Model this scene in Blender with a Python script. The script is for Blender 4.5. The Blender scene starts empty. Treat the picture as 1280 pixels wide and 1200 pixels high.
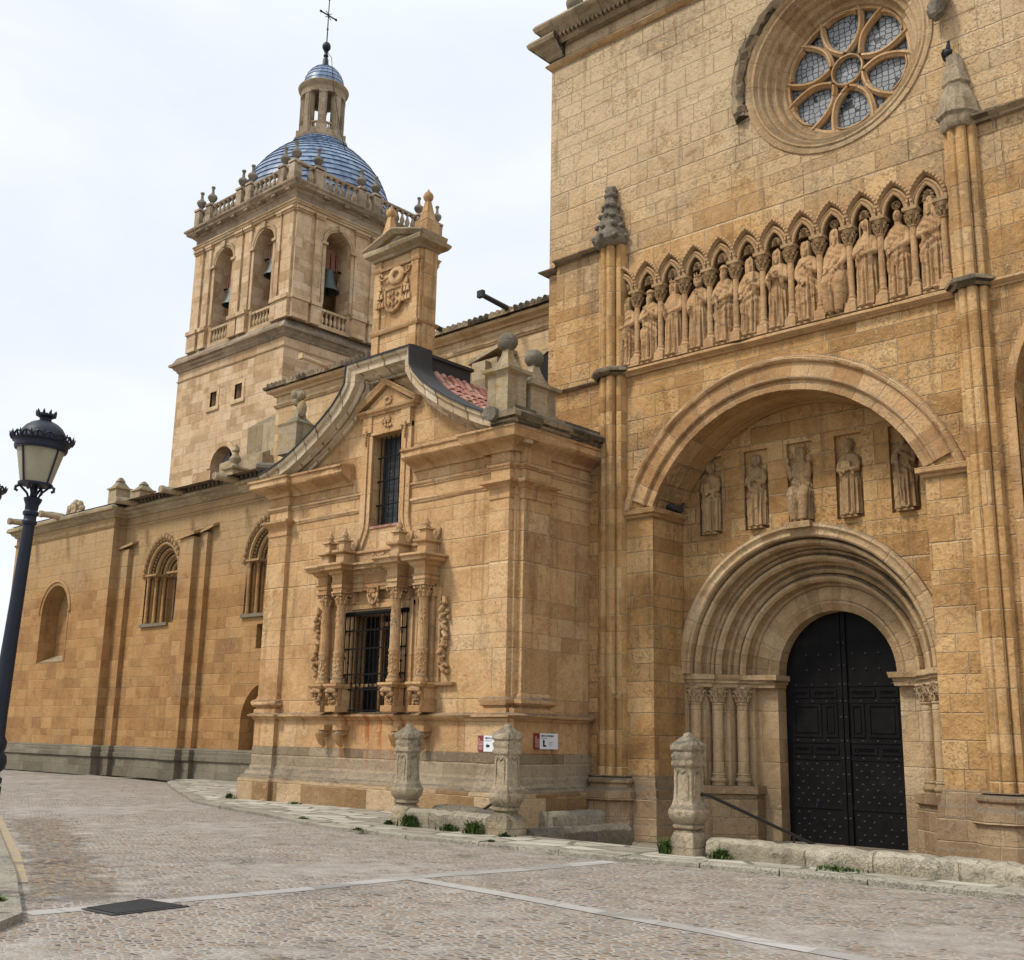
import bpy, math, random
from math import sin, cos, pi, sqrt, radians, atan2, asin
from mathutils import Vector, Matrix, geometry
random.seed(7)
scene = bpy.context.scene
C = scene.collection

# ------------------------------------------------------------------ camera
cam_d = bpy.data.cameras.new('camera'); cam = bpy.data.objects.new('camera', cam_d); C.objects.link(cam)
cam_d.sensor_fit = 'HORIZONTAL'; cam_d.sensor_width = 36.0; cam_d.lens = 1415.657/1280*36
cam_d.clip_start = 0.05; cam_d.clip_end = 3000
def cam_matrix(yaw, pitch, roll, loc):
    f = Vector((sin(yaw)*cos(pitch), cos(yaw)*cos(pitch), sin(pitch)))
    r = Vector((cos(yaw), -sin(yaw), 0)); u = r.cross(f)
    r2 = cos(roll)*r+sin(roll)*u; u2 = -sin(roll)*r+cos(roll)*u
    m = Matrix.Identity(4)
    for i in range(3):
        m[i][0] = r2[i]; m[i][1] = u2[i]; m[i][2] = -f[i]; m[i][3] = loc[i]
    return m
cam.matrix_world = cam_matrix(-0.744404177, 0.224822256, 0.0203327386, (0, 0, 1.6))
scene.camera = cam

# ------------------------------------------------------------------ sky and sun (overcast)
SUN_EL, SUN_AZ = radians(52), radians(207)      # azimuth clockwise from +Y: the sun stands behind and left of the camera
world = bpy.data.worlds.new('World'); scene.world = world; world.use_nodes = True
wt = world.node_tree; wt.nodes.clear()
wo = wt.nodes.new('ShaderNodeOutputWorld'); wb = wt.nodes.new('ShaderNodeBackground')
sky = wt.nodes.new('ShaderNodeTexSky'); sky.sky_type = 'NISHITA'; sky.sun_disc = False
sky.sun_elevation = SUN_EL; sky.sun_rotation = SUN_AZ; sky.air_density = 1.2; sky.dust_density = 2.0
tc = wt.nodes.new('ShaderNodeTexCoord')
mp = wt.nodes.new('ShaderNodeMapping'); mp.inputs['Scale'].default_value = (1, 1, 2.6)
wt.links.new(tc.outputs['Generated'], mp.inputs['Vector'])
cn = wt.nodes.new('ShaderNodeTexNoise'); cn.inputs['Scale'].default_value = 1.7; cn.inputs['Detail'].default_value = 7
cn.inputs['Roughness'].default_value = .52; cn.inputs['Distortion'].default_value = .4
wt.links.new(mp.outputs['Vector'], cn.inputs['Vector'])
cr = wt.nodes.new('ShaderNodeValToRGB')
cr.color_ramp.elements[0].position = .36; cr.color_ramp.elements[0].color = (8.0, 8.7, 9.6, 1)
cr.color_ramp.elements[1].position = .62; cr.color_ramp.elements[1].color = (9.7, 10.0, 10.3, 1)
wt.links.new(cn.outputs['Fac'], cr.inputs['Fac'])
# the cloud layer brightens towards the zenith as a real overcast does
sz = wt.nodes.new('ShaderNodeSeparateXYZ'); wt.links.new(tc.outputs['Generated'], sz.inputs[0])
mr = wt.nodes.new('ShaderNodeMapRange'); mr.inputs['From Min'].default_value = .55; mr.inputs['From Max'].default_value = 1
mr.inputs['To Min'].default_value = 1.0; mr.inputs['To Max'].default_value = 1.9
wt.links.new(sz.outputs['Z'], mr.inputs['Value'])
vm = wt.nodes.new('ShaderNodeVectorMath'); vm.operation = 'SCALE'
wt.links.new(cr.outputs['Color'], vm.inputs[0]); wt.links.new(mr.outputs['Result'], vm.inputs['Scale'])
mx = wt.nodes.new('ShaderNodeMix'); mx.data_type = 'RGBA'; mx.inputs['Factor'].default_value = .93
wt.links.new(sky.outputs['Color'], mx.inputs['A']); wt.links.new(vm.outputs['Vector'], mx.inputs['B'])
wt.links.new(mx.outputs['Result'], wb.inputs['Color']); wb.inputs['Strength'].default_value = 0.057
wt.links.new(wb.outputs['Background'], wo.inputs['Surface'])
sd = bpy.data.lights.new('sun', 'SUN'); sd.energy = 1.5; sd.angle = radians(10); sd.color = (1, .93, .82)
sun = bpy.data.objects.new('sun', sd); C.objects.link(sun)
sdir = Vector((sin(SUN_AZ)*cos(SUN_EL), cos(SUN_AZ)*cos(SUN_EL), sin(SUN_EL)))
sun.rotation_euler = sdir.to_track_quat('Z', 'Y').to_euler(); sun.location = sdir*60
vs = scene.view_settings
vs.view_transform = 'Standard'; vs.look = 'None'; vs.exposure = 0.90; vs.gamma = 1.0; vs.use_curve_mapping = False
scene.cycles.max_bounces = 5; scene.cycles.diffuse_bounces = 2; scene.cycles.use_denoising = True

# ------------------------------------------------------------------ mesh helper
WEAR = random.Random(77)
def worn_path(path, closed, step=.38):
    # long straight runs get in-between points, so that edges can be a little uneven
    P = [Vector(p) for p in path]; out = []
    for i in range(len(P) if closed else len(P)-1):
        a, b = P[i], P[(i+1) % len(P)]; out.append((a, 0)); n = int((b-a).length/step)
        out += [(a.lerp(b, k/n), 1) for k in range(1, n)]
    if not closed: out.append((P[-1], 0))
    return out
def wear(o, z, omax):
    o += WEAR.uniform(-.006, .006); z += WEAR.uniform(-.006, .006)
    if o > .6*omax and omax > .1 and WEAR.random() < .09: o -= WEAR.uniform(.01, .05)
    return o, z
class MB:
    def __init__(s): s.v = []; s.f = []
    def add(s, vs, fs):
        o = len(s.v); s.v += [tuple(p) for p in vs]; s.f += [tuple(i+o for i in f) for f in fs]; return s
    def box(s, x0, x1, y0, y1, z0, z1):
        return s.add([(x0,y0,z0),(x1,y0,z0),(x1,y1,z0),(x0,y1,z0),(x0,y0,z1),(x1,y0,z1),(x1,y1,z1),(x0,y1,z1)],
            [(0,3,2,1),(4,5,6,7),(0,1,5,4),(1,2,6,5),(2,3,7,6),(3,0,4,7)])
    def frustum(s, cx, cy, z0, z1, a0, b0, a1, b1):   # rectangular taper, half sizes
        return s.add([(cx-a0,cy-b0,z0),(cx+a0,cy-b0,z0),(cx+a0,cy+b0,z0),(cx-a0,cy+b0,z0),(cx-a1,cy-b1,z1),(cx+a1,cy-b1,z1),(cx+a1,cy+b1,z1),(cx-a1,cy+b1,z1)],
            [(0,3,2,1),(4,5,6,7),(0,1,5,4),(1,2,6,5),(2,3,7,6),(3,0,4,7)])
    def prism(s, loop, vec):
        n = len(loop); vec = Vector(vec)
        vs = [Vector(p) for p in loop]+[Vector(p)+vec for p in loop]
        return s.add(vs, [tuple(range(n))[::-1], tuple(range(n, 2*n))]+[(i, (i+1) % n, n+(i+1) % n, n+i) for i in range(n)])
    def lathe(s, cx, cy, prof, n=24, sx=1, sy=1, rot=0):
        m = len(prof); vs = []
        for j in range(n):
            a = 2*pi*j/n+rot
            for r, z in prof: vs.append((cx+r*cos(a)*sx, cy+r*sin(a)*sy, z))
        fs = [(j*m+i, ((j+1) % n)*m+i, ((j+1) % n)*m+i+1, j*m+i+1) for j in range(n) for i in range(m-1)]
        fs += [tuple(j*m for j in range(n))[::-1], tuple(j*m+m-1 for j in range(n))]
        return s.add(vs, fs)
    def mould(s, path, prof, closed=False):
        # path in plan, outward = right of the direction of travel; prof = closed polygon of (outward, z)
        W_ = worn_path(path, closed); P = [p for p, _ in W_]; n = len(P); m = len(prof); vs = []; om = max(o for o, _ in prof)
        for i in range(n):
            def nr(a, b):
                d = (P[b]-P[a]).normalized(); return Vector((d.y, -d.x))
            if closed: n1, n2 = nr(i-1, i), nr(i, (i+1) % n)
            else: n1 = nr(i-1, i) if i > 0 else nr(i, i+1); n2 = nr(i, i+1) if i < n-1 else n1
            if i == 0 and not closed: n1 = n2
            k = (n1+n2)/(1+max(-.8, n1.dot(n2)))
            for o, z in prof:
                if o > 0: o, z = wear(o, z, om)
                vs.append((P[i].x+k.x*o, P[i].y+k.y*o, z))
        fs = []
        for i in range(n if closed else n-1):
            j = (i+1) % n
            for q in range(m): fs.append((i*m+q, j*m+q, j*m+(q+1) % m, i*m+(q+1) % m))
        if not closed: fs += [tuple(range(m))[::-1], tuple((n-1)*m+q for q in range(m))]
        return s.add(vs, fs)
    def sweep(s, path, prof, closed=False):
        # path of (x,z) in an upright plane; prof = closed polygon of (offset to the left of travel, y)
        P = [Vector(p) for p in path]; n = len(P); m = len(prof); vs = []
        for i in range(n):
            def nr(a, b):
                d = (P[b]-P[a]).normalized(); return Vector((-d.y, d.x))
            if closed: n1, n2 = nr(i-1, i), nr(i, (i+1) % n)
            else: n1 = nr(i-1, i) if i > 0 else nr(i, i+1); n2 = nr(i, i+1) if i < n-1 else n1
            k = (n1+n2)/(1+max(-.6, n1.dot(n2)))
            for o, y in prof: vs.append((P[i].x+k.x*o, y, P[i].y+k.y*o))
        fs = []
        for i in range(n if closed else n-1):
            j = (i+1) % n
            for q in range(m): fs.append((i*m+q, j*m+q, j*m+(q+1) % m, i*m+(q+1) % m))
        if not closed: fs += [tuple(range(m))[::-1], tuple((n-1)*m+q for q in range(m))]
        return s.add(vs, fs)
    def arch(s, cx, cz, prof, a0=0, a1=pi, n=32, full=False):
        # prof = closed polygon of (radius, y), turned about the axis along Y through (cx, cz)
        m = len(prof); vs = []; k = n if full else n+1
        for i in range(k):
            a = a0+(a1-a0)*i/n
            for r, y in prof:
                r += WEAR.uniform(-.004, .004); y += WEAR.uniform(-.004, .004); vs.append((cx+r*cos(a), y, cz+r*sin(a)))
        fs = []
        for i in range(n):
            j = (i+1) % k
            for q in range(m): fs.append((i*m+q, i*m+(q+1) % m, j*m+(q+1) % m, j*m+q))
        if not full: fs += [tuple(range(m)), tuple((k-1)*m+q for q in range(m))[::-1]]
        return s.add(vs, fs)
    def tube(s, pts, r, n=8, cap=True):
        P = [Vector(p) for p in pts]; m = len(P)
        R = r if isinstance(r, (list, tuple)) else [r]*m
        vs = []; a = None
        for i in range(m):
            d = (P[min(i+1, m-1)]-P[max(i-1, 0)])
            if d.length < 1e-9: d = P[min(i+1, m-1)]-P[i]
            d.normalize()
            if a is None: a = d.cross(Vector((1, .13, .21)) if abs(d.z) > .8 else Vector((0.13, .21, 1)))
            else: a = a-d*a.dot(d)
            if a.length < 1e-6: a = d.orthogonal()
            a.normalize(); b = d.cross(a)
            for j in range(n):
                t = 2*pi*j/n; vs.append(P[i]+(a*cos(t)+b*sin(t))*R[i])
        fs = [(i*n+j, i*n+(j+1) % n, (i+1)*n+(j+1) % n, (i+1)*n+j) for i in range(m-1) for j in range(n)]
        if cap: fs += [tuple(range(n))[::-1], tuple((m-1)*n+j for j in range(n))]
        return s.add(vs, fs)
    def ball(s, c, r, n=12, m=8, rot=None):
        rx, ry, rz = r if isinstance(r, (tuple, list)) else (r, r, r); c = Vector(c)
        def tr(p):
            p = Vector(p)
            if rot is not None: p = rot @ p
            return c+p
        vs = [tr((0, 0, -rz))]
        for i in range(1, m):
            t = -pi/2+pi*i/m
            for j in range(n): vs.append(tr((rx*cos(t)*cos(2*pi*j/n), ry*cos(t)*sin(2*pi*j/n), rz*sin(t))))
        vs.append(tr((0, 0, rz)))
        fs = [(0, 1+(j+1) % n, 1+j) for j in range(n)]
        for i in range(m-2):
            for j in range(n): fs.append((1+i*n+j, 1+i*n+(j+1) % n, 1+(i+1)*n+(j+1) % n, 1+(i+1)*n+j))
        L = len(vs)-1; b = 1+(m-2)*n
        fs += [(b+j, b+(j+1) % n, L) for j in range(n)]
        return s.add(vs, fs)
    def wall(s, outer, holes, y):
        # upright sheet in an XZ plane with holes, loops of (x,z)
        loops = [[Vector((p[0], p[1], 0)) for p in outer]]+[[Vector((p[0], p[1], 0)) for p in h] for h in holes]
        tris = geometry.tessellate_polygon(loops)
        flat = [p for l in loops for p in l]
        fs = []
        for t in tris:
            a, b, c = (flat[i] for i in t)
            cr_ = (b.x-a.x)*(c.y-a.y)-(b.y-a.y)*(c.x-a.x)
            if abs(cr_) < 1e-9: continue
            fs.append(t if cr_ > 0 else t[::-1])     # normal to -Y
        return s.add([(p.x, y, p.y) for p in flat], fs)
    def rim(s, loop, y0, y1, closed=True):
        n = len(loop); vs = [(p[0], y0, p[1]) for p in loop]+[(p[0], y1, p[1]) for p in loop]
        return s.add(vs, [(i, (i+1) % n, n+(i+1) % n, n+i) for i in range(n if closed else n-1)])
    def move(s, M):
        s.v = [tuple(M @ Vector(p)) for p in s.v]; return s
    def join(s, o): return s.add(o.v, o.f)
    def mesh(s, name):
        me = bpy.data.meshes.new(name); me.from_pydata(s.v, [], s.f); me.validate(); me.update()
        for p in me.polygons: p.use_smooth = True
        me.set_sharp_from_angle(angle=radians(36))
        return me

def fix_normals(me):
    import bmesh
    bm = bmesh.new(); bm.from_mesh(me); bmesh.ops.recalc_face_normals(bm, faces=bm.faces); bm.to_mesh(me); bm.free()

def obj(name, mb, mat, parent=None, local=False, recalc=True):
    me = mb.mesh(name)
    if recalc: fix_normals(me)
    me.materials.append(mat)
    o = bpy.data.objects.new(name, me); C.objects.link(o)
    if parent is not None: attach(o, parent, local)
    return o
def attach(o, parent, local=False):
    o.parent = parent
    if local: return
    off = Vector((0, 0, 0)); p = parent       # meshes written in world space: cancel the parents' own place
    while p is not None: off += Vector(p.location); p = p.parent
    o.location = -off
def tag(o, label=None, cat=None, group=None, kind=None):
    if label: o['label'] = label
    if cat: o['category'] = cat
    if group: o['group'] = group
    if kind: o['kind'] = kind
    return o
def thing(name, label, cat, loc=(0, 0, 0), group=None):
    o = bpy.data.objects.new(name, None); C.objects.link(o); o.location = loc; o.empty_display_size = .3
    return tag(o, label, cat, group)
def copy_tree(o, parent=None):
    c = o.copy(); C.objects.link(c)
    c.parent = parent
    for ch in list(o.children): copy_tree(ch, c)
    return c

# ------------------------------------------------------------------ node helper
class NT:
    def __init__(s, name):
        s.m = bpy.data.materials.new(name); s.m.use_nodes = True; s.t = s.m.node_tree; s.t.nodes.clear()
        s.out = s.t.nodes.new('ShaderNodeOutputMaterial')
    def n(s, typ, props=None, **inp):
        nd = s.t.nodes.new('ShaderNode'+typ)
        for k, v in (props or {}).items(): setattr(nd, k, v)
        for k, v in inp.items():
            key = int(k[1:]) if k[0] == 'i' and k[1:].isdigit() else k.replace('_', ' ')
            s.set(nd.inputs[key], v)
        return nd
    def set(s, sock, v):
        if isinstance(v, bpy.types.NodeSocket): s.t.links.new(v, sock)
        elif isinstance(v, bpy.types.Node): s.t.links.new(v.outputs[0], sock)
        else:
            if sock.type == 'RGBA' and len(v) == 3: v = (*v, 1)
            sock.default_value = v
    def math(s, op, a, b=0.0, c=None, clamp=False):
        nd = s.t.nodes.new('ShaderNodeMath'); nd.operation = op; nd.use_clamp = clamp
        s.set(nd.inputs[0], a); s.set(nd.inputs[1], b)
        if c is not None: s.set(nd.inputs[2], c)
        return nd.outputs[0]
    def mix(s, f, a, b, mode='MIX'):
        nd = s.t.nodes.new('ShaderNodeMix'); nd.data_type = 'RGBA'; nd.blend_type = mode
        s.set(nd.inputs['Factor'], f); s.set(nd.inputs['A'], a); s.set(nd.inputs['B'], b); return nd.outputs['Result']
    def fmix(s, f, a, b):
        nd = s.t.nodes.new('ShaderNodeMix'); nd.data_type = 'FLOAT'
        s.set(nd.inputs['Factor'], f); s.set(nd.inputs['A'], a); s.set(nd.inputs['B'], b); return nd.outputs['Result']
    def step(s, v, lo, hi, a=0.0, b=1.0):
        nd = s.t.nodes.new('ShaderNodeMapRange'); nd.interpolation_type = 'SMOOTHSTEP'
        s.set(nd.inputs['Value'], v); nd.inputs['From Min'].default_value = lo; nd.inputs['From Max'].default_value = hi
        nd.inputs['To Min'].default_value = a; nd.inputs['To Max'].default_value = b; return nd.outputs['Result']
    def noise(s, vec=None, scale=1., detail=4., rough=.55, dist=0., dims='3D', w=None, out='Fac'):
        nd = s.t.nodes.new('ShaderNodeTexNoise'); nd.noise_dimensions = dims
        if vec is not None: s.t.links.new(vec, nd.inputs['Vector'])
        if w is not None: s.set(nd.inputs['W'], w)
        nd.inputs['Scale'].default_value = scale; nd.inputs['Detail'].default_value = detail
        nd.inputs['Roughness'].default_value = rough; nd.inputs['Distortion'].default_value = dist
        return nd.outputs[out]
    def ramp(s, f, els):
        nd = s.t.nodes.new('ShaderNodeValToRGB'); r = nd.color_ramp
        while len(r.elements) < len(els): r.elements.new(.5)
        for e, (p, c) in zip(r.elements, els): e.position = p; e.color = (*c, 1)
        s.set(nd.inputs[0], f); return nd.outputs['Color']
    def done(s, color, rough=.9, bump=None, bdist=.02, bstr=.6, spec=.25, metal=0., nrm=None):
        b = s.n('BsdfPrincipled'); s.set(b.inputs['Base Color'], color); s.set(b.inputs['Roughness'], rough)
        s.set(b.inputs['Specular IOR Level'], spec); s.set(b.inputs['Metallic'], metal)
        if bump is not None:
            bp = s.n('Bump'); s.set(bp.inputs['Height'], bump); bp.inputs['Distance'].default_value = bdist; bp.inputs['Strength'].default_value = bstr
            s.t.links.new(bp.outputs[0], b.inputs['Normal'])
            if nrm is not None: s.t.links.new(nrm, bp.inputs['Normal'])
        s.t.links.new(b.outputs[0], s.out.inputs[0]); s.bsdf = b
        return s.m

GREY = (.20, .165, .12); LICHEN = (.12, .108, .085)
def stone(name, cols, h=.36, w=.75, joint=(.55, .42, .27), jamt=.5, grey=.25, greycol=GREY, blockvar=.26, jt=.008, top=.8,
          polar=None, zband=None, streak=.35, bstr=.7, rust=None, seed=0., topcol=LICHEN, pale=None, coarse=1., lich=None, gsc=.5):
    t = NT(name); pos = t.n('NewGeometry'); P = pos.outputs['Position']; Nn = pos.outputs['True Normal']
    s = t.n('SeparateXYZ', Vector=P); X, Y, Z = s.outputs[0], s.outputs[1], s.outputs[2]
    q = t.n('SeparateXYZ', Vector=Nn); nx, ny, nz = (t.math('ABSOLUTE', q.outputs[i]) for i in range(3))
    if polar:
        cx, cz, R = polar
        dx = t.math('SUBTRACT', X, cx); dz = t.math('SUBTRACT', Z, cz)
        u = t.math('MULTIPLY', t.math('ARCTAN2', dz, dx), R)
        v = t.math('ADD', t.math('SQRT', t.math('ADD', t.math('MULTIPLY', dx, dx), t.math('MULTIPLY', dz, dz))), 50.)
    else:
        side = t.math('GREATER_THAN', nx, ny)
        u = t.fmix(side, X, Y)
        wob = t.noise(dims='1D', w=t.math('ADD', Z, 3.7+seed), scale=.8, detail=1.)
        v = t.math('ADD', Z, t.math('MULTIPLY', wob, h*1.6))
        v = t.fmix(t.math('GREATER_THAN', nz, .8), v, Y)
    vr = t.math('DIVIDE', v, h); row = t.math('FLOOR', vr); fv = t.math('SUBTRACT', vr, row)
    wr = t.n('TexWhiteNoise', dict(noise_dimensions='1D')); t.set(wr.inputs['W'], t.math('ADD', row, seed)); ru = wr.outputs['Value']
    wd = t.math('MULTIPLY', t.math('ADD', .7, t.math('MULTIPLY', ru, .65)), w)
    ur = t.math('ADD', t.math('DIVIDE', u, wd), t.math('MULTIPLY', ru, 31.7))
    un = t.noise(dims='1D', w=t.math('ADD', t.math('MULTIPLY', ur, .55), t.math('MULTIPLY', row, 7.3)), scale=1., detail=0.)
    ur = t.math('ADD', ur, t.math('MULTIPLY', un, .9))
    col = t.math('FLOOR', ur); fu = t.math('SUBTRACT', ur, col)
    cv = t.n('CombineXYZ'); t.set(cv.inputs[0], row); t.set(cv.inputs[1], col); cv.inputs[2].default_value = seed
    wn = t.n('TexWhiteNoise', dict(noise_dimensions='3D')); t.t.links.new(cv.outputs[0], wn.inputs['Vector']); rnd = wn.outputs['Value']
    du = t.math('MULTIPLY', t.math('MINIMUM', fu, t.math('SUBTRACT', 1., fu)), wd)
    dv = t.math('MULTIPLY', t.math('MINIMUM', fv, t.math('SUBTRACT', 1., fv)), h)
    bev = t.n('Bevel', dict(samples=4)); bev.inputs['Radius'].default_value = .022
    n_f = t.noise(P, 7.*coarse, 5., .6); n_l = t.noise(P, .9*coarse, 7., .62); n_m = t.noise(P, 26.*coarse, 4., .6); n_xl = t.noise(P, gsc, 8., .66, .5)
    d = t.math('ADD', t.math('MINIMUM', du, dv), t.math('MULTIPLY', t.math('SUBTRACT', n_f, .5), .022))
    joint_m = t.step(d, jt*.5, jt*2.0, 1., 0.)
    # colour: block to block, then drifting
    val = t.math('ADD', t.math('MULTIPLY', n_l, .75), t.math('MULTIPLY', t.math('SUBTRACT', rnd, .5), blockvar))
    val = t.math('ADD', val, t.math('MULTIPLY', t.math('SUBTRACT', n_f, .5), .35))
    val = t.math('ADD', val, .10)
    base = t.ramp(val, [(.22, cols[0]), (.5, cols[1]), (.78, cols[2])])
    cv2 = t.n('CombineXYZ'); t.set(cv2.inputs[0], t.math('ADD', row, 91.)); t.set(cv2.inputs[1], col); cv2.inputs[2].default_value = seed
    wn2 = t.n('TexWhiteNoise', dict(noise_dimensions='3D')); t.t.links.new(cv2.outputs[0], wn2.inputs['Vector']); r2 = wn2.outputs['Value']
    base = t.mix(t.math('MULTIPLY', t.math('GREATER_THAN', r2, .90), min(1., blockvar*1.7)), base, cols[0])
    base = t.mix(t.math('MULTIPLY', t.math('LESS_THAN', r2, .10), min(1., blockvar*1.7)), base, cols[2])
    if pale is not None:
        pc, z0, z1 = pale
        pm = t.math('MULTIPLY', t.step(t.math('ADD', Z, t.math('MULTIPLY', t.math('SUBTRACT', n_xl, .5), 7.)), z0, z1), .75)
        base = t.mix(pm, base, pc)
    if zband is not None:       # a course of different stone or damp rising from the ground
        zc, z0, z1, am = zband
        zz = t.math('ADD', Z, t.math('MULTIPLY', t.math('SUBTRACT', n_l, .5), .5))
        base = t.mix(t.math('MULTIPLY', t.step(zz, z0, z1, 1., 0.), am), base, zc)
    gm = t.math('MULTIPLY', t.step(t.math('ADD', n_xl, t.math('MULTIPLY', t.math('SUBTRACT', n_f, .5), .3)), .52, .70), grey)
    base = t.mix(gm, base, greycol)
    sv = t.n('CombineXYZ'); t.set(sv.inputs[0], t.math('MULTIPLY', u, 3.6)); t.set(sv.inputs[1], t.math('MULTIPLY', Z, .28)); sv.inputs[2].default_value = seed
    ns = t.noise(sv.outputs[0], 1., 5., .6)
    base = t.mix(t.math('MULTIPLY', t.step(ns, .54, .70), streak), base, (.12, .075, .04))
    if rust is not None:
        (x0, x1, z0, z1) = rust
        sv2 = t.n('CombineXYZ'); t.set(sv2.inputs[0], t.math('MULTIPLY', u, 5.)); t.set(sv2.inputs[1], t.math('MULTIPLY', Z, .5))
        nr = t.noise(sv2.outputs[0], 1., 3., .6)
        mk = t.math('MULTIPLY', t.math('MULTIPLY', t.step(u, x0-.15, x0+.1), t.step(u, x1-.1, x1+.15, 1., 0.)), t.math('MULTIPLY', t.step(Z, z0-.4, z0+.3), t.step(Z, z1, z1+.15, 1., 0.)))
        base = t.mix(t.math('MULTIPLY', mk, t.step(nr, .45, .62, .1, .85)), base, (.33, .095, .02))
    # pitting: small dark holes and scabs, more of them in some blocks
    pit = t.step(t.math('ADD', t.noise(P, 19.*coarse, 5., .68), t.math('MULTIPLY', t.math('SUBTRACT', rnd, .5), .12)), .60, .70)
    base = t.mix(t.math('MULTIPLY', pit, .26), base, (.12, .072, .035))
    scab = t.step(t.math('ADD', t.noise(P, 4.2*coarse, 7., .72, .8), t.math('MULTIPLY', t.math('SUBTRACT', n_xl, .5), .5)), .56, .66)
    base = t.mix(t.math('MULTIPLY', scab, .46), base, cols[2])
    dirt = t.step(t.math('ADD', t.noise(P, 2.3*coarse, 7., .7, .5), t.math('MULTIPLY', t.math('SUBTRACT', n_l, .5), -.5)), .57, .70)
    base = t.mix(t.math('MULTIPLY', dirt, .60), base, cols[0])
    # arrises rubbed pale and chipped
    ed = t.n('VectorMath', dict(operation='DOT_PRODUCT')); t.t.links.new(bev.outputs[0], ed.inputs[0]); t.t.links.new(Nn, ed.inputs[1])
    em = t.math('MULTIPLY', t.step(ed.outputs['Value'], .80, .98, 1., 0.), t.step(n_f, .38, .58))
    base = t.mix(t.math('MULTIPLY', em, .55), base, t.mix(t.step(n_l, .45, .6), cols[2], greycol))
    spk = t.math('ADD', .70, t.math('MULTIPLY', n_m, .60))
    base = t.mix(1., base, t.n('CombineColor', i0=spk, i1=spk, i2=spk).outputs[0], 'MULTIPLY')
    jcol = t.mix(t.step(n_xl, .50, .64), joint, (.25, .155, .08))
    base = t.mix(t.math('MULTIPLY', joint_m, t.math('MULTIPLY', t.step(t.noise(P, 2.2, 4., .6), .34, .56, .15, 1.), jamt)), base, jcol)
    if top > 0:
        up = t.math('MULTIPLY', t.step(q.outputs[2], .25, .7), t.step(n_f, .3, .6, .35, 1.))
        base = t.mix(t.math('MULTIPLY', up, top), base, topcol)
    if lich is not None:
        lc, lo, hi = lich
        base = t.mix(t.math('MULTIPLY', t.step(t.noise(P, 5.5, 6., .7, .6), lo, hi), .8), base, lc)
    bh = t.math('ADD', t.math('MULTIPLY', n_f, .8), t.math('MULTIPLY', n_m, .35))
    bh = t.math('ADD', bh, t.math('MULTIPLY', rnd, .35))
    bh = t.math('ADD', bh, t.math('MULTIPLY', joint_m, -.55)); bh = t.math('ADD', bh, t.math('MULTIPLY', pit, -.22)); bh = t.math('ADD', bh, t.math('MULTIPLY', scab, .25))
    return t.done(base, .95, bh, .045, bstr, .12, nrm=bev.outputs[0])

# ------------------------------------------------------------------ materials
HONEY = [(.26, .14, .054), (.49, .29, .122), (.62, .42, .215)]
WARM = [(.29, .15, .055), (.42, .24, .095), (.52, .33, .155)]
PALE = [(.38, .245, .125), (.55, .385, .215), (.65, .50, .32)]
BROWN = [(.225, .118, .048), (.365, .202, .082), (.46, .285, .13)]
CARVE = [(.29, .16, .07), (.49, .295, .14), (.60, .41, .23)]
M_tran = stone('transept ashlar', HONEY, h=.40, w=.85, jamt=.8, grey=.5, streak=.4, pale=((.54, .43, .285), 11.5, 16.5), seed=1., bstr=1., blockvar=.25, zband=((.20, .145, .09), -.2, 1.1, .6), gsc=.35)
M_tranlow = stone('transept plinth stone', [(.20, .13, .075), (.30, .205, .12), (.38, .28, .17)], h=.36, w=.6, jamt=.5, grey=.6, streak=.5, seed=2.)
M_carve = stone('carved sandstone', CARVE, h=.55, w=1.4, jamt=.25, grey=.35, streak=.3, seed=3.)
M_pier = stone('pier stone', HONEY, h=.48, w=1.2, jamt=.7, grey=.4, streak=.3, seed=4.)
M_archA = stone('relieving arch voussoirs', CARVE, h=3., w=.42, jamt=.7, grey=.3, polar=(-11.4, 5.45, 3.6), seed=5., streak=.15)
PORT = [(.32, .21, .11), (.51, .355, .20), (.61, .465, .295)]
M_portal = stone('portal jamb stone', PORT, h=.55, w=.8, jamt=.45, grey=.4, seed=6.5, streak=.3, zband=((.24, .18, .11), .0, 1.6, .6))
M_archP = stone('portal voussoirs', PORT, h=3., w=.40, jamt=.5, grey=.3, polar=(-11.65, 3.1, 2.), seed=6., streak=.12)
M_rose = stone('rose window mouldings', [(.25, .15, .075), (.44, .30, .165), (.56, .42, .26)], h=3., w=.5, jamt=.5, grey=.45, polar=(-9.72, 15.95, 1.8), seed=7., streak=.15)
M_weather = stone('weathered cornice stone', [(.06, .05, .038), (.17, .13, .085), (.36, .275, .175)], h=.9, w=.9, jamt=.6, joint=(.06, .05, .04), grey=.7, greycol=(.09, .085, .07), streak=.6, seed=8., blockvar=.7)
M_statue = stone('statue stone', [(.30, .165, .075), (.49, .305, .155), (.60, .42, .24)], h=9., w=9., jamt=0, grey=.35, streak=.4, seed=9., top=.35, topcol=(.22, .17, .11), bstr=.8, coarse=1.7)
M_relief = stone('relief stone', [(.27, .165, .08), (.43, .285, .15), (.54, .39, .235)], h=9., w=9., jamt=0, grey=.45, streak=.35, seed=10., top=.4, bstr=.8, coarse=1.7)
M_chap = stone('chapel ashlar', [(.33, .18, .078), (.55, .345, .17), (.65, .465, .27)], h=.52, w=1.0, jamt=.4, joint=(.60, .47, .30), grey=.32, streak=.45, blockvar=.22, seed=11., bstr=.8)
M_chapside = M_chap
M_chaptrim = stone('chapel carved stone', [(.33, .175, .075), (.525, .32, .155), (.63, .445, .26)], h=.9, w=1.6, jamt=.2, grey=.35, streak=.45, seed=12.)
M_chapsill = stone('chapel sill stone', [(.33, .175, .075), (.525, .32, .155), (.63, .445, .26)], h=.9, w=1.6, jamt=.2, grey=.3, streak=.45, seed=12.5, rust=(-21.7, -19.4, 1.35, 2.12))
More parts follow.
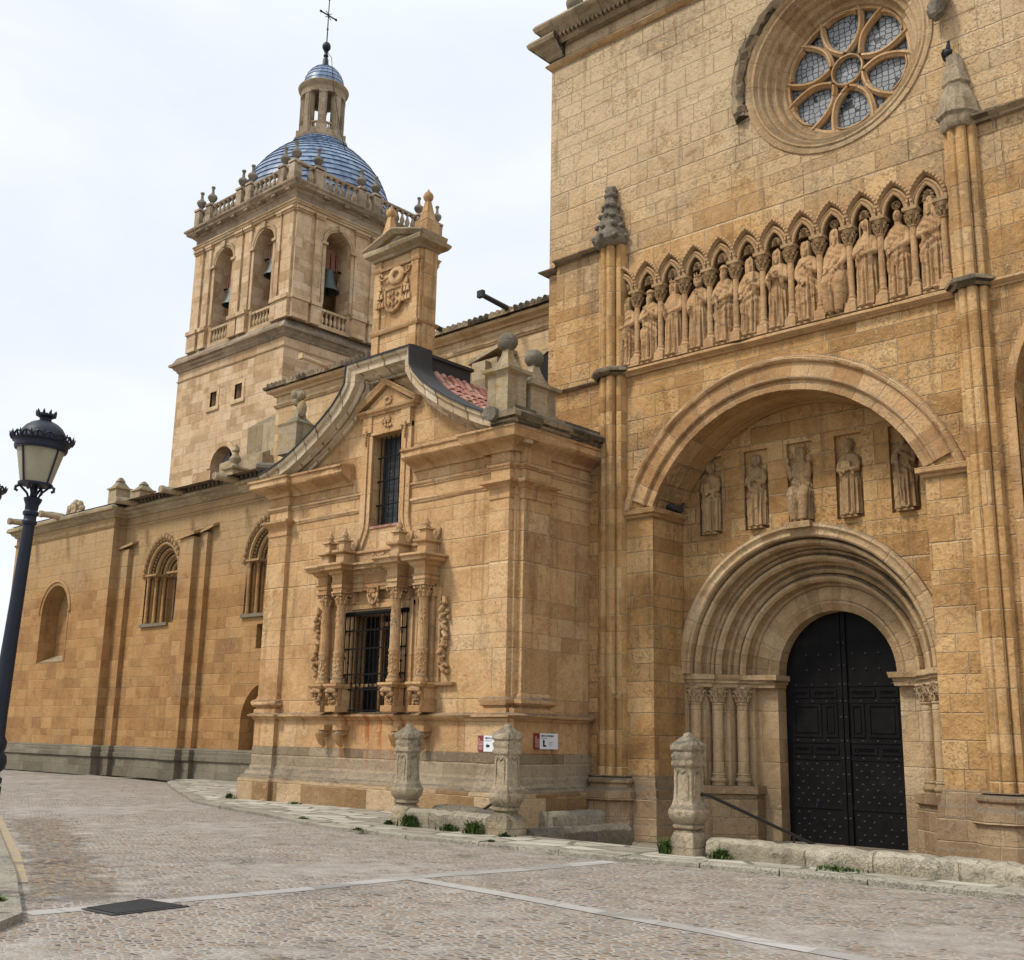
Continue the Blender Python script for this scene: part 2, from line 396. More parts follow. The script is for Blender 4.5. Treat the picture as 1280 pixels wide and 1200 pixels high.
M_band = stone('grey plinth course', [(.18, .135, .085), (.265, .205, .135), (.34, .27, .185)], h=.42, w=1.05, jamt=.4, grey=.35, blockvar=.55, streak=.2, seed=13., rust=(-21.7, -19.4, 1.0, 1.35))
M_base = stone('plinth ashlar', [(.24, .145, .07), (.38, .25, .135), (.48, .345, .21)], h=.62, w=.85, jamt=.6, grey=.45, blockvar=.75, streak=.3, seed=14.)
M_raked = stone('pediment cornice stone', [(.36, .26, .15), (.58, .46, .31), (.68, .57, .42)], h=9., w=.5, jamt=.9, joint=(.12, .09, .06), grey=.3, streak=.2, seed=15., blockvar=.4, jt=.016)
M_nave = stone('aisle ashlar', BROWN, h=.40, w=.95, jamt=.55, joint=(.42, .29, .16), grey=.3, streak=.3, seed=16., pale=((.42, .29, .155), 6.0, 9.5))
M_navelow = stone('aisle plinth stone', [(.13, .11, .08), (.19, .165, .12), (.25, .22, .165)], h=.45, w=1.2, jamt=.45, joint=(.3, .26, .2), grey=.3, streak=.4, seed=17.)
M_clere = stone('upper wall ashlar', PALE, h=.40, w=.9, jamt=.5, joint=(.30, .22, .13), grey=.25, streak=.2, seed=18.)
M_tower = stone('tower ashlar', [(.34, .215, .115), (.54, .375, .225), (.65, .49, .33)], h=.44, w=.95, jamt=.45, grey=.3, streak=.3, seed=19., blockvar=.32)
M_towertop = stone('balustrade stone', [(.16, .125, .09), (.35, .265, .18), (.52, .42, .30)], h=1.2, w=2., jamt=.3, grey=.75, streak=.6, seed=26., greycol=(.12, .11, .09))
M_towertrim = stone('tower trim stone', [(.34, .225, .12), (.49, .35, .205), (.60, .46, .30)], h=1.2, w=2., jamt=.3, grey=.45, streak=.45, seed=20., greycol=(.17, .155, .12))
M_darkstone = stone('mossy grey stone', [(.11, .10, .08), (.20, .175, .135), (.30, .26, .20)], h=.42, w=.6, jamt=.4, grey=.6, streak=.5, seed=21.)
M_lichen = stone('lichened stone', [(.19, .15, .095), (.36, .285, .185), (.50, .41, .28)], h=1.2, w=1.2, jamt=.35, grey=.45, streak=.35, seed=22., lich=((.34, .22, .05), .52, .66))
M_post = stone('weathered limestone', [(.24, .18, .11), (.40, .325, .22), (.55, .47, .35)], h=9., w=9., jamt=0, grey=.6, greycol=(.14, .13, .10), streak=.5, seed=23., coarse=2.2, gsc=1.6, bstr=1.)
M_lowwall = stone('low wall stone', [(.20, .17, .125), (.40, .345, .255), (.56, .50, .39)], h=9., w=1.25, jamt=.6, joint=(.12, .10, .07), grey=.6, greycol=(.15, .14, .11), streak=.2, seed=24., coarse=1.8, bstr=1., top=.45, topcol=(.36, .33, .26), gsc=1.4)
M_bench = stone('dark step stone', [(.10, .09, .07), (.19, .165, .12), (.29, .25, .18)], h=9., w=.8, jamt=.4, grey=.5, streak=.3, seed=25., coarse=1.8, bstr=1., gsc=1.4)

def plain(name, col, rough=.6, var=.25, scale=8., metal=0., spec=.4, bstr=.3, bd=.01):
    t = NT(name); P = t.n('NewGeometry').outputs['Position']
    n = t.noise(P, scale, 6., .6); k = t.math('ADD', 1.-var, t.math('MULTIPLY', n, 2*var))
    c = t.mix(1., col, t.n('CombineColor', i0=k, i1=k, i2=k).outputs[0], 'MULTIPLY')
    return t.done(c, rough, n, bd, bstr, spec, metal)
M_iron = plain('wrought iron', (.012, .0115, .011), .85, .5, 14, spec=.1)
M_rail = plain('painted rail', (.02, .02, .022), .4, .3)
M_lamp = plain('lamp paint', (.010, .0135, .025), .5, .5, 10, spec=.3)
M_lead = plain('lead flashing', (.045, .044, .044), .75, .4, 4, spec=.2)
M_dark = plain('dark interior', (.012, .011, .010), .9, .2)
M_bell = plain('bell bronze', (.055, .068, .062), .5, .4, 5, metal=.5)
M_wood = plain('bell yoke wood', (.16, .06, .035), .8, .4)
M_bird = plain('pigeon feathers', (.035, .038, .045), .7, .6, 22)
M_board = plain('sign white', (.72, .74, .78), .4, .04)
M_maroon = plain('sign maroon', (.19, .028, .026), .4, .1)
M_ink = plain('sign ink', (.02, .022, .03), .5, .1)
M_inkgrey = plain('sign grey ink', (.35, .37, .42), .5, .1)
M_inkpink = plain('sign pale ink', (.62, .38, .36), .5, .1)
M_stud = plain('door nail heads', (.05, .05, .055), .6, .6, 20)
M_grate = plain('cast iron grate', (.035, .034, .034), .6, .5, 12)

def door_mat():
    t = NT('black door metal'); P = t.n('NewGeometry').outputs['Position']; s = t.n('SeparateXYZ', Vector=P)
    n = t.noise(P, 3., 7., .65); m = t.noise(P, 40., 3., .6)
    c = t.ramp(n, [(.3, (.0045, .0042, .0045)), (.6, (.0085, .008, .0085)), (.8, (.019, .018, .018))])
    sv = t.n('CombineXYZ'); t.set(sv.inputs[0], t.math('MULTIPLY', s.outputs[0], 16.)); t.set(sv.inputs[1], t.math('MULTIPLY', s.outputs[2], 1.1))
    sc = t.step(t.noise(sv.outputs[0], 1., 3., .6), .68, .74)
    low = t.math('MULTIPLY', t.step(s.outputs[2], .5, 1.3, 1., 0.), .5)
    c = t.mix(t.math('MULTIPLY', sc, low), c, (.07, .085, .12))
    return t.done(c, t.fmix(n, .5, .7), t.math('ADD', n, t.math('MULTIPLY', m, .3)), .01, .5, .12)
M_door = door_mat()

def glass_leaded(name, scale, base, lead=(.03, .03, .032), plane='XZ', lw=.05, missing=0.):
    t = NT(name); P = t.n('NewGeometry').outputs['Position']; s = t.n('SeparateXYZ', Vector=P)
    v = t.n('CombineXYZ'); t.set(v.inputs[0], s.outputs[0 if plane == 'XZ' else 1]); t.set(v.inputs[1], t.math('MULTIPLY', s.outputs[2], 1.12))
    vd = t.n('TexVoronoi', dict(feature='DISTANCE_TO_EDGE')); t.t.links.new(v.outputs[0], vd.inputs['Vector']); vd.inputs['Scale'].default_value = scale; vd.inputs['Randomness'].default_value = .42
    vc = t.n('TexVoronoi'); t.t.links.new(v.outputs[0], vc.inputs['Vector']); vc.inputs['Scale'].default_value = scale; vc.inputs['Randomness'].default_value = .42
    m = t.step(vd.outputs['Distance'], lw, lw*1.7, 1., 0.)
    g = t.n('SeparateColor'); t.t.links.new(vc.outputs['Color'], g.inputs[0])
    k = t.math('ADD', .84, t.math('MULTIPLY', g.outputs[0], .28))
    n = t.noise(P, 1.3, 5., .6)
    k = t.math('MULTIPLY', k, t.math('ADD', .65, t.math('MULTIPLY', n, .7)))
    c = t.mix(1., base, t.n('CombineColor', i0=k, i1=k, i2=k).outputs[0], 'MULTIPLY')
    if missing:
        c = t.mix(t.step(t.math('ADD', t.noise(P, 2.6, 3., .5), t.math('MULTIPLY', g.outputs[1], .12)), missing, missing+.02), c, (.02, .02, .024))
    c = t.mix(m, c, lead)
    return t.done(c, t.fmix(m, .3, .7), t.math('SUBTRACT', t.math('MULTIPLY', g.outputs[2], .25), m), .01, .5, .45)
M_roseglass = glass_leaded('leaded rose glass', 7.5, (.23, .245, .26), lw=.055, missing=.70)
M_glassdark = glass_leaded('dark leaded glass', 9., (.018, .021, .026), lw=.05)
M_glassblue = glass_leaded('tall window glass', 9., (.035, .043, .052), lw=.05)

def tile_mat(name, cols, grey=.4):
    t = NT(name); P = t.n('NewGeometry').outputs['Position']
    vc = t.n('TexVoronoi'); t.t.links.new(P, vc.inputs['Vector']); vc.inputs['Scale'].default_value = 3.4
    g = t.n('SeparateColor'); t.t.links.new(vc.outputs['Color'], g.inputs[0])
    n = t.noise(P, 6., 6., .6)
    c = t.ramp(t.math('ADD', t.math('MULTIPLY', g.outputs[0], .6), t.math('MULTIPLY', n, .4)), [(.2, cols[0]), (.5, cols[1]), (.8, cols[2])])
    c = t.mix(t.math('MULTIPLY', t.step(t.noise(P, 2.1, 6., .65), .5, .65), grey), c, (.14, .125, .10))
    return t.done(c, .85, n, .02, .5, .2)
M_tile = tile_mat('clay tile', [(.22, .085, .06), (.34, .155, .115), (.41, .25, .19)], .5)
M_oldtile = tile_mat('old roof tile', [(.10, .075, .06), (.17, .12, .09), (.24, .17, .12)], .6)

def dome_mat():
    t = NT('glazed blue tile'); P = t.n('NewGeometry').outputs['Position']; s = t.n('SeparateXYZ', Vector=P)
    a = t.math('ARCTAN2', t.math('SUBTRACT', s.outputs[1], 37.), t.math('SUBTRACT', s.outputs[0], -50.1))
    row = t.math('FLOOR', t.math('MULTIPLY', s.outputs[2], 3.7))
    cv = t.n('CombineXYZ'); t.set(cv.inputs[0], t.math('FLOOR', t.math('ADD', t.math('MULTIPLY', a, 17.), t.math('MULTIPLY', row, .5)))); t.set(cv.inputs[1], row)
    wn = t.n('TexWhiteNoise', dict(noise_dimensions='2D')); t.t.links.new(cv.outputs[0], wn.inputs['Vector'])
    n = t.noise(P, .9, 7., .65); f = t.noise(P, 9., 4., .6)
    k = t.math('ADD', t.math('MULTIPLY', wn.outputs['Value'], .45), t.math('MULTIPLY', n, .6))
    c = t.ramp(k, [(.2, (.04, .075, .15)), (.5, (.095, .15, .25)), (.85, (.22, .285, .385))])
    c = t.mix(t.math('MULTIPLY', t.step(f, .6, .75), .5), c, (.05, .055, .07))
    return t.done(c, .38, t.math('ADD', t.math('MULTIPLY', wn.outputs['Value'], .5), f), .02, .4, .5)
M_dome = dome_mat()

def lamp_glass():
    t = NT('opal lamp pane'); b = t.n('BsdfPrincipled'); t.set(b.inputs['Base Color'], (.50, .47, .36, 1)); b.inputs['Roughness'].default_value = .22
    P = t.n('NewGeometry').outputs['Position']; n = t.noise(P, 5., 5., .6)
    t.set(b.inputs['Base Color'], t.ramp(n, [(.3, (.40, .37, .27)), (.7, (.58, .54, .42))]))
    tr = t.n('BsdfTranslucent'); t.set(tr.inputs[0], (.62, .58, .45, 1))
    mx = t.n('MixShader', i0=.45); t.t.links.new(b.outputs[0], mx.inputs[1]); t.t.links.new(tr.outputs[0], mx.inputs[2])
    t.t.links.new(mx.outputs[0], t.out.inputs[0]); return t.m
M_pane = lamp_glass()

def cobble_mat():
    t = NT('cobble paving'); P = t.n('NewGeometry').outputs['Position']; s = t.n('SeparateXYZ', Vector=P)
    wv = t.noise(P, 2.2, 3., .5, out='Color')
    P2 = t.n('VectorMath', dict(operation='ADD')); t.t.links.new(P, P2.inputs[0])
    w2 = t.n('VectorMath', dict(operation='SCALE')); t.t.links.new(wv, w2.inputs[0]); w2.inputs['Scale'].default_value = .10; t.t.links.new(w2.outputs[0], P2.inputs[1])
    mpn = t.n('Mapping'); t.t.links.new(P2.outputs[0], mpn.inputs['Vector']); mpn.inputs['Rotation'].default_value = (0, 0, radians(38)); mpn.inputs['Scale'].default_value = (8.5, 14.5, 1.)
    V = mpn.outputs[0]
    def vor(feat):
        v = t.n('TexVoronoi', dict(feature=feat, voronoi_dimensions='2D')); t.t.links.new(V, v.inputs['Vector']); v.inputs['Scale'].default_value = 1.; v.inputs['Randomness'].default_value = .9; return v
    vf, ve = vor('F1'), vor('DISTANCE_TO_EDGE')
    g = t.n('SeparateColor'); t.t.links.new(vf.outputs['Color'], g.inputs[0])
    nl = t.noise(P, .35, 6., .6); nf = t.noise(P, 30., 4., .6); nm = t.noise(P, 2.6, 5., .6)
    peb = t.ramp(t.math('ADD', t.math('MULTIPLY', g.outputs[0], .85), t.math('MULTIPLY', t.math('SUBTRACT', nm, .5), .4)),
        [(.0, (.08, .065, .055)), (.25, (.20, .135, .085)), (.5, (.27, .205, .145)), (.75, (.15, .14, .13)), (1., (.34, .285, .21))])
    mort = t.ramp(nm, [(.3, (.225, .20, .175)), (.7, (.345, .312, .275))])
    size = t.math('ADD', .10, t.math('MULTIPLY', g.outputs[1], .15))
    # a band of bare rubble where the mortar has gone, along the left side of the street
    xs = t.math('ADD', s.outputs[0], 16.75); ys = t.math('SUBTRACT', s.outputs[1], 8.35)
    pp = t.math('ADD', t.math('MULTIPLY', xs, .394), t.math('MULTIPLY', ys, .919)); sl = t.math('SUBTRACT', t.math('MULTIPLY', xs, .919), t.math('MULTIPLY', ys, .394))
    pn = t.math('ADD', t.math('ABSOLUTE', pp), t.math('MULTIPLY', t.math('SUBTRACT', nm, .5), 1.5))
    rub = t.math('MULTIPLY', t.math('MULTIPLY', .7, t.step(pn, .30, .62, 1., 0.)), t.step(t.math('ABSOLUTE', sl), 5.2, 6.2, 1., 0.))
    size = t.math('MULTIPLY', size, t.math('SUBTRACT', 1., t.math('MULTIPLY', rub, .75)))
    pm = t.step(t.math('SUBTRACT', ve.outputs['Distance'], size), -.025, .025)
    # worn stretches where the mortar hides the stones
    mort = t.mix(rub, mort, (.10, .085, .06))
    worn = t.step(t.math('ADD', nl, t.math('MULTIPLY', t.math('SUBTRACT', nm, .5), .35)), .50, .62, 0., .7)
    worn = t.math('MULTIPLY', worn, t.math('SUBTRACT', 1., rub))
    pm2 = t.math('MULTIPLY', pm, t.math('SUBTRACT', 1., worn))
    c = t.mix(pm2, mort, peb)
    k = t.math('ADD', .84, t.math('MULTIPLY', nf, .32))
    c = t.mix(1., c, t.n('CombineColor', i0=k, i1=k, i2=k).outputs[0], 'MULTIPLY')
    c = t.mix(t.step(t.noise(P, .55, 7., .7), .54, .70, 0., .45), c, (.165, .145, .125))
    # moss in some of the joints
    mo = t.math('MULTIPLY', t.math('SUBTRACT', 1., pm), t.step(t.noise(P, 1.1, 6., .7), .60, .68, 0., .7))
    c = t.mix(mo, c, (.075, .085, .03))
    h = t.math('ADD', t.math('MULTIPLY', pm2, .9), t.math('MULTIPLY', nf, .3))
    return t.done(c, .85, h, .03, .9, .25)
M_cobble = cobble_mat()

def flag_mat(name, cols, h, w, joint=(.11, .10, .075), ang=0., jt=.014, bs=.7):
    t = NT(name); P = t.n('NewGeometry').outputs['Position']
    mpn = t.n('Mapping'); t.t.links.new(P, mpn.inputs['Vector']); mpn.inputs['Rotation'].default_value = (0, 0, ang)
    wv = t.noise(P, 1.5, 3., .5, out='Color'); w2 = t.n('VectorMath', dict(operation='SCALE')); t.t.links.new(wv, w2.inputs[0]); w2.inputs['Scale'].default_value = .16
    a = t.n('VectorMath', dict(operation='ADD')); t.t.links.new(mpn.outputs[0], a.inputs[0]); t.t.links.new(w2.outputs[0], a.inputs[1])
    m2 = t.n('Mapping'); t.t.links.new(a.outputs[0], m2.inputs['Vector']); m2.inputs['Scale'].default_value = (1/w, 1/h, 1)
    def vor(feat):
        v = t.n('TexVoronoi', dict(feature=feat, voronoi_dimensions='2D', distance='CHEBYCHEV' if feat == 'F1' else 'EUCLIDEAN')); t.t.links.new(m2.outputs[0], v.inputs['Vector']); v.inputs['Scale'].default_value = 1.; v.inputs['Randomness'].default_value = .75; return v
    ve = t.n('TexVoronoi', dict(feature='DISTANCE_TO_EDGE', voronoi_dimensions='2D')); t.t.links.new(m2.outputs[0], ve.inputs['Vector']); ve.inputs['Scale'].default_value = 1.; ve.inputs['Randomness'].default_value = .75
    vf = t.n('TexVoronoi', dict(voronoi_dimensions='2D')); t.t.links.new(m2.outputs[0], vf.inputs['Vector']); vf.inputs['Scale'].default_value = 1.; vf.inputs['Randomness'].default_value = .75
    g = t.n('SeparateColor'); t.t.links.new(vf.outputs['Color'], g.inputs[0])
    n = t.noise(P, 1.2, 7., .65); f = t.noise(P, 24., 4., .6)
    c = t.ramp(t.math('ADD', t.math('MULTIPLY', g.outputs[0], .45), t.math('MULTIPLY', n, .6)), [(.25, cols[0]), (.52, cols[1]), (.8, cols[2])])
    k = t.math('ADD', .82, t.math('MULTIPLY', f, .36)); c = t.mix(1., c, t.n('CombineColor', i0=k, i1=k, i2=k).outputs[0], 'MULTIPLY')
    j = t.step(ve.outputs['Distance'], jt, jt*2.2, 1., 0.)
    c = t.mix(t.math('MULTIPLY', j, .8), c, joint)
    return t.done(c, .8, t.math('ADD', t.math('MULTIPLY', f, .5), t.math('ADD', t.math('MULTIPLY', g.outputs[1], .4), t.math('MULTIPLY', j, -.8))), .02, bs, .3)
M_flag = flag_mat('flagstones', [(.20, .175, .135), (.33, .30, .245), (.44, .41, .345)], .5, .85, joint=(.085, .08, .05), jt=.04)
M_kerb = stone('kerb limestone', [(.19, .165, .125), (.31, .28, .225), (.41, .38, .315)], h=9., w=9., jamt=0, grey=.5, greycol=(.15, .14, .115), streak=0., seed=27., coarse=2., gsc=1.2, bstr=1., top=0.)
M_strip = flag_mat('granite strip', [(.20, .19, .17), (.30, .285, .26), (.38, .37, .345)], .8, .8, joint=(.2, .19, .17), jt=.01, bs=.4)
M_court = flag_mat('court paving', [(.13, .11, .08), (.20, .17, .13), (.27, .235, .18)], .5, .8, jt=.02)
def paint_mat():
    t = NT('worn yellow paint'); P = t.n('NewGeometry').outputs['Position']
    n = t.step(t.noise(P, 7., 6., .7), .36, .50)
    return t.done(t.mix(n, (.46, .30, .075), (.27, .225, .165)), .8, n, .004, .3, .25)
M_yellow = paint_mat()
def leaf_mat():
    t = NT('weed leaves'); P = t.n('NewGeometry').outputs['Position']; n = t.noise(P, 14., 3., .6)
    return t.done(t.ramp(n, [(.3, (.022, .05, .012)), (.5, (.05, .092, .02)), (.66, (.11, .13, .035)), (.75, (.19, .16, .07))]), .75)
M_leaf = leaf_mat()

# ------------------------------------------------------------------ ground
def sheet(name, loop, z, mat, holes=()):
    mb = MB(); loops = [[Vector((p[0], p[1], 0)) for p in loop]]+[[Vector((p[0], p[1], 0)) for p in h] for h in holes]
    tris = geometry.tessellate_polygon(loops); flat = [p for l in loops for p in l]; fs = []
    for t_ in tris:
        a, b, c = (flat[i] for i in t_)
        k = (b.x-a.x)*(c.y-a.y)-(b.y-a.y)*(c.x-a.x)
        if abs(k) > 1e-9: fs.append(t_ if k > 0 else t_[::-1])
    mb.add([(p.x, p.y, z) for p in flat], fs)
    return obj(name, mb, mat, recalc=False)
RZ = -.08
KB = [(-35.3, 21.6), (-34.7, 21.05), (-32.0, 19.55), (-29.2, 18.1), (-26.8, 16.9), (-25.2, 16.05), (-23.0, 15.35), (-20.3, 14.7), (-18.4, 14.1), (-16.8, 13.7), (-14.75, 13.55), (-13.1, 13.62), (-11.4, 13.55), (-10.3, 13.6), (-9.1, 13.85), (-6.7, 13.92), (-4.6, 13.98), (60, 14.2)]
road = sheet('road', [(-320, -320), (320, -320), (320, 14.2)]+KB[::-1]+[(-42.9, 22.6), (-42.9, 21.95), (-53, 21.95), (-53, 45), (-53, 320), (-320, 320)], RZ, M_cobble); tag(road, kind='structure')
far = sheet('ground', [(-1500, -1500), (1500, -1500), (1500, 1500), (-1500, 1500)], -.60, M_court); tag(far, kind='structure')
def offset(path, d):
    P = [Vector(p) for p in path]; o = []
    for i in range(len(P)):
        a = (P[min(i+1, len(P)-1)]-P[i]); b = (P[i]-P[max(i-1, 0)])
        t_ = ((a.normalized() if a.length else Vector((0, 0)))+(b.normalized() if b.length else Vector((0, 0)))).normalized()
        o.append((P[i].x-t_.y*d, P[i].y+t_.x*d))
    return o
KI = offset(KB, .30)
# kerb: individual stones of one long run, each with its own slight tilt and gap
kb = MB()
rng = random.Random(3)
def along(path, step):
    out = []; P = [Vector(p) for p in path]; L = 0
    for a, b in zip(P, P[1:]):
        n = max(1, round((b-a).length/step))
        for i in range(n): out.append((a.lerp(b, i/n), a.lerp(b, (i+1)/n)))
    return out
for a, b in along(KB[:-1]+[(8, 14.03)], 1.05):
    d = (b-a); L = d.length; d.normalize(); nn = Vector((-d.y, d.x))
    a2 = a+d*.004; b2 = b-d*.004; z0, z1 = rng.uniform(-.006, .006), rng.uniform(-.006, .006); e = rng.uniform(-.012, .012)
    A, B = a2+nn*e, b2+nn*e; Ai, Bi = a2+nn*.31, b2+nn*.31
    ch = .02
    kb.add([(x_+rng.uniform(-.006, .006), y_+rng.uniform(-.008, .008), z_+rng.uniform(-.006, .006)) for x_, y_, z_ in ((A.x, A.y, -.35), (B.x, B.y, -.35), (B.x, B.y, z1-ch), (A.x, A.y, z0-ch), (A.x+nn.x*ch, A.y+nn.y*ch, z0), (B.x+nn.x*ch, B.y+nn.y*ch, z1), (Bi.x, Bi.y, z1), (Ai.x, Ai.y, z0), (Ai.x, Ai.y, -.35), (Bi.x, Bi.y, -.35))],
        [(0, 1, 2, 3), (3, 2, 5, 4), (4, 5, 6, 7), (7, 6, 9, 8), (0, 3, 4, 7, 8), (1, 9, 6, 5, 2)])
kerb = obj('kerb', kb, M_kerb); tag(kerb, kind='structure')
CY = 15.12
pave = sheet('pavement', KI[:-1]+[(60, 14.5), (60, CY), (-16.45, CY), (-16.45, 18.2), (-24.0, 18.5), (-24.0, 23.4), (-36.2, 23.4), (-36.2, 22.2)], -.006, M_flag); tag(pave, kind='structure')
ct = MB().add([(-16.45, CY, -.45), (60, CY, -.45), (60, 24, -.45), (-16.45, 24, -.45), (-16.45, CY, 0), (60, CY, 0)], [(0, 1, 2, 3), (0, 4, 5, 1)])
ct.add([(-16.45, CY, 0), (-16.45, 18.2, 0), (-16.45, 18.2, -.45), (-16.45, CY, -.45)], [(0, 1, 2, 3)])
ct.box(-13.2, -10.2, CY+.002, CY+.38, -.447, -.16); ct.box(-13.2, -10.2, CY+.38, CY+.76, -.447, -.30)
court = obj('sunken_court', ct, M_court); tag(court, kind='structure')
s1 = sheet('paving_strip', [(-11.02, 5.24), (-10.74, 5.24), (-10.62, 6.99), (-10.55, 8.2), (-10.60, 9.8), (-10.52, 10.6), (-10.35, 11.6), (-10.22, 13.52), (-10.52, 13.52), (-10.66, 11.6), (-10.84, 10.6), (-10.88, 9.8), (-10.80, 8.2), (-10.90, 6.99), (-10.98, 5.7)], RZ+.004, M_strip); tag(s1, kind='structure')
s2 = sheet('paving_strip', [(-10.60, 9.78), (-8.85, 9.60), (-7.3, 9.38), (-5.4, 9.13), (-4.3, 9.0), (6, 7.4), (6, 7.65), (-4.3, 9.24), (-5.4, 9.37), (-7.3, 9.62), (-8.85, 9.85), (-10.60, 10.03)], RZ+.006, M_strip); tag(s2, kind='structure')
yl = sheet('road_line', [(-24, 10.75), (-19.75, 9.05), (-15.8, 7.45), (-13.0, 6.25), (-13.08, 6.10), (-15.9, 7.28), (-19.85, 8.86), (-24.1, 10.55)], RZ+.007, M_yellow); tag(yl, kind='structure')
# pavement on the left, where the lamp stands
LK = [(-40, 16.9), (-24, 10.6), (-18.65, 8.41), (-13.55, 6.35), (-10.45, 5.0), (-10.05, 4.6), (-9.85, 4.1)]
lk = MB()
for a, b in along(LK, 1.2):
    d = (b-a).normalized(); nn = Vector((d.y, -d.x)); a2 = a+d*.01; b2 = b-d*.01
    lk.add([(a2.x, a2.y, -.3), (b2.x, b2.y, -.3), (b2.x, b2.y, 0), (a2.x, a2.y, 0), (a2.x+nn.x*.28, a2.y+nn.y*.28, 0), (b2.x+nn.x*.28, b2.y+nn.y*.28, 0), (a2.x+nn.x*.28, a2.y+nn.y*.28, -.3), (b2.x+nn.x*.28, b2.y+nn.y*.28, -.3)],
        [(0, 1, 2, 3), (3, 2, 5, 4), (0, 3, 4, 6), (1, 7, 5, 2)])
tag(obj('kerb', lk, M_kerb), kind='structure')
lp = [(p.x, p.y) for p in (Vector(q) for q in offset(LK, -.28))]
lpv = sheet('pavement', lp+[(-10.9, -20), (-60, -20), (-60, 17)], -.005, M_flag); tag(lpv, kind='structure')
dg = thing('drain_grate', 'dark cast iron drain grate set flush in the cobbled road beside the pale paving strip', 'drain grate', (-10.6, 6.15, RZ))
fr = MB(); c4 = [(-10.80, 5.74), (-10.26, 5.77), (-10.31, 6.62), (-11.02, 6.53)]
fr.prism([(x, y, RZ-.03) for x, y in c4], (0, 0, .042))
obj('frame', fr, M_grate, dg)
gb = MB(); q = [Vector((*p, RZ+.012)) for p in c4]
for i in range(1, 14):
    a = q[0].lerp(q[1], i/14); b = q[3].lerp(q[2], i/14); gb.tube([a.lerp(b, .06), a.lerp(b, .94)], .012, 6)
obj('grate_bars', gb, M_grate, dg)

# ------------------------------------------------------------------ transept front
YT = 20.41
tr = thing('transept_front', 'tall honey sandstone church front with rose window, row of statue niches and deep arched portal', 'church front', (-11.4, YT, -.45))
def arc(cx, cz, r, a0, a1, n): return [(cx+r*cos(a0+(a1-a0)*i/n), cz+r*sin(a0+(a1-a0)*i/n)) for i in range(n+1)]
AX, AZ, RI, RO = -11.4, 5.45, 3.35, 4.0
aS = asin(1.25/RI)
bigin = arc(AX, AZ, RI, aS, pi-aS, 40)          # right to left
xr, xl = bigin[0][0], bigin[-1][0]
# arcade geometry
AP, AX0, NB = .668, -15.22, 12
AZB, AZS, AZT = 10.06, 11.95, 12.46
def pointed(cx, hw, zs, zt, n=8):                # left spring, apex, right spring
    R = ((zt-zs)**2+hw*hw)/(2*hw); L = []
    for i in range(n+1):
        a = pi-(pi-math.acos(-(R-hw)/R if False else (hw-R)/R))*0
        t_ = i/n; ang = asin(min(1, (zt-zs)/R))*t_; L.append((cx-hw+R-R*cos(ang), zs+R*sin(ang)))
    return L+[(2*cx-x, z) for x, z in L[-2::-1]]
slot = [(AX0-AP/2+.05, AZB)]
for i in range(NB): slot += pointed(AX0+AP*i, .285, AZS, AZT)
slot += [(AX0+AP*(NB-.5)-.05, AZB)]
rose = [(-9.70+2.05*cos(2*pi*i/64), 15.97+2.05*sin(2*pi*i/64)) for i in range(64)]
# blind arch of the bay to the right
bx0, bx1 = -6.55, -3.25
bl = [(bx0, -.45), (bx0, 7.75)]+pointed((bx0+bx1)/2, (bx1-bx0)/2, 7.75, 9.9)+[(bx1, 7.75), (bx1, -.45)]
front = [(-17.65, -.45), (xl, -.45)]+bigin[::-1]+[(xr, -.45)]+bl+[(3, -.45), (3, 20.2), (-17.65, 20.2)]
wl = MB().wall(front, [slot[::-1], rose], YT)
wl.add([(-17.65, YT, -.45), (-17.65, YT, 20.2), (-17.65, 34, 20.2), (-17.65, 34, -.45)], [(0, 1, 2, 3)])
wl.add([(-17.65, YT, 20.2), (3, YT, 20.2), (3, 34, 20.2), (-17.65, 34, 20.2)], [(0, 1, 2, 3)])
wl.rim(slot, YT, YT+.72); wl.wall([(-15.7, 9.9), (-7.3, 9.9), (-7.3, 12.7), (-15.7, 12.7)], [], YT+.72)
wl.rim(bl, YT, YT+.4, False); wl.wall([(bx0-.1, -.45), (bx1+.1, -.45), (bx1+.1, 10), (bx0-.1, 10)], [], YT+.4)
# jambs, soffit and back wall of the big recess
wl.rim([(xl, -.45)]+bigin[::-1]+[(xr, -.45)], YT, 21.6, False)
PX, PZ = -11.54, 3.1
NX = [(-13.74, 'a'), (-12.56, 'b'), (-11.49, 'c'), (-10.37, 'd'), (-9.18, 'e')]
nich = [[(x-.30, 6.18), (x+.30, 6.18), (x+.30, 7.98), (x-.30, 7.98)] for x, _ in NX]
back = [(xl-.15, -.45), (PX-3.0, -.45)]+arc(PX, PZ, 3.0, pi, 0, 48)+[(PX+3.0, -.45), (xr+.2, -.45), (xr+.2, 9.2), (xl-.15, 9.2)]
wl.wall(back, nich, 21.6)
for n_ in nich:
    wl.rim(n_, 21.6, 21.70); wl.wall([(n_[0][0]-.01, n_[0][1]-.01), (n_[1][0]+.01, n_[1][1]-.01), (n_[2][0]+.01, n_[2][1]+.01), (n_[3][0]-.01, n_[3][1]+.01)], [], 21.70)
obj('wall', wl, M_tran, tr, recalc=False)
# base courses
bp = MB()
def base_run(path, mb, z0=-.45):
    mb.mould(path, [(-.05, z0), (.16, z0), (.16, -.12), (.13, -.09), (.13, .42), (.10, .45), (.10, .60), (.05, .66), (.05, .80), (.0, .90), (-.05, .90)])
for pth in ([(-16.3, YT), (xl, YT), (xl, 21.55)], [(xr, 21.55), (xr, YT), (bx0, YT)]):
    bp = MB(); base_run(pth, bp); obj('base_course', bp, M_tranlow, tr)
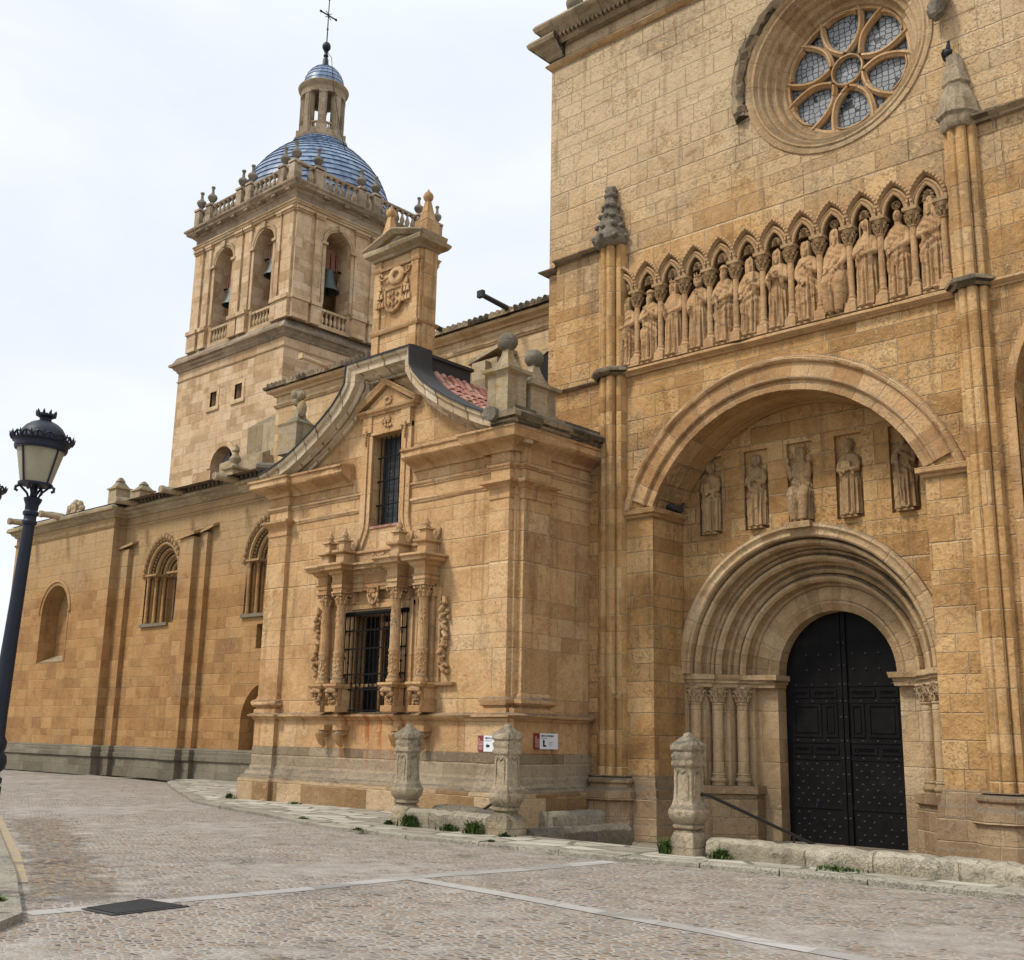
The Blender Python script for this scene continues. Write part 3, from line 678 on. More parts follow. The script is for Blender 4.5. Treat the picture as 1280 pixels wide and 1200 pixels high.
# relieving arch moulding, built of voussoirs, with a hood roll
am = MB()
am.arch(AX, AZ, [(RI, YT-.03), (RI, YT+.1), (3.98, YT+.1), (3.98, YT-.05), (3.62, YT-.05), (3.60, YT-.01), (3.50, YT-.01), (3.46, YT-.045)], aS+.004, pi-aS-.004, 56)
am.arch(AX, AZ, [(3.92, YT-.06), (3.94, YT-.11), (3.99, YT-.14), (4.05, YT-.13), (4.09, YT-.08), (4.09, YT+.05), (3.92, YT+.05)], asin(1.25/4.0)-.02, pi-asin(1.25/4.0)+.02, 56)
am.arch(AX, AZ, [(3.56, YT-.07), (3.59, YT-.10), (3.63, YT-.07), (3.63, YT+.0), (3.56, YT+.0)], aS, pi-aS, 56)
obj('relieving_arch', am, M_archA, tr)
im = MB()
IP = [(-.02, 6.50), (.05, 6.52), (.06, 6.58), (.13, 6.60), (.14, 6.70), (-.02, 6.70)]
for pth in ([(-15.25, YT), (xl, YT), (xl, 21.6)], [(xr, 21.6), (xr, YT), (-7.42, YT)]): obj('impost', MB().mould(pth, IP), M_carve, tr)

# portal
po = obj('portal', MB().mould([(xl+.0, 21.6), (-14.5, 21.98), (-14.23, 21.98), (-14.23, 22.38), (-13.84, 22.38), (-13.84, 22.78), (-13.45, 22.78), (-13.45, 22.95), (-12.95, 22.95), (-12.95, 23.4)],
    [(-.4, .70), (0, .70), (0, 2.86), (-.4, 2.86)]), M_portal, tr)
jr = MB()
mir = lambda pts: [(2*PX-x, y) for x, y in pts[::-1]]
JL = [(xl, 21.6), (-14.5, 21.98), (-14.23, 21.98), (-14.23, 22.38), (-13.84, 22.38), (-13.84, 22.78), (-13.45, 22.78), (-13.45, 22.95), (-12.95, 22.95), (-12.95, 23.4)]
JR = mir([(-14.55, 21.6)]+JL[1:])
jr.mould(JR, [(-.4, -.45), (0, -.45), (0, 2.86), (-.4, 2.86)])
obj('jamb', jr, M_portal, po)
obj('jamb_foot', MB().mould([(-13.45, 22.80), (-13.45, 22.95), (-12.95, 22.95), (-12.95, 23.4)], [(-.4, -.45), (0, -.45), (0, .70), (-.4, .70)]), M_portal, po)
for side in (1, -1):
    pl = MB()
    pth = [(-14.56, 21.62), (-14.40, 21.62), (-13.40, 22.62), (-13.40, 22.93)]
    if side < 0: pth = mir(pth)
    pl.mould(pth, [(-.5, -.45), (.07, -.45), (.07, .42), (.03, .44), (.03, .50), (.10, .53), (.10, .70), (-.5, .70)])
    obj('plinth', pl, M_tranlow, po)
ib = MB()
IB = [(-.15, 2.82), (.04, 2.82), (.05, 2.89), (.09, 2.92), (.09, 2.97), (.14, 2.99), (.14, 3.10), (-.15, 3.10)]
for pth in ([(-14.55, 21.75), (-14.30, 21.75), (-14.08, 21.97), (-14.08, 22.10), (-13.70, 22.42), (-13.70, 22.52), (-13.42, 22.80), (-12.96, 22.80), (-12.96, 23.38)],):
    obj('impost_band', MB().mould(pth, IB), M_portal, po); obj('impost_band', MB().mould(mir(pth), IB), M_portal, po)
colpos = [(-14.38, 21.82), (-14.05, 22.20), (-13.66, 22.60)]
for side in (1, -1):
    for x, y in colpos:
        if side < 0: x = 2*PX-x
        sh = MB().lathe(x, y, [(.155, .70), (.155, .76), (.175, .78), (.185, .82), (.175, .86), (.14, .87), (.135, .91), (.15, .93), (.145, .96), (.125, .98), (.122, 1.6), (.120, 2.44), (.14, 2.45), (.14, 2.48), (.12, 2.49)], 20)
        c_ = obj('column', sh, M_portal, po)
        cp = MB().lathe(x, y, [(.12, 2.49), (.125, 2.58), (.14, 2.68), (.18, 2.78), (.20, 2.82)], 16)
        for tier, (zb, rr, nn) in enumerate([(2.50, .125, 8), (2.60, .14, 8)]):
            for k in range(nn):
                a = 2*pi*(k+.5*tier)/nn
                d = Vector((cos(a), sin(a), 0)); o_ = Vector((x, y, zb))
                cp.tube([o_+d*rr, o_+d*(rr+.02)+Vector((0, 0, .10)), o_+d*(rr+.06)+Vector((0, 0, .16)), o_+d*(rr+.085)+Vector((0, 0, .145)), o_+d*(rr+.075)+Vector((0, 0, .11))], [.03, .034, .03, .024, .012], 6)
        cp.box(x-.17, x+.17, y-.17, y+.17, 2.79, 2.835)
        obj('capital', cp, M_portal, po)
av = MB(); out_ = lambda pr_, d=.10: [(r_+d, y_) for r_, y_ in pr_]
def roll(rc, yc, rad, a0=150, a1=390, n=9):
    return [(rc+rad*cos(radians(a0+(a1-a0)*i/n)), yc+rad*sin(radians(a0+(a1-a0)*i/n))) for i in range(n+1)]
# stepped orders with a roll in every nook and a hollow beside it
av.arch(PX, PZ, out_([(2.99, 21.60), (2.99, 21.50), (2.95, 21.47), (2.90, 21.46), (2.86, 21.50), (2.80, 21.52), (2.74, 21.50), (2.70, 21.53), (2.70, 21.98), (2.99, 21.98)]), 0, pi, 56)
av.arch(PX, PZ, out_([(2.71, 21.80), (2.69, 21.70), (2.64, 21.64), (2.58, 21.65), (2.54, 21.72), (2.55, 21.80), (2.60, 21.90), (2.60, 22.00), (2.55, 21.99), (2.52, 22.03), (2.52, 22.10), (2.48, 22.06), (2.43, 22.12), (2.42, 22.38), (2.72, 22.38)]), 0, pi, 56)
av.arch(PX, PZ, out_([(2.43, 22.22), (2.41, 22.12), (2.36, 22.05), (2.30, 22.06), (2.25, 22.13), (2.26, 22.20), (2.31, 22.30), (2.30, 22.40), (2.24, 22.38), (2.20, 22.42), (2.20, 22.50), (2.12, 22.44), (2.05, 22.52), (2.03, 22.78), (2.44, 22.78)]), 0, pi, 56)
av.arch(PX, PZ, out_([(2.04, 22.62), (2.02, 22.52), (1.97, 22.45), (1.91, 22.46), (1.86, 22.53), (1.87, 22.60), (1.92, 22.70), (1.90, 22.80), (1.84, 22.78), (1.80, 22.82), (1.78, 22.80), (1.78, 23.0), (2.05, 23.0)]), 0, pi, 56)
av.arch(PX, PZ, [(1.90, 22.86), (1.60, 22.86), (1.58, 22.83), (1.53, 22.82), (1.49, 22.86), (1.44, 22.90), (1.37, 22.95), (1.37, 23.4), (1.90, 23.4)], 0, pi, 56)
obj('archivolt', av, M_archP, po)
# door
dr = obj('door', MB().wall([(PX-1.6, -.45), (PX+1.6, -.45), (PX+1.6, 4.6), (PX-1.6, 4.6)], [], 23.36), M_dark, tr, recalc=False)
def leaf(s):
    mb = MB(); yf = 23.28; R = 1.39
    out = [(PX, -.44)]+[(PX, PZ-.02+R)]+[(PX+s*R*sin(pi/2*i/16), PZ-.02+R*cos(pi/2*i/16)) for i in range(1, 17)]+[(PX+s*R, -.44)]
    if s > 0: out = out[::-1]
    mb.prism([(x, yf, z) for x, z in out], (0, .06, 0))
    def panel(x0, x1, z0, z1, d=.03, fr_=.05):
        X0, X1 = sorted((PX+s*x0, PX+s*x1))
        for (a, b, c, e) in ((X0, X1, z0, z0+fr_), (X0, X1, z1-fr_, z1), (X0, X0+fr_, z0+fr_, z1-fr_), (X1-fr_, X1, z0+fr_, z1-fr_)): mb.box(a, b, yf-.022, yf+.01, c, e)
        mb.frustum(0, 0, 0, 1, 1, 1, 1, 1) if False else None
        mb.box(X0+fr_+.04, X1-fr_-.04, yf-d*.6, yf+.01, z0+fr_+.04, z1-fr_-.04)
    for z0, z1 in ((2.62, 2.80), (1.42, 1.60)):
        panel(.16, .72, z0, z1); panel(.80, 1.24, z0, z1)
    panel(.16, .46, 1.78, 2.48); panel(.54, 1.22, 1.78, 2.48)
    for z in (2.90, 2.54, 1.70, 1.34, .32): mb.box(*sorted((PX+s*.10, PX+s*1.29)), yf-.018, yf+.01, z-.045, z+.045)
    mb.box(*sorted((PX+s*.012, PX+s*.11)), yf-.05, yf+.01, -.43, PZ+R-.06)
    # nail heads: a little pyramid each
    spots = [(x, z) for z in (2.90, 2.54, 1.70, 1.34) for x in (.06, .40, .74, 1.12)]
    rr = random.Random(5+s); k = 0; z = 1.20
    while z > -.38:
        for i in range(5):
            x = .22+.235*i+(.117 if k % 2 else 0)
            if x < 1.27 and rr.random() > .07: spots.append((x+rr.uniform(-.012, .012), z+rr.uniform(-.012, .012)))
        z -= .128; k += 1
    spots += [(x, z) for z in (3.55, 3.22) for x in (.25, .55, .85)]+[(.06, z) for z in (2.2, 1.0, .6, .1, 3.3, 3.8)]
    st = MB()
    for x, z in spots:
        x = PX+s*x; e = .030; y0 = yf-.02 if z > 1.3 else yf
        if abs(x-(PX+s*.06)) < .001: y0 = yf-.05
        st.add([(x-e, y0, z), (x, y0, z-e), (x+e, y0, z), (x, y0, z+e), (x, y0-.03, z)], [(0, 1, 4), (1, 2, 4), (2, 3, 4), (3, 0, 4)])
    o = obj('door_leaf', mb, M_door, dr); q = obj('nail_heads', st, M_stud, o); q['kind'] = 'stuff'
    return o
leaf(-1); leaf(1)

# piers with bundled shafts and stubby spires
def pier(cx, x0, x1, white=False):
    pr = MB(); y = YT; cxm = (x0+x1)/2; w = (x1-x0)/2
    # plan: three half-round shafts with fillets between them
    pts = [(x0-.02, y+.1), (x0-.02, y-.05)]
    for (a, b, rad) in ((-w*.80, -.07, .085), (-w*.34, -.19, .105), (w*.22, -.22, .105), (w*.74, -.11, .09)):
        for k in range(6):
            t_ = pi+pi*k/5; pts.append((cxm+a+rad*cos(t_), y+b+rad*sin(t_)*1.0))
    pts += [(x1+.02, y-.05), (x1+.02, y+.1)]
    shaft = lambda z0, z1: pr.prism([(px_, py_, z0) for px_, py_ in pts], (0, 0, z1-z0))
    shaft(.86, 10.0); shaft(10.12, 13.25)
    p = obj('pier', pr, M_pier, tr)
    b = MB(); pl_ = [(x0-.16, y+.1), (x0-.16, y-.22), (x0+.1, y-.46), (x1-.1, y-.46), (x1+.16, y-.22), (x1+.16, y+.1)]
    b.mould(pl_, [(-.3, -.45), (.10, -.45), (.10, -.05), (.07, 0), (.07, .34), (.14, .38), (.14, .56), (.09, .60), (.02, .64), (.02, .70), (.06, .74), (.06, .79), (.0, .83), (-.1, .88), (-.3, .88)])
    b.prism([(px_, py_, .86) for px_, py_ in pl_], (0, 0, .015)); obj('pier_base', b, M_tranlow, p)
    c_ = MB(); q = [(x0-.03, y+.1), (x0-.03, y-.14), (cxm-.17, y-.34), (cxm+.17, y-.34), (x1+.03, y-.14), (x1+.03, y+.1)]
    c_.mould(q, [(-.3, 9.94), (.02, 9.94), (.06, 9.99), (.12, 10.02), (.13, 10.08), (.08, 10.12), (.02, 10.15), (-.3, 10.15)]); obj('pier_collar', c_, M_weather, p)
    s_ = MB(); rr = random.Random(int(cx*10))
    prof = [(.30, 13.22), (.40, 13.28), (.46, 13.36), (.45, 13.5), (.37, 13.66), (.30, 13.85), (.22, 14.1), (.17, 14.35), (.13, 14.55), (.18, 14.58), (.18, 14.64), (.12, 14.68), (.15, 14.76), (.13, 14.83), (.02, 14.87)]
    s_.lathe(cxm, y-.10, prof, 10, 1, .95)
    if white: s_ = MB().lathe(cxm, y-.10, [(.30, 13.22), (.34, 13.26), (.36, 13.34), (.35, 13.45), (.40, 13.50), (.37, 13.75), (.28, 14.05), (.24, 14.15), (.26, 14.20), (.20, 14.45), (.15, 14.7), (.14, 14.83), (.02, 14.86)], 7, 1, .95)
    for zz, r_ in (() if white else ((13.42, .44), (13.72, .34), (14.02, .24), (14.3, .18))):
        for k in range(8):
            a = 2*pi*k/8+rr.uniform(-.1, .1); s_.ball((cxm+r_*cos(a), y-.1+r_*sin(a), zz+rr.uniform(-.03, .03)), (.085*rr.uniform(.7, 1.2),)*2+(.07,), 7, 5)
    s_.v = [(x_+rr.uniform(-.018, .018), y_+rr.uniform(-.018, .018), z_+rr.uniform(-.012, .012)) for x_, y_, z_ in s_.v]
    obj('spire', s_, M_darkstone if not white else M_post, p)
    return p
pier(-15.6, -15.95, -15.24); pier(-7.15, -7.45, -6.86, True)

# string course under the arcade, ledges, corner strip
sc_ = MB(); sd_ = MB()
sc_.mould([(-15.2, YT), (-7.5, YT)], [(-.05, 9.90), (.05, 9.90), (.09, 9.95), (.16, 9.99), (.16, 10.05), (-.05, 10.07)])
sd_.mould([(-6.8, YT), (3, YT)], [(-.05, 9.90), (.05, 9.90), (.09, 9.95), (.16, 9.99), (.14, 10.05), (-.05, 10.10)])
obj('string_course', sc_, M_carve, tr); obj('string_course', sd_, M_carve, tr)
LP = [(-.05, 0), (.10, .0), (.12, .05), (.24, .09), (.24, .13), (-.05, .26)]
def ledge(path, z, k=1.): obj('ledge', MB().mould(path, [(o*k, z+h_*k) for o, h_ in LP]), M_weather, tr)
ledge([(-17.30, YT-.12), (-15.95, YT-.12)], 13.22, .8); ledge([(-6.86, YT-.03), (3, YT-.03)], 13.25)
ledge([(-17.3, YT-.12), (-15.95, YT-.12)], 9.85, .5)
ledge([(-17.67, 24), (-17.67, YT-.01), (-17.3, YT-.01)], 13.1, .8); ledge([(-17.67, 24), (-17.67, YT-.01), (-17.3, YT-.01)], 9.7, .5)
obj('wall_strip', MB().box(-17.30, -15.9, YT-.12, YT+.02, -.45, 13.25), M_tran, tr)
ls = MB().box(-6.9, bx0, YT-.03, YT+.02, .7, 13.28); ls.box(bx1, 3, YT-.03, YT+.02, .7, 13.28)
ls.wall([(bx0, 7.75)]+pointed((bx0+bx1)/2, (bx1-bx0)/2, 7.75, 9.9)+[(bx1, 7.75), (bx1, 13.28), (bx0, 13.28)], [], YT-.03)
obj('wall_strip', ls, M_tran, tr)
vo = MB()
pin = [(bx0, -.3)]+pointed((bx0+bx1)/2, (bx1-bx0)/2, 7.75, 9.9, 10)+[(bx1, -.3)]
vo.sweep(pin, [(0, YT-.06), (-.0, YT+.02), (.16, YT-.02), (.16, YT-.06)][::-1]); obj('blind_arch', vo, M_carve, tr)
# top cornice with a row of small dentils
co = MB(); path = [(-17.33, YT+.6), (-17.33, YT-.12), (3, YT-.12)]
co.mould([(-17.65, 26), (-17.65, YT), (3, YT)], [(-.1, 18.93), (.05, 18.95), (.10, 19.0), (.14, 19.05), (.10, 19.10), (-.1, 19.12)])
obj('cornice_string', co, M_carve, tr)
c2_ = MB().mould(path, [(-.1, 19.50), (.06, 19.50), (.12, 19.56), (.14, 19.62), (.30, 19.72), (.34, 19.80), (.46, 19.86), (.50, 19.95), (.46, 20.04), (.30, 20.12), (-.1, 20.20)])
lp_ = MB().mould([(-17.65, 26), (-17.65, YT), (-17.2, YT)], [(-.1, 19.20), (.06, 19.20), (.12, 19.26), (.14, 19.32), (.30, 19.42), (.34, 19.50), (.46, 19.56), (.50, 19.65), (.46, 19.74), (.30, 19.82), (-.1, 19.90)]); obj('cornice', lp_, M_weather, tr)
for i in range(150):
    x = -17.25+.135*i; c2_.box(x, x+.075, YT-.12-.25, YT-.12-.14, 19.60, 19.70)
obj('cornice', c2_, M_weather, tr)
tb = MB().lathe(-16.72, YT-.2, [(.17, 20.05), (.15, 20.16), (.10, 20.22), (.2, 20.32), (.24, 20.45), (.2, 20.6), (.05, 20.68)], 14); obj('ball_finial', tb, M_darkstone, tr)
ap = MB().box(-15.9, -2.5, YT+.1, YT+.6, 20.05, 21.6); obj('parapet', ap, M_tran, tr)
br = MB(); rr = random.Random(4)
br.tube([(-7.30, YT+.05, 16.3), (-7.32, YT-.14, 16.15), (-7.36, YT-.30, 15.95), (-7.34, YT-.33, 15.75)], [.12, .17, .19, .08], 9)
br.ball((-7.36, YT-.28, 15.86), (.17, .17, .2), 9, 7); br.v = [(x+rr.uniform(-.03, .03), y+rr.uniform(-.03, .03), z+rr.uniform(-.03, .03)) for x, y, z in br.v]
obj('corbel_stub', br, M_darkstone, tr)

# rose window
RX, RZ_ = -9.70, 15.97
rm = MB()
rprof = [(2.16, YT+.02), (2.16, YT-.03), (2.08, YT-.03), (2.05, YT), (2.02, YT+.02), (1.99, YT-.01), (1.95, YT), (1.93, YT+.06), (1.90, YT+.10), (1.86, YT+.08), (1.83, YT+.12), (1.82, YT+.20), (1.77, YT+.23), (1.73, YT+.21), (1.70, YT+.27), (1.69, YT+.34), (1.63, YT+.38), (1.59, YT+.37), (1.56, YT+.43), (1.55, YT+.52), (1.50, YT+.55), (1.46, YT+.54), (1.43, YT+.60), (1.42, YT+.85), (2.16, YT+.85)]
rm.arch(RX, RZ_, rprof, 0, 2*pi, 80, True)
rw = obj('rose_window', rm, M_rose, tr)
hd = MB().arch(RX, RZ_, [(2.16, YT-.02), (2.20, YT-.12), (2.28, YT-.19), (2.38, YT-.15), (2.46, YT-.12), (2.52, YT+.02)], radians(15), radians(196), 60)
rr = random.Random(9); hd.v = [(x+rr.uniform(-.035, .035), y+rr.uniform(-.04, .03), z+rr.uniform(-.035, .035)) for x, y, z in hd.v]
obj('hood_mould', hd, M_weather, rw)
tc_ = MB(); yt = YT+.68; R2 = 1.44; rot = radians(4)
def bar(pts, r=.070): tc_.sweep(pts, [(-r, yt+.05), (-r, yt-.02), (-r*.45, yt-.06), (-r*.3, yt-.10), (r*.3, yt-.10), (r*.45, yt-.06), (r, yt-.02), (r, yt+.05)])
tc_.arch(RX, RZ_, [(.325, yt-.04), (.335, yt-.07), (.365, yt-.07), (.38, yt-.04), (.38, yt+.05), (.325, yt+.05)], 0, 2*pi, 32, True)
tc_.arch(RX, RZ_, [(R2-.07, yt-.07), (R2+.02, yt-.07), (R2+.02, yt+.06), (R2-.07, yt+.06)], 0, 2*pi, 64, True)
for k in range(6):
    a = rot+k*pi/3
    for s in (1, -1):
        pts = []
        for i in range(11):
            t_ = i/10; r_ = .37+(R2-.37)*t_; off = s*(.02+.155*t_**2.2+(.0 if t_ < .8 else .0)+.05*sin(pi*t_)*-1)
            off = s*(.13*max(0, 1-t_/.42)**2+.05+.27*max(0, (t_-.36)/.64)**1.8)
            pts.append((RX+r_*cos(a)-off*sin(a), RZ_+r_*sin(a)+off*cos(a)))
        bar(pts)
    # arcs that close the wide end of every light
    b0, b1 = a+radians(14), a+pi/3-radians(14)
    bar([(RX+(R2-.03-.07*abs(2*i/10-1)**2.5)*cos(b0+(b1-b0)*i/10), RZ_+(R2-.03-.07*abs(2*i/10-1)**2.5)*sin(b0+(b1-b0)*i/10)) for i in range(11)], .04)
obj('tracery', tc_, M_chaptrim, rw)
gl = MB().add([(RX+1.46*cos(2*pi*i/48), YT+.76, RZ_+1.46*sin(2*pi*i/48)) for i in range(48)], [tuple(range(48))])
obj('glass', gl, M_roseglass, rw)

# the arcade of niches
ar = obj('arcade', MB().box(AX0-AP/2+.02, AX0+AP*(NB-.5)-.02, YT-.03, YT+.70, 10.03, 10.085), M_statue, tr)
for j in range(NB+1):
    x = AX0-AP/2+AP*j
    if j == 0: x += .06
    if j == NB: x -= .06
    y = YT-.02
    mb = MB().frustum(x, y, 10.085, 10.30, .13, .13, .115, .115)
    mb.lathe(x, y, [(.115, 10.30), (.12, 10.33), (.10, 10.36), (.085, 10.40), (.095, 10.43), (.07, 10.46), (.066, 11.0), (.064, 11.56), (.085, 11.57), (.085, 11.60), (.068, 11.61)], 14)
    cl = obj('colonnette', mb, M_statue, ar)
    cp = MB().lathe(x, y, [(.066, 11.60), (.075, 11.68), (.10, 11.78), (.14, 11.84), (.15, 11.88)], 10)
    cp.box(x-.15, x+.15, y-.15, y+.15, 11.88, 11.955)
    for tier in (0, 1):
        for k in range(7):
            a = 2*pi*(k+.5*tier)/7; d = Vector((cos(a), sin(a), 0)); o_ = Vector((x, y, 11.66+.10*tier)); r_ = .075+.03*tier
            cp.tube([o_+d*r_-Vector((0, 0, .06)), o_+d*(r_+.03)+Vector((0, 0, .03)), o_+d*(r_+.06)+Vector((0, 0, .02))], [.025, .034, .03], 6)
    obj('capital', cp, M_relief, ar)
for i in range(NB):
    x = AX0+AP*i
    mb = MB()
    pp = pointed(x, .272, AZS, 12.42, 10)
    # inner order, then hood; left of travel (left to right over the top) is outward
    mb.sweep(pp, [(-.01, YT-.06), (-.01, YT+.2), (.05, YT+.06), (.06, YT-.09), (.02, YT-.10)])
    pp2 = pointed(x, .325, AZS, 12.55, 10)
    mb.sweep(pp2, [(0, YT-.09), (0, YT+.02), (.08, YT+.02), (.09, YT-.14), (.04, YT-.17)])
    for q in range(1, len(pp)-1):        # beads along the inner edge
        px_, pz_ = pp[q]; k = .045
        d = Vector((x-px_, AZS+.05-pz_)).normalized(); mb.ball((px_+d.x*.04, YT-.07, pz_+d.y*.04), .042, 7, 5)
    for q in range(1, 2*9):              # crockets on the hood
        t_ = q/18*(len(pp2)-1); a = int(t_); f_ = t_-a
        if a+1 < len(pp2):
            px_ = pp2[a][0]*(1-f_)+pp2[a+1][0]*f_; pz_ = pp2[a][1]*(1-f_)+pp2[a+1][1]*f_
            d = Vector((px_-x, pz_-AZS+.1)).normalized(); mb.ball((px_+d.x*.06, YT-.15, pz_+d.y*.06), (.038, .035, .030), 6, 4)
    obj('niche_arch', mb, M_statue, ar)
    # carved leaf or rosette hanging in the head of the niche
    lf = MB(); rr = random.Random(i)
    if i in (8, 10):
        lf.arch(x, 12.16, [(.065, YT+.04), (.085, YT+.01), (.10, YT+.04), (.085, YT+.09)], 0, 2*pi, 20, True)
        for k in range(6): lf.tube([(x, YT+.05, 12.16), (x+.07*cos(k*pi/3+.3), YT+.05, 12.16+.07*sin(k*pi/3+.3))], .016, 5)
    else:
        nl_ = 7 if i % 2 else 9
        for k in range(nl_):
            a = radians(-20)+radians(220)*k/(nl_-1); L_ = .15 if i % 3 else .12
            lf.tube([(x, YT+.12, 12.12), (x+L_*.6*cos(a), YT-.02, 12.12+L_*.8*sin(a)), (x+L_*cos(a)*1.1, YT+.03, 12.12+L_*1.3*sin(a))], [.022, .04, .012], 6)
    obj('niche_ornament', lf, M_relief, ar)
obj('arcade_back', MB().wall([(-15.6, 10.05), (-7.5, 10.05), (-7.5, 12.5), (-15.6, 12.5)], [], YT+.70), M_relief, ar, recalc=False)

# ------------------------------------------------------------------ statues
def figure(seed, hands=None, head=None, turn=0., beard=1., hair='short', props=(), mantle=True, hood=False, crown=False, seated=False, flat=1., halo=False, feet=True, lean=0.):
    """A robed standing figure about 1.8 m tall, facing -Y, feet at the origin."""
    rr = random.Random(seed); mb = MB()
    tab = [(.05, .235, .185), (.30, .225, .175), (.60, .215, .165), (.90, .225, .165), (1.05, .215, .155), (1.25, .232, .155), (1.38, .235, .14), (1.45, .205, .125), (1.49, .14, .10), (1.53, .085, .085), (1.60, .07, .078)]
    if seated: tab = [(.05, .25, .25), (.30, .235, .27), (.55, .255, .30), (.72, .255, .25), (.85, .24, .19)]+tab[4:]
    n, m = 84, 78; vs = []
    p1, p2, p3 = (rr.uniform(0, 6) for _ in range(3)); kf = rr.choice([13, 15, 17]); sl = rr.choice([-1, 1])
    for i in range(m+1):
        z = .05+1.55*i/m
        for (a, b) in zip(tab, tab[1:]):
            if a[0] <= z <= b[0]+1e-6:
                f = (z-a[0])/(b[0]-a[0]); f = f*f*(3-2*f); rx = a[1]+(b[1]-a[1])*f; ry = a[2]+(b[2]-a[2])*f; break
        env = max(0, min(1, (1.5-z)/.5)); low = max(0, min(1, (1.02-z)/.3))
        for j in range(n):
            t = 2*pi*j/n
            c_, s_ = cos(t), sin(t)
            v = abs(sin(.5*kf*t+p1+.9*sin(z*2.2+p2)))-.5        # long vertical folds
            v2 = abs(sin(.5*(kf+8)*t+p3))-.5
            g = .078*low*v+.030*low*v2+.028*env*v2
            if mantle:                                          # swags across the hips and chest
                ph = z*17+sl*2.4*c_*1.2+1.4*s_
                w = max(0, 1-abs(z-.92)/.36)*(1 if s_ < .3 else .3)
                g += .058*w*(abs(sin(ph))-.5)
                ph2 = z*22-sl*3.2*c_; w2 = max(0, 1-abs(z-1.28)/.16)*(1 if s_ < .3 else .3)
                g += .036*w2*(abs(sin(ph2))-.5)
                hem = .42+.18*sl*c_                              # edge of the mantle
                if z > hem: g += .022*min(1, (z-hem)/.03)*min(1, max(0, (1.0-z)/.3))
            if z < .12: g += .018*sin(7*t+p2)*(.12-z)/.07
            if 1.0 < z < 1.1: g -= .010*(1-abs(z-1.05)/.05)
            x = (rx+g)*c_; y = (ry+g)*s_
            vs.append((x+lean*(z-.8)*.12, y*(flat if y > 0 else 1), z))
    mb.add(vs, [(i*n+j, i*n+(j+1) % n, (i+1)*n+(j+1) % n, (i+1)*n+j) for i in range(m) for j in range(n)]+[tuple(range(n))[::-1], tuple(m*n+j for j in range(n))])
    lx = lean*.09
    if feet:
        for s in (-1, 1): mb.ball((s*.085, -.17, .045), (.05, .13, .05), 10, 7); mb.ball((s*.09, -.25, .035), (.05, .055, .035), 8, 6)
        mb.box(-.20, .20, -.20, .16, -.03, .02)
    if seated:
        for s in (-1, 1): mb.tube([(s*.12, .0, .78), (s*.14, -.20, .76), (s*.15, -.28, .62), (s*.13, -.26, .25), (s*.11, -.24, .06)], [.13, .125, .115, .10, .085], 12)
    # arms and hands
    hd = hands or ((-.10, -.22, 1.12), (.08, -.23, 1.20))
    for s, h in zip((-1, 1), hd):
        h = Vector(h); S = Vector((s*.195+lx, 0, 1.385))
        mid = (S+h)*.5; el = Vector((s*.225, -.06+min(0, h.y*.25), 1.10+max(0, (h.z-1.25))*.3))
        if h.z < .95: el = Vector((s*.222, -.06, 1.08))
        mb.tube([S+Vector((-s*.03, 0, .02)), S.lerp(el, .5)+Vector((s*.02, 0, 0)), el, el.lerp(h, .5), el.lerp(h, .85)], [.07, .076, .074, .066, .058], 12)
        mb.tube([el.lerp(h, .55)+Vector((0, 0, -.01)), el.lerp(h, .55)+Vector((0, .02, -.12)), el.lerp(h, .5)+Vector((0, .06, -.24))], [.055, .05, .02], 8)   # hanging sleeve
        d = (h-el).normalized(); mb.tube([el.lerp(h, .75), h], [.042, .034], 9)
        side = d.cross(Vector((0, 1, 0.2))).normalized(); pm = h+d*.045
        mb.ball(pm, (.042, .030, .045), 9, 7)
        for q in range(4):                                      # four fingers and a thumb
            o_ = pm+side*(-.030+.020*q)+d*.03; L_ = (.055, .068, .064, .048)[q]
            mb.tube([o_, o_+d*L_*.6+Vector((0, -.006, 0)), o_+d*L_+Vector((0, .012, -.004))], [.0125, .0115, .008], 6)
        mb.tube([pm-side*.03, pm-side*.055+d*.02, pm-side*.06+d*.05], [.013, .012, .008], 6)
    # neck and head
    hx, hz = lx+.02*turn, 1.70; R = Matrix.Rotation(-turn*.5, 3, 'Z') @ Matrix.Rotation((head or 0.)*.35, 3, 'X')
    hm = MB()
    hm.tube([(0, .01, -.2), (0, .0, -.05)], [.07, .062], 12)
    n2, m2 = 30, 24; hv = []
    for i in range(m2+1):
        t_ = -pi/2+pi*i/m2
        for j in range(n2):
            a = 2*pi*j/n2; x = .082*cos(t_)*cos(a); y = .102*cos(t_)*sin(a); z = .125*sin(t_)
            if y < 0:
                if z < -.03: x *= .90+.9*(z+.125)*1.0 if z < -.06 else 1
                ey = max(0, 1-abs(z-.012)/.022)*max(0, 1-abs(abs(x)-.034)/.022); y += .022*ey      # eye hollows
                bw_ = max(0, 1-abs(z-.045)/.018)*max(0, 1-abs(x)/.07); y -= .012*bw_
                mo = max(0, 1-abs(z+.062)/.010)*max(0, 1-abs(x)/.03); y += .012*mo
                ch = max(0, 1-abs(z+.092)/.03)*max(0, 1-abs(x)/.04); y -= .012*ch
            hv.append((x, y, z))
    hm.add(hv, [(i*n2+j, i*n2+(j+1) % n2, (i+1)*n2+(j+1) % n2, (i+1)*n2+j) for i in range(m2) for j in range(n2)])
    hm.add([(-.012, -.095, .035), (.012, -.095, .035), (.020, -.098, -.022), (-.020, -.098, -.022), (0, -.135, -.02), (0, -.112, .03)], [(0, 3, 4, 5), (1, 5, 4, 2), (3, 2, 4), (0, 5, 1)])
    for s in (-1, 1): hm.ball((s*.034, -.078, .010), (.014, .012, .009), 8, 6); hm.ball((s*.083, .01, -.005), (.014, .026, .034), 8, 6)
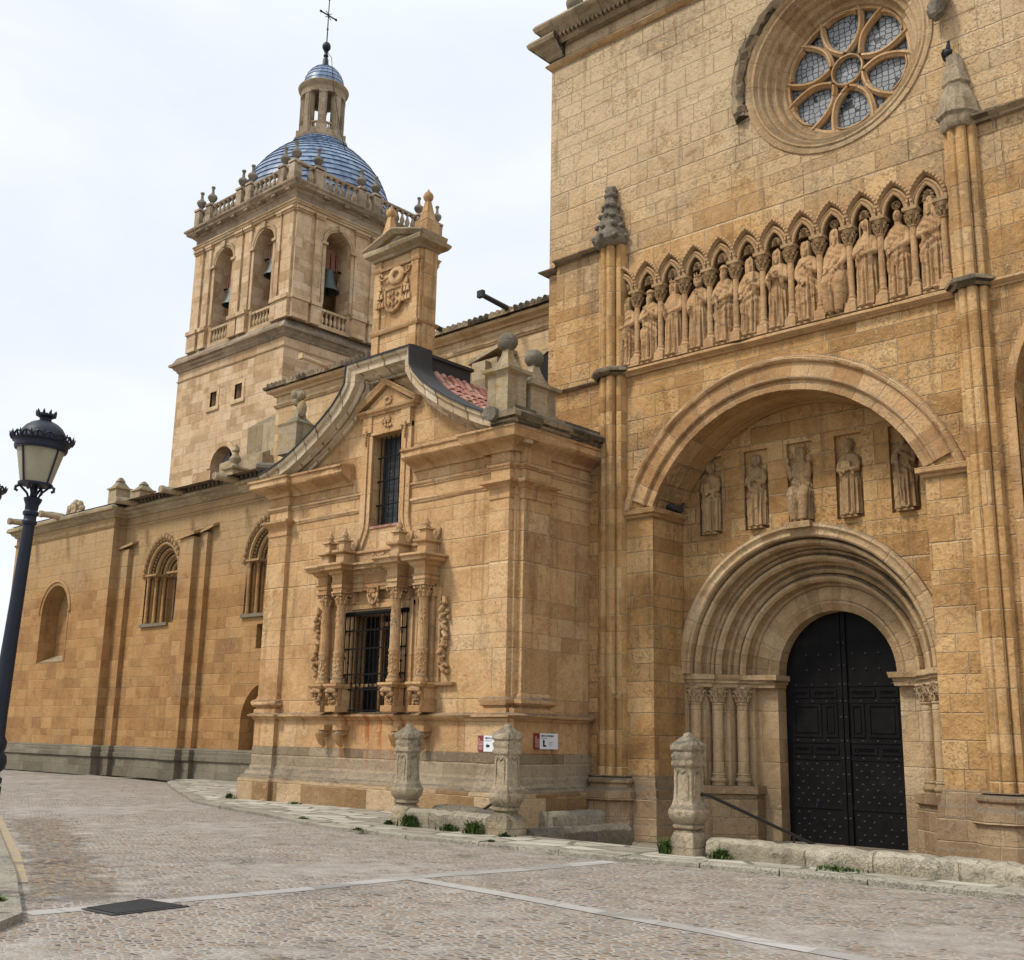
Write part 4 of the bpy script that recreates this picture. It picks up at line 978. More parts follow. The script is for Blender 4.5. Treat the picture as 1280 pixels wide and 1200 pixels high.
    if beard:
        L_ = .11*beard+.05
        for k in range(9):
            a = -1.1+2.2*k/8
            hm.tube([(.072*sin(a), -.085*cos(a), -.045), (.062*sin(a), -.098*cos(a)-.012, -.085), (.040*sin(a)+.006*sin(k*2.), -.085*cos(a)-.028, -.085-L_*cos(a*.6))], [.022, .026, .010], 7)
        hm.tube([(-.04, -.098, -.058), (0, -.118, -.046), (.04, -.098, -.058)], [.008, .014, .008], 6)
    if hair in ('long', 'short'):
        Lh = .20 if hair == 'long' else .08
        for k in range(17):
            a = radians(-38+(256)*k/16); x, y = cos(a), sin(a)
            hm.tube([(.03*x, .03*y+.01, .128), (.078*x, .095*y+.01, .085), (.095*x, .112*y+.008, .01), (.093*x, .115*y+.012, -.02-Lh*.6), (.085*x, .105*y+.015, -.03-Lh)], [.022, .026, .027, .026, .012], 7)
    if hair == 'cap': hm.ball((0, .01, .06), (.096, .114, .085), 16, 9); hm.tube([(.098*cos(2*pi*k/14), .112*sin(2*pi*k/14)+.008, .05) for k in range(15)], .017, 6)
    if hair == 'turban':
        for zz, r_ in ((.055, 1.), (.085, .95), (.115, .75)): hm.tube([(r_*.098*cos(2*pi*k/16), r_*.112*sin(2*pi*k/16)+.008, zz+.012*sin(2*pi*k/16*2+zz*40)) for k in range(17)], .026, 7)
        hm.ball((0, .01, .11), (.07, .08, .05), 12, 7)
    if hair == 'veil' or hood:
        k0 = 1.18 if hood else 1.06; vv = []
        for i in range(13):
            t_ = i/12; z = .15-.42*t_; r_ = sqrt(max(.02, 1-(max(0, .05+z)/.17)**2)) if z > -.05 else 1+.55*(-.05-z)
            for j in range(19):
                a = radians(-42+264*j/18); w = 1+.05*sin(j*2.1+i*.4)
                vv.append((.095*k0*r_*w*cos(a), .118*k0*r_*w*sin(a)+.006, z))
        hm.add(vv, [(i*19+j, i*19+j+1, (i+1)*19+j+1, (i+1)*19+j) for i in range(12) for j in range(18)])
        hm.add([(x*.86, y*.9, z-.006) for x, y, z in vv], [(i*19+j+1, i*19+j, (i+1)*19+j, (i+1)*19+j+1) for i in range(12) for j in range(18)])
        for e in (0, 18):
            hm.tube([vv[i*19+e] for i in range(13)], .016, 6)
    if crown:
        hm.tube([(.09*cos(2*pi*k/16), .108*sin(2*pi*k/16)+.005, .075) for k in range(17)], .018, 6)
        for k in range(8):
            a = 2*pi*k/8; hm.tube([(.09*cos(a), .108*sin(a)+.005, .07), (.10*cos(a), .118*sin(a)+.005, .155)], [.022, .010], 6)
        hm.ball((0, .005, .085), (.085, .10, .05), 12, 7)
    if halo: hm.lathe(0, 0, [(.001, 0), (.155, 0), (.155, .02), (.001, .02)], 28) if False else hm.add([(.15*cos(2*pi*k/28), .075, .02+.15*sin(2*pi*k/28)) for k in range(28)]+[(.15*cos(2*pi*k/28), .105, .02+.15*sin(2*pi*k/28)) for k in range(28)], [tuple(range(28)), tuple(range(55, 27, -1))]+[(k, 28+k, 28+(k+1) % 28, (k+1) % 28) for k in range(28)])
    hm.v = [tuple((R @ Vector(p))*1.10+Vector((hx, -.015, hz))) for p in hm.v]
    mb.join(hm)
    for pr_ in props:
        k = pr_[0]; c_ = Vector(pr_[1])
        if k == 'book':
            b = MB().box(-.075, .075, -.03, .03, -.11, .11); b.box(-.068, .068, -.038, .038, -.10, .10)
            b.move(Matrix.Translation(c_) @ Matrix.Rotation(pr_[2], 4, 'Y')); mb.join(b)
        if k == 'openbook':
            for s in (-1, 1):
                b = MB().box(-.001, .12, -.03, .02, -.09, .09); b.move(Matrix.Translation(c_) @ Matrix.Rotation(.25*s, 4, 'Z') @ (Matrix.Identity(4) if s > 0 else Matrix.Rotation(pi, 4, 'Z'))); mb.join(b)
        if k == 'scroll': mb.tube([c_, c_+Vector(pr_[2])], .028, 9)
        if k == 'staff': mb.tube([c_, c_+Vector(pr_[2])], .020, 8)
        if k == 'bundle': mb.ball(c_, pr_[2], 12, 8)
        if k == 'cloth':
            for q in range(4): mb.tube([c_+Vector((.035*q-.05, 0, 0)), c_+Vector((.04*q-.06, -.015, -.12)), c_+Vector((.03*q-.045, .0, -.28-.04*(q % 2)))], [.03, .034, .016], 7)
        if k == 'disc': mb.ball(c_, (.06, .025, .095), 14, 9)
        if k == 'base': mb.box(*pr_[2])
    return mb
def statue(name, label, cat, loc, scale, mat, group, rz=0., vox=.0085, depth=1., **kw):
    mb = figure(**kw)
    if depth != 1: mb.v = [(x, y*depth, z) for x, y, z in mb.v]
    o = obj(name, mb, mat)
    r = o.modifiers.new('Remesh', 'REMESH'); r.mode = 'VOXEL'; r.voxel_size = vox; r.use_smooth_shade = True
    o.location = loc; o.scale = scale if isinstance(scale, tuple) else (scale,)*3; o.rotation_euler = (0, 0, rz)
    return tag(o, label, cat, group)
SG = 'statues standing in the row of niches under the rose window'
SX = lambda i: AX0+AP*i
YS = YT+.08
row = [
 dict(label='bearded prophet raising one arm with a bundle, in the niche beside the left pier', seed=11, hands=((-.20, -.10, 1.50), (.02, -.22, 1.02)), beard=1.3, hair='long', props=(('bundle', (-.22, -.06, 1.58), (.09, .09, .07)), ('cloth', (.0, -.20, .98)))),
 dict(label='long bearded figure in a cap, hand on chest, second from the left pier', seed=12, hands=((-.02, -.21, 1.14), (.03, -.21, 1.27)), beard=1.5, hair='cap', props=(('cloth', (-.10, -.19, .80)),)),
 dict(label='crowned beardless queen with braids and open hand, third from the left pier', seed=13, hands=((-.19, -.21, 1.17), (.06, -.20, 1.05)), beard=0, hair='long', crown=True, mantle=False, turn=.2),
 dict(label='crowned smiling king with a hand at his cloak cord, fourth from the left pier', seed=14, hands=((-.18, -.21, 1.02), (.09, -.21, 1.30)), beard=.3, hair='short', crown=True, mantle=False, turn=-.3),
 dict(label='prophet with very long pointed beard holding a scroll down, fifth from the left pier', seed=15, hands=((-.15, -.22, 1.10), (-.10, -.22, .98)), beard=2.0, hair='cap', turn=-.3, props=(('scroll', (-.12, -.25, 1.12), (.05, 0, -.32)),)),
 dict(label='figure with tablets on one arm and looped cloak, sixth from the left pier', seed=16, hands=((-.20, -.15, .98), (.10, -.22, 1.18)), beard=1.8, hair='veil', turn=-.35, props=(('book', (.12, -.22, 1.30), .15),)),
 dict(label='veiled stone woman holding an open book out before her, seventh figure from the left pier', seed=17, hands=((-.10, -.27, 1.17), (.12, -.27, 1.17)), beard=.6, hair='veil', turn=-.3, mantle=False, props=(('openbook', (.0, -.27, 1.20)),)),
 dict(label='bearded figure with lowered hand, in the niche under the wheel rosette', seed=18, hands=((-.05, -.20, .90), (.08, -.21, 1.20)), beard=.6, hair='long', props=()),
 dict(label='seated stone patriarch in a veil with crossed legs under swirling drapery, between two standing figures', seed=19, hands=((-.18, -.22, .92), (.14, -.23, .98)), beard=1.0, hair='veil', seated=True, turn=-.25),
 dict(label='hooded barefoot stone pilgrim with crossed forearms, in the niche under the round face medallion', seed=20, hands=((-.05, -.23, 1.16), (.06, -.24, 1.06)), beard=0, hood=True, hair='none', turn=.1, mantle=False, props=(('staff', (-.16, -.22, 1.0), (.0, 0, -.18)),)),
 dict(label='bare headed man holding a cloth at his waist, second from the right pier', seed=21, hands=((-.16, -.20, .99), (.02, -.22, 1.00)), beard=0, hair='none', turn=0., props=(('cloth', (-.03, -.20, .98)),)),
 dict(label='mourning figure resting his cheek on a raised hand, beside the right pier', seed=22, hands=((-.02, -.23, 1.10), (.085, -.115, 1.58)), beard=1.1, hair='veil', turn=.35, head=-.3),
]
for i, k in enumerate(row):
    k = dict(k); lb = k.pop('label')
    hsc = [.91, .92, .95, .93, .95, .95, .95, .94, .99, .99, .99, 1.04][i]
    statue('statue', lb, 'statue', (SX(i)+.0, YS, 10.12), (.93, 1.0, 1.07*hsc), M_statue, SG, **k)
RG = 'relief figures in the panels above the portal'
rel = [
 dict(label='relief apostle turning left with a square book on his arm, leftmost panel above the portal', seed=31, hands=((-.16, -.18, 1.16), (.04, -.22, 1.02)), beard=.2, hair='short', halo=True, turn=-1.0, props=(('book', (-.0, -.24, 1.13), 0.),)),
 dict(label='relief apostle with joined hands and halo, in the second panel from the left', seed=32, hands=((-.09, -.22, 1.16), (.06, -.22, 1.17)), beard=.2, hair='short', halo=True, turn=-.7, props=()),
 dict(label='seated relief ruler in majesty lifting both palms, in the middle panel above the portal', seed=33, hands=((-.26, -.17, 1.42), (.26, -.17, 1.42)), beard=.8, hair='long', seated=True, crown=True, props=(('disc', (-.27, -.2, 1.52)), ('disc', (.27, -.2, 1.52)), ('base', (0, 0, 0), (-.30, .30, -.32, .16, -.16, .0)))),
 dict(label='relief apostle in a cap reading an open book, second panel from the right', seed=34, hands=((-.10, -.22, 1.06), (.06, -.22, 1.08)), beard=.5, hair='cap', halo=True, turn=-.1, mantle=False, props=(('openbook', (-.02, -.24, 1.2)),)),
 dict(label='relief apostle with a long staff, rightmost panel partly behind the big arch', seed=35, hands=((-.10, -.22, 1.28), (.02, -.22, 1.26)), beard=.9, hair='cap', turn=.15, props=(('staff', (-.10, -.24, 1.25), (.05, 0, -1.0)),)),
]
for (x, _), k in zip(NX, rel):
    k = dict(k); lb = k.pop('label')
    statue('relief_statue', lb, 'relief', (x+.01, 21.64, 6.21), (.88 if not k.get('seated') else .95, .80, .90), M_relief, RG, **k)

# ------------------------------------------------------------------ side chapel
YC, YP = 17.72, 17.60
XL, XR, XM = -25.0, -16.2, -20.5
ch = thing('side_chapel', 'projecting baroque side chapel with curved gable, tall window and a columned grille window below', 'chapel', (XM, YC, 0))
gR = [(-19.25, 10.62), (-19.22, 10.20), (-19.05, 9.95), (-18.75, 9.66), (-18.35, 9.38), (-17.9, 9.10), (-17.3, 8.78), (-16.75, 8.53), (-16.2, 8.36), (-15.75, 8.26)]
gL = [(2*-20.35-x, z) for x, z in gR[::-1]]
gable = gL+gR
WX0, WX1, WZ0, WZ1 = -21.0, -19.93, 6.58, 8.86       # tall window
DX0, DX1, DZ0, DZ1 = -21.65, -19.40, 2.13, 4.46       # grille window
cw = MB()
outer = [(XL, -.45), (XR, -.45), (XR, 8.3)]+[(x, z-.25) for x, z in gable[::-1] if XL < x < XR]+[(XL, 8.3)]
cw.wall(outer, [[(WX0, WZ0), (WX0, WZ1), (WX1, WZ1), (WX1, WZ0)], [(DX0, DZ0), (DX0, DZ1), (DX1, DZ1), (DX1, DZ0)]], YC)
cw.rim([(WX0, WZ0), (WX0, WZ1), (WX1, WZ1), (WX1, WZ0)], YC, YC+.40); cw.rim([(DX0, DZ0), (DX0, DZ1), (DX1, DZ1), (DX1, DZ0)], YC, YC+.62)
cw.add([(XR, YC, -.45), (XR, 20.40, -.45), (XR, 20.40, 8.4), (XR, YC, 8.4)], [(0, 1, 2, 3)])
cw.add([(XL, 23.3, -.45), (XL, YC, -.45), (XL, YC, 8.4), (XL, 23.3, 8.4)], [(0, 1, 2, 3)])
obj('wall', cw, M_chap, ch, recalc=False)
PLAN = [(XL, 23.2), (XL, YP), (-24.22, YP), (-24.22, YC), (-16.85, YC), (-16.85, YP), (-16.28, YP), (-16.28, YC-.01), (XR, YC-.01), (XR, 17.85), (-16.07, 17.85), (-16.07, 18.74), (XR, 18.74), (XR, 20.4)]
def pilaster(loop, x):
    b = MB()
    b.prism([(p[0], p[1], .8) for p in loop], (0, 0, 7.3)); o = obj('pilaster', b, M_chap, ch)
    return o
pilaster([(XL-.01, YP), (-24.22, YP), (-24.22, YC+.02), (XL-.01, YC+.02)], 0)
pilaster([(-16.85, YP), (-16.28, YP), (-16.28, YC+.02), (-16.85, YC+.02)], 0)
pilaster([(XR-.02, 17.85), (-16.07, 17.85), (-16.07, 18.74), (XR-.02, 18.74)], 0)
# pilaster bases and capitals
TOR = [(-.03, 2.21), (.03, 2.21), (.03, 2.26), (.09, 2.28), (.13, 2.33), (.13, 2.40), (.09, 2.45), (.04, 2.47), (.02, 2.54), (-.03, 2.56)]
CAP = [(-.03, 6.70), (.02, 6.70), (.03, 6.78), (.02, 6.80), (.02, 6.92), (.06, 6.95), (.10, 7.0), (.18, 7.04), (.20, 7.10), (-.03, 7.12)]
for pth in ([(XL, 18.2), (XL, YP), (-24.22, YP), (-24.22, YC)], [(-16.85, YC), (-16.85, YP), (-16.28, YP), (-16.28, YC)], [(XR, 17.85), (-16.07, 17.85), (-16.07, 18.74), (XR, 18.74)]):
    for pr_, nm in ((TOR, 'pilaster_base'), (CAP, 'pilaster_capital')): obj(nm, MB().mould(pth, pr_), M_chaptrim, ch)
fz = MB(); runs = ([(XL, 23.2), (XL, YP), (-24.22, YP), (-24.22, YC), (-21.35, YC)], [(-19.55, YC)]+PLAN[4:])
def trim(name, prof, mat, runs=runs):
    for r_ in runs: obj(name, MB().mould(r_, prof), mat, ch)
trim('frieze_mould', [(-.03, 7.36), (.02, 7.36), (.03, 7.40), (.06, 7.43), (.06, 7.47), (-.03, 7.50)], M_chaptrim)
trim('architrave_mould', [(-.03, 6.98), (.02, 6.98), (.03, 7.02), (.05, 7.04), (.05, 7.09), (-.03, 7.12)], M_chaptrim, ([(-24.02, YC), (-21.35, YC)], [(-19.55, YC), (-17.05, YC)], [(XR, 18.95), (XR, 20.4)]))
cor = [(-.03, 7.74), (.05, 7.74), (.08, 7.80), (.14, 7.84), (.26, 7.90), (.40, 7.95), (.44, 8.00), (.44, 8.13), (.48, 8.15), (.48, 8.20), (.02, 8.28), (-.03, 8.28)]
trim('cornice', cor, M_chaptrim, ([(XL, 23.2), (XL, YP), (-24.22, YP), (-24.22, YC), (-21.72, YC)], [(-19.50, YC), (-17.05, YC), (-17.05, YP), (XR, YP), (XR, 20.4)]))
obj('side_cornice', MB().mould([(-16.45, YP), (XR-.01, YP), (XR-.01, 20.4)], [(.05, 8.205), (.46, 8.205), (.49, 8.25), (.48, 8.31), (.55, 8.34), (.57, 8.44), (.50, 8.52), (.36, 8.56), (.32, 8.66), (.05, 8.70)]), M_weather, ch)
# the raked, curving cornice of the gable
rk = MB().sweep(gable, [(-.40, YC-.02), (-.40, YC-.10), (-.34, YC-.14), (-.30, YC-.30), (-.24, YC-.36), (-.20, YC-.50), (-.06, YC-.52), (-.02, YC-.58), (.06, YC-.60), (.06, YC+.12), (-.40, YC+.12)])
obj('gable_cornice', rk, M_raked, ch)
rt = MB().sweep(gable[:-1], [(.06, YC-.63), (.10, YC-.63), (.12, YC-.5), (.12, YC+.10), (.06, YC+.12)]); obj('gable_flashing', rt, M_lead, ch)
# roof: lead covered flat top, then clay tiles following the same curve
pt = MB(); tx0, tx1 = gL[-1][0]+.02, gR[0][0]-.02
pt.box(tx0, tx1, YC+.1, 19.3, 9.6, 10.60); pt.box(tx0-.06, tx1+.06, YC-.05, 19.36, 10.60, 10.68); obj('roof_top', pt, M_lead, ch)
def tiles(path, y0, y1, mb, step=.24):
    # rows of barrel tiles lying up the slope, seen from the side as scalloped bands
    P = [Vector(p) for p in path]; L = [0]
    for a, b in zip(P, P[1:]): L.append(L[-1]+(b-a).length)
    def at(s):
        for i in range(len(P)-1):
            if s <= L[i+1] or i == len(P)-2:
                f = (s-L[i])/(L[i+1]-L[i]); return P[i].lerp(P[i+1], f), (P[i+1]-P[i]).normalized()
    y = y0; rr = random.Random(1)
    while y < y1:
        s = 0
        while s < L[-1]-.1:
            p, d = at(s); q, _ = at(min(L[-1], s+.44)); nn = Vector((-d.y, d.x))
            if nn.y < 0: nn = -nn
            vs = []; h0 = .05+rr.uniform(0, .015); yo = rr.uniform(-.012, .012)
            for e, (c_, lift) in enumerate(((p, .015), (q, .05))):
                for k in range(6):
                    a = pi*k/5; w_ = .105 if e else .09
                    vs.append((c_.x+nn.x*(lift+h0*sin(a)*1.4), y+yo+w_*cos(a), c_.y+nn.y*(lift+h0*sin(a)*1.4)))
            mb.add(vs, [(k, k+1, 7+k, 6+k) for k in range(5)]+[(6, 7, 8, 9, 10, 11)])
            s += .38
        y += step
tl = MB(); base = [(x, z+.02) for x, z in gR[1:-1]]
ground_ = MB().sweep(base, [(-.05, YC+.1), (.0, YC+.1), (.0, 20.3), (-.05, 20.3)][::-1]); lb_ = [(x, z+.02) for x, z in gL[1:-1]]
tiles(base, YC+.30, 20.2, tl); obj('roof_tiles', tl, M_tile, ch, recalc=False)
ground_.sweep(lb_, [(-.05, YC+.1), (.0, YC+.1), (.0, 23.0), (-.05, 23.0)][::-1]); obj('roof_bed', ground_, M_oldtile, ch)
# plinth courses
BP = [(XL, 23.0), (XL, YP), (-24.22, YP), (-24.22, YC), (-16.95, YC), (-16.95, YP), (-16.20, YP), (-16.20, YP+.02), (-16.05, YP+.02), (-16.05, 18.75), (-16.17, 18.75), (-16.17, 20.4)]
trim('pedestal_course', [(-.05, 1.30), (.03, 1.30), (.03, 2.0), (-.05, 2.0)], M_chapsill, (BP,))
trim('grey_course', [(-.05, .84), (.05, .84), (.045, 1.30), (-.05, 1.30)], M_band, (BP,))
trim('plinth_mould', [(-.05, .52), (.22, .52), (.22, .58), (.17, .62), (.13, .70), (.08, .78), (.06, .845), (-.05, .845)], M_band, (BP,))
trim('plinth', [(-.05, -.45), (.27, -.45), (.27, .50), (.24, .525), (-.05, .525)], M_base, (BP,))
trim('string_course', [(-.05, 1.96), (.06, 1.96), (.09, 2.01), (.17, 2.04), (.18, 2.08), (.12, 2.11), (.04, 2.14), (-.05, 2.14)], M_chapsill, (BP,))
trim('pilaster_pedestal', [(-.05, 2.12), (.06, 2.12), (.06, 2.22), (-.05, 2.22)], M_chaptrim, ([(XL, 18.2), (XL, YP), (-24.22, YP), (-24.22, YC)], [(-16.95, YC), (-16.95, YP), (-16.20, YP)], [(-16.12, YP+.02), (-16.05, YP+.02), (-16.05, 18.75), (-16.17, 18.75)]))

# tall window with its own pediment
tw = obj('tall_window', MB().add([(WX0-.1, YC+.33, WZ0-.1), (WX1+.1, YC+.33, WZ0-.1), (WX1+.1, YC+.33, WZ1+.1), (WX0-.1, YC+.33, WZ1+.1)], [(0, 1, 2, 3)]), M_glassblue, ch, recalc=False)
wf = MB()
fl = [(WX0, 5.92), (WX0-.03, 6.1), (WX0-.14, 6.4)] if False else None
for s, X0 in ((-1, WX0), (1, WX1)):
    # jamb strip that flares outward in a volute at the foot
    for o0, o1, d in ((.00, .13, .06), (.13, .20, .10), (.20, .36, .07)):
        pts = [(X0+s*o0, 9.02), (X0+s*o0, 6.75), (X0+s*(o0+.02), 6.55), (X0+s*(o0+.12), 6.30), (X0+s*(o0+.24), 6.08), (X0+s*(o0+.24), 5.90)]
        w_ = o1-o0
        loop = [(x, z) for x, z in pts]+[(x+s*w_, z) for x, z in pts[::-1]]
        vs = [(x, YC-d, z) for x, z in loop]; n_ = len(pts)
        vs += [(x, YC+.01, z) for x, z in loop]; m_ = len(loop)
        fs = [(i, i+1, m_-2-i, m_-1-i) for i in range(n_-1)]+[(i, (i+1) % m_, m_+(i+1) % m_, m_+i) for i in range(m_)]
        wf.add(vs, fs)
obj('window_frame', wf, M_chaptrim, tw)
hd_ = MB().box(WX0-.36, WX1+.36, YC-.08, YC+.01, 8.90, 9.36); hd_.box(WX0-.02, WX1+.02, YC-.10, YC+.01, 8.86, 8.94)
for s, X0 in ((-1, WX0), (1, WX1)): hd_.box(X0+min(0, s*.0)-.17+s*.17, X0+.17+s*.17, YC-.12, YC+.01, 8.95, 9.38)
obj('lintel', hd_, M_chaptrim, tw)
pm_ = MB(); px0, px1 = WX0-.42, WX1+.42; xm_ = (px0+px1)/2
pm_.mould([(px0, YC), (px0, YC-.08), (px1, YC-.08), (px1, YC)], [(-.05, 9.36), (.04, 9.36), (.06, 9.41), (.12, 9.44), (.14, 9.50), (-.05, 9.51)])
pm_.sweep([(px0-.14, 9.50), (xm_, 10.10), (px1+.14, 9.50)], [(-.02, YC-.02), (-.02, YC-.18), (.05, YC-.20), (.10, YC-.24), (.12, YC-.24), (.12, YC-.02)])
pm_.prism([(px0, YC-.07, 9.5), (px1, YC-.07, 9.5), (xm_, YC-.07, 10.06)], (0, .07, 0))
for k in range(9): pm_.ball((xm_+.11*cos(k*.7), YC-.09, 9.70+.09*sin(k*.7)), (.045, .03, .05), 7, 5)
for k in range(11): pm_.ball((xm_+rng.uniform(-.17, .17), YC-.11, 9.13+rng.uniform(-.13, .13)), (.05, .03, .045), 7, 5)
for s in (-1, 1):
    for k in range(6): pm_.ball((xm_+s*.72, YC-.13, 9.0-.07*k), (.045-.004*k, .035, .04), 7, 5)
obj('pediment', pm_, M_chaptrim, tw)
si = MB().box(WX0-.02, WX1+.03, YC-.03, YC+.36, WZ0-.06, WZ0); obj('sill', si, M_tile, tw)
gr = MB(); yb = YC+.16
for i in range(6): x = WX0+.10+(WX1-WX0-.2)*i/5; gr.tube([(x, yb, WZ0), (x, yb, WZ1)], .013, 6)
for z in (WZ0+.55, WZ0+1.15, WZ0+1.75): gr.box(WX0, WX1, yb-.012, yb+.012, z-.018, z+.018)
obj('window_bars', gr, M_iron, tw)

# grille window between columns
gw = obj('grille_window', MB().add([(DX0-.1, YC+.60, DZ0-.1), (DX1+.1, YC+.60, DZ0-.1), (DX1+.1, YC+.60, DZ1+.1), (DX0-.1, YC+.60, DZ1+.1)], [(0, 1, 2, 3)]), M_glassdark, ch, recalc=False)
fr_ = MB()
for o, d in ((0, .10), (.10, .14), (.19, .08)):
    for s, X0 in ((-1, DX0), (1, DX1)): fr_.box(*sorted((X0+s*o, X0+s*(o+.11))), YC-d, YC+.01, 2.13, 4.60+o*.8)
    fr_.box(DX0-o-.11, DX1+o+.11, YC-d+.006, YC+.01, DZ1+o, DZ1+o+.11)
for k in range(4): fr_.tube([(DX0+.02, YC+.12+.13*k, 2.13), (DX0+.02, YC+.12+.13*k, 4.46)], .035, 8)
obj('window_frame', fr_, M_chaptrim, gw)
it = MB(); it.box(-20.98, -20.92, YC+.45, YC+.59, 2.13, 4.46); it.box(-20.95, DX1, YC+.46, YC+.59, 4.20, 4.30); obj('inner_frame', it, M_chaptrim, gw)
gi = MB(); yg = YC-.16; gx0, gx1 = -21.70, -19.36
n_ = 15
for i in range(n_+1):
    x = gx0+(gx1-gx0)*i/n_; gi.tube([(x, yg, 2.14), (x, yg, 4.44)], .014, 6)
    for z in (2.7, 3.3, 3.95): gi.ball((x, yg, z+.12*(i % 2)), (.026, .026, .04), 6, 5)
for z in (2.18, 2.66, 3.02, 3.62, 4.05, 4.42): gi.box(gx0, gx1, yg-.012, yg+.012, z-.016, z+.016)
for x in (gx0, gx1):
    for z in (2.18, 4.42): gi.box(x-.014, x+.014, yg, YC, z-.014, z+.014)
for i in range(0, n_, 3):
    x = gx0+(gx1-gx0)*(i+1.5)/n_; gi.tube([(x, yg-.01, 2.68), (x+.09, yg-.01, 2.84), (x, yg-.01, 3.0), (x-.09, yg-.01, 2.84), (x, yg-.01, 2.68)], .009, 5)
gi.box(gx0-.02, gx1+.02, yg-.03, YC-.08, 4.44, 4.50); obj('iron_grille', gi, M_iron, gw)
CX = [-22.15, -21.50, -19.52, -18.68]; YCOL = 17.36
for i, x in enumerate(CX):
    y = YCOL+(.07 if i in (0, 3) else 0)
    pd = MB().box(x-.19, x+.19, y-.19, YC, 2.14, 2.28); pd.box(x-.16, x+.16, y-.10, YC, 2.28, 2.70)
    pd.mould([(x-.2, YC), (x-.2, y-.2), (x+.2, y-.2), (x+.2, YC)], [(-.1, 2.68), (0, 2.68), (.03, 2.72), (.05, 2.74), (.05, 2.79), (-.1, 2.80)])
    rr = random.Random(i)
    for k in range(16): pd.ball((x+rr.uniform(-.12, .12), y-.11-.05*rr.random(), 2.34+.02*k+rr.uniform(-.03, .03)), (rr.uniform(.03, .055),)*3, 7, 5)
    pd.tube([(x-.17, y-.18, 2.62), (x, y-.24, 2.64), (x+.17, y-.18, 2.62)], [.05, .065, .05], 8)
    for s in (-1, 1): pd.ball((x+s*.14, y-.16, 2.55), (.055, .06, .07), 8, 6)
    obj('column_pedestal', pd, M_chaptrim, gw)
    sh = MB().lathe(x, y, [(.17, 2.80), (.175, 2.84), (.17, 2.87), (.14, 2.89), (.15, 2.93), (.125, 2.96)], 20)
    # fluted shaft: the lower third carries carving
    nf = 40; prof = [(2.96, .122), (3.48, .125), (3.50, .138), (3.54, .138), (3.56, .122), (4.1, .116), (4.62, .108), (4.65, .125), (4.68, .108)]
    vs = []
    for z, r_ in prof:
        for k in range(nf): a = 2*pi*k/nf; vs.append((x+(r_-(.010 if k % 2 and z > 3.55 else 0))*cos(a), y+(r_-(.010 if k % 2 and z > 3.55 else 0))*sin(a), z))
    sh.add(vs, [(i_*nf+k, i_*nf+(k+1) % nf, (i_+1)*nf+(k+1) % nf, (i_+1)*nf+k) for i_ in range(len(prof)-1) for k in range(nf)])
    for k in range(34):
        a = rr.uniform(pi, 2*pi); zz = rr.uniform(3.02, 3.44); sh.ball((x+.122*cos(a), y+.122*sin(a), zz), (.028, .02, .032), 6, 4)
    for k in range(26):
        a = rr.uniform(pi, 2*pi); zz = rr.uniform(4.05, 4.5); sh.ball((x+.110*cos(a), y+.110*sin(a), zz), (.02, .016, .03), 6, 4)
    obj('column', sh, M_chaptrim, gw)
    cp = MB().lathe(x, y, [(.108, 4.68), (.12, 4.78), (.15, 4.90), (.18, 4.94)], 12)
    for tier in (0, 1):
        for k in range(8):
            a = 2*pi*(k+.5*tier)/8; d = Vector((cos(a), sin(a), 0)); o_ = Vector((x, y, 4.69+.10*tier))
            cp.tube([o_+d*.11, o_+d*.125+Vector((0, 0, .09)), o_+d*.17+Vector((0, 0, .13)), o_+d*.185+Vector((0, 0, .09))], [.03, .034, .028, .014], 6)
    for sx_ in (-1, 1):
        for sy_ in (-1, 1): cp.ball((x+sx_*.15, y+sy_*.15, 4.90), (.045, .045, .045), 7, 5)
    cp.box(x-.19, x+.19, y-.19, y+.19, 4.94, 4.985); obj('capital', cp, M_chaptrim, gw)
    pi_ = MB().box(x-.15, x+.15, YC-.13, YC+.01, 2.8, 4.98); pi_.box(x-.19, x+.19, YC-.15, YC+.01, 4.70, 4.98); obj('backing_pilaster', pi_, M_chaptrim, gw)
    cb = MB().box(x-.19, x+.13, YP-.16, YC, 1.72, 1.84); cb.box(x-.13, x+.08, YP-.11, YC, 1.62, 1.72)
    cb.tube([(x-.02, YP-.02, 1.66), (x-.02, YP-.16, 1.60), (x-.01, YP-.10, 1.46), (x+.0, YP-.02, 1.34)], [.11, .12, .09, .04], 9)
    for k in range(7): cb.ball((x-.02+rr.uniform(-.07, .07), YP-.17+.02*k, 1.60-.035*k), (.035, .03, .03), 6, 4)
    obj('corbel', cb, M_chaptrim, gw)
ENT = [(-.04, 4.985), (.0, 4.985), (.01, 5.06), (.03, 5.07), (.03, 5.15), (.06, 5.18), (.02, 5.20), (.02, 5.34), (.05, 5.38), (.09, 5.40), (.12, 5.46), (.24, 5.49), (.25, 5.56), (.30, 5.59), (.30, 5.64), (-.04, 5.68)]
ep = []
for i, x in enumerate(CX):
    y = YCOL+(.07 if i in (0, 3) else 0)-.15
    ep += [(x-.16, YC-.16 if i else YC), (x-.16, y), (x+.16, y), (x+.16, YC-.16 if i < 3 else YC)]
en = MB().mould(ep, ENT); en.box(CX[0]-.1, CX[3]+.1, YC-.17, YC, 4.99, 5.66)
for i, x in enumerate(CX): en.box(x-.155, x+.155, YCOL-.08, YC, 4.99, 5.66)
obj('entablature', en, M_chaptrim, gw)
at_ = MB().box(CX[0], CX[3], YC-.12, YC+.01, 5.66, 5.98); at_.mould([(CX[0], YC-.12), (CX[3], YC-.12)], [(0, 5.90), (.05, 5.92), (.05, 5.98), (0, 5.98)])
for k in range(9): at_.ball((-20.3+.09*(k-4), YC-.15, 5.80+.04*cos(k*1.7)), (.06, .04, .05), 7, 5)
obj('attic', at_, M_chapsill, gw)
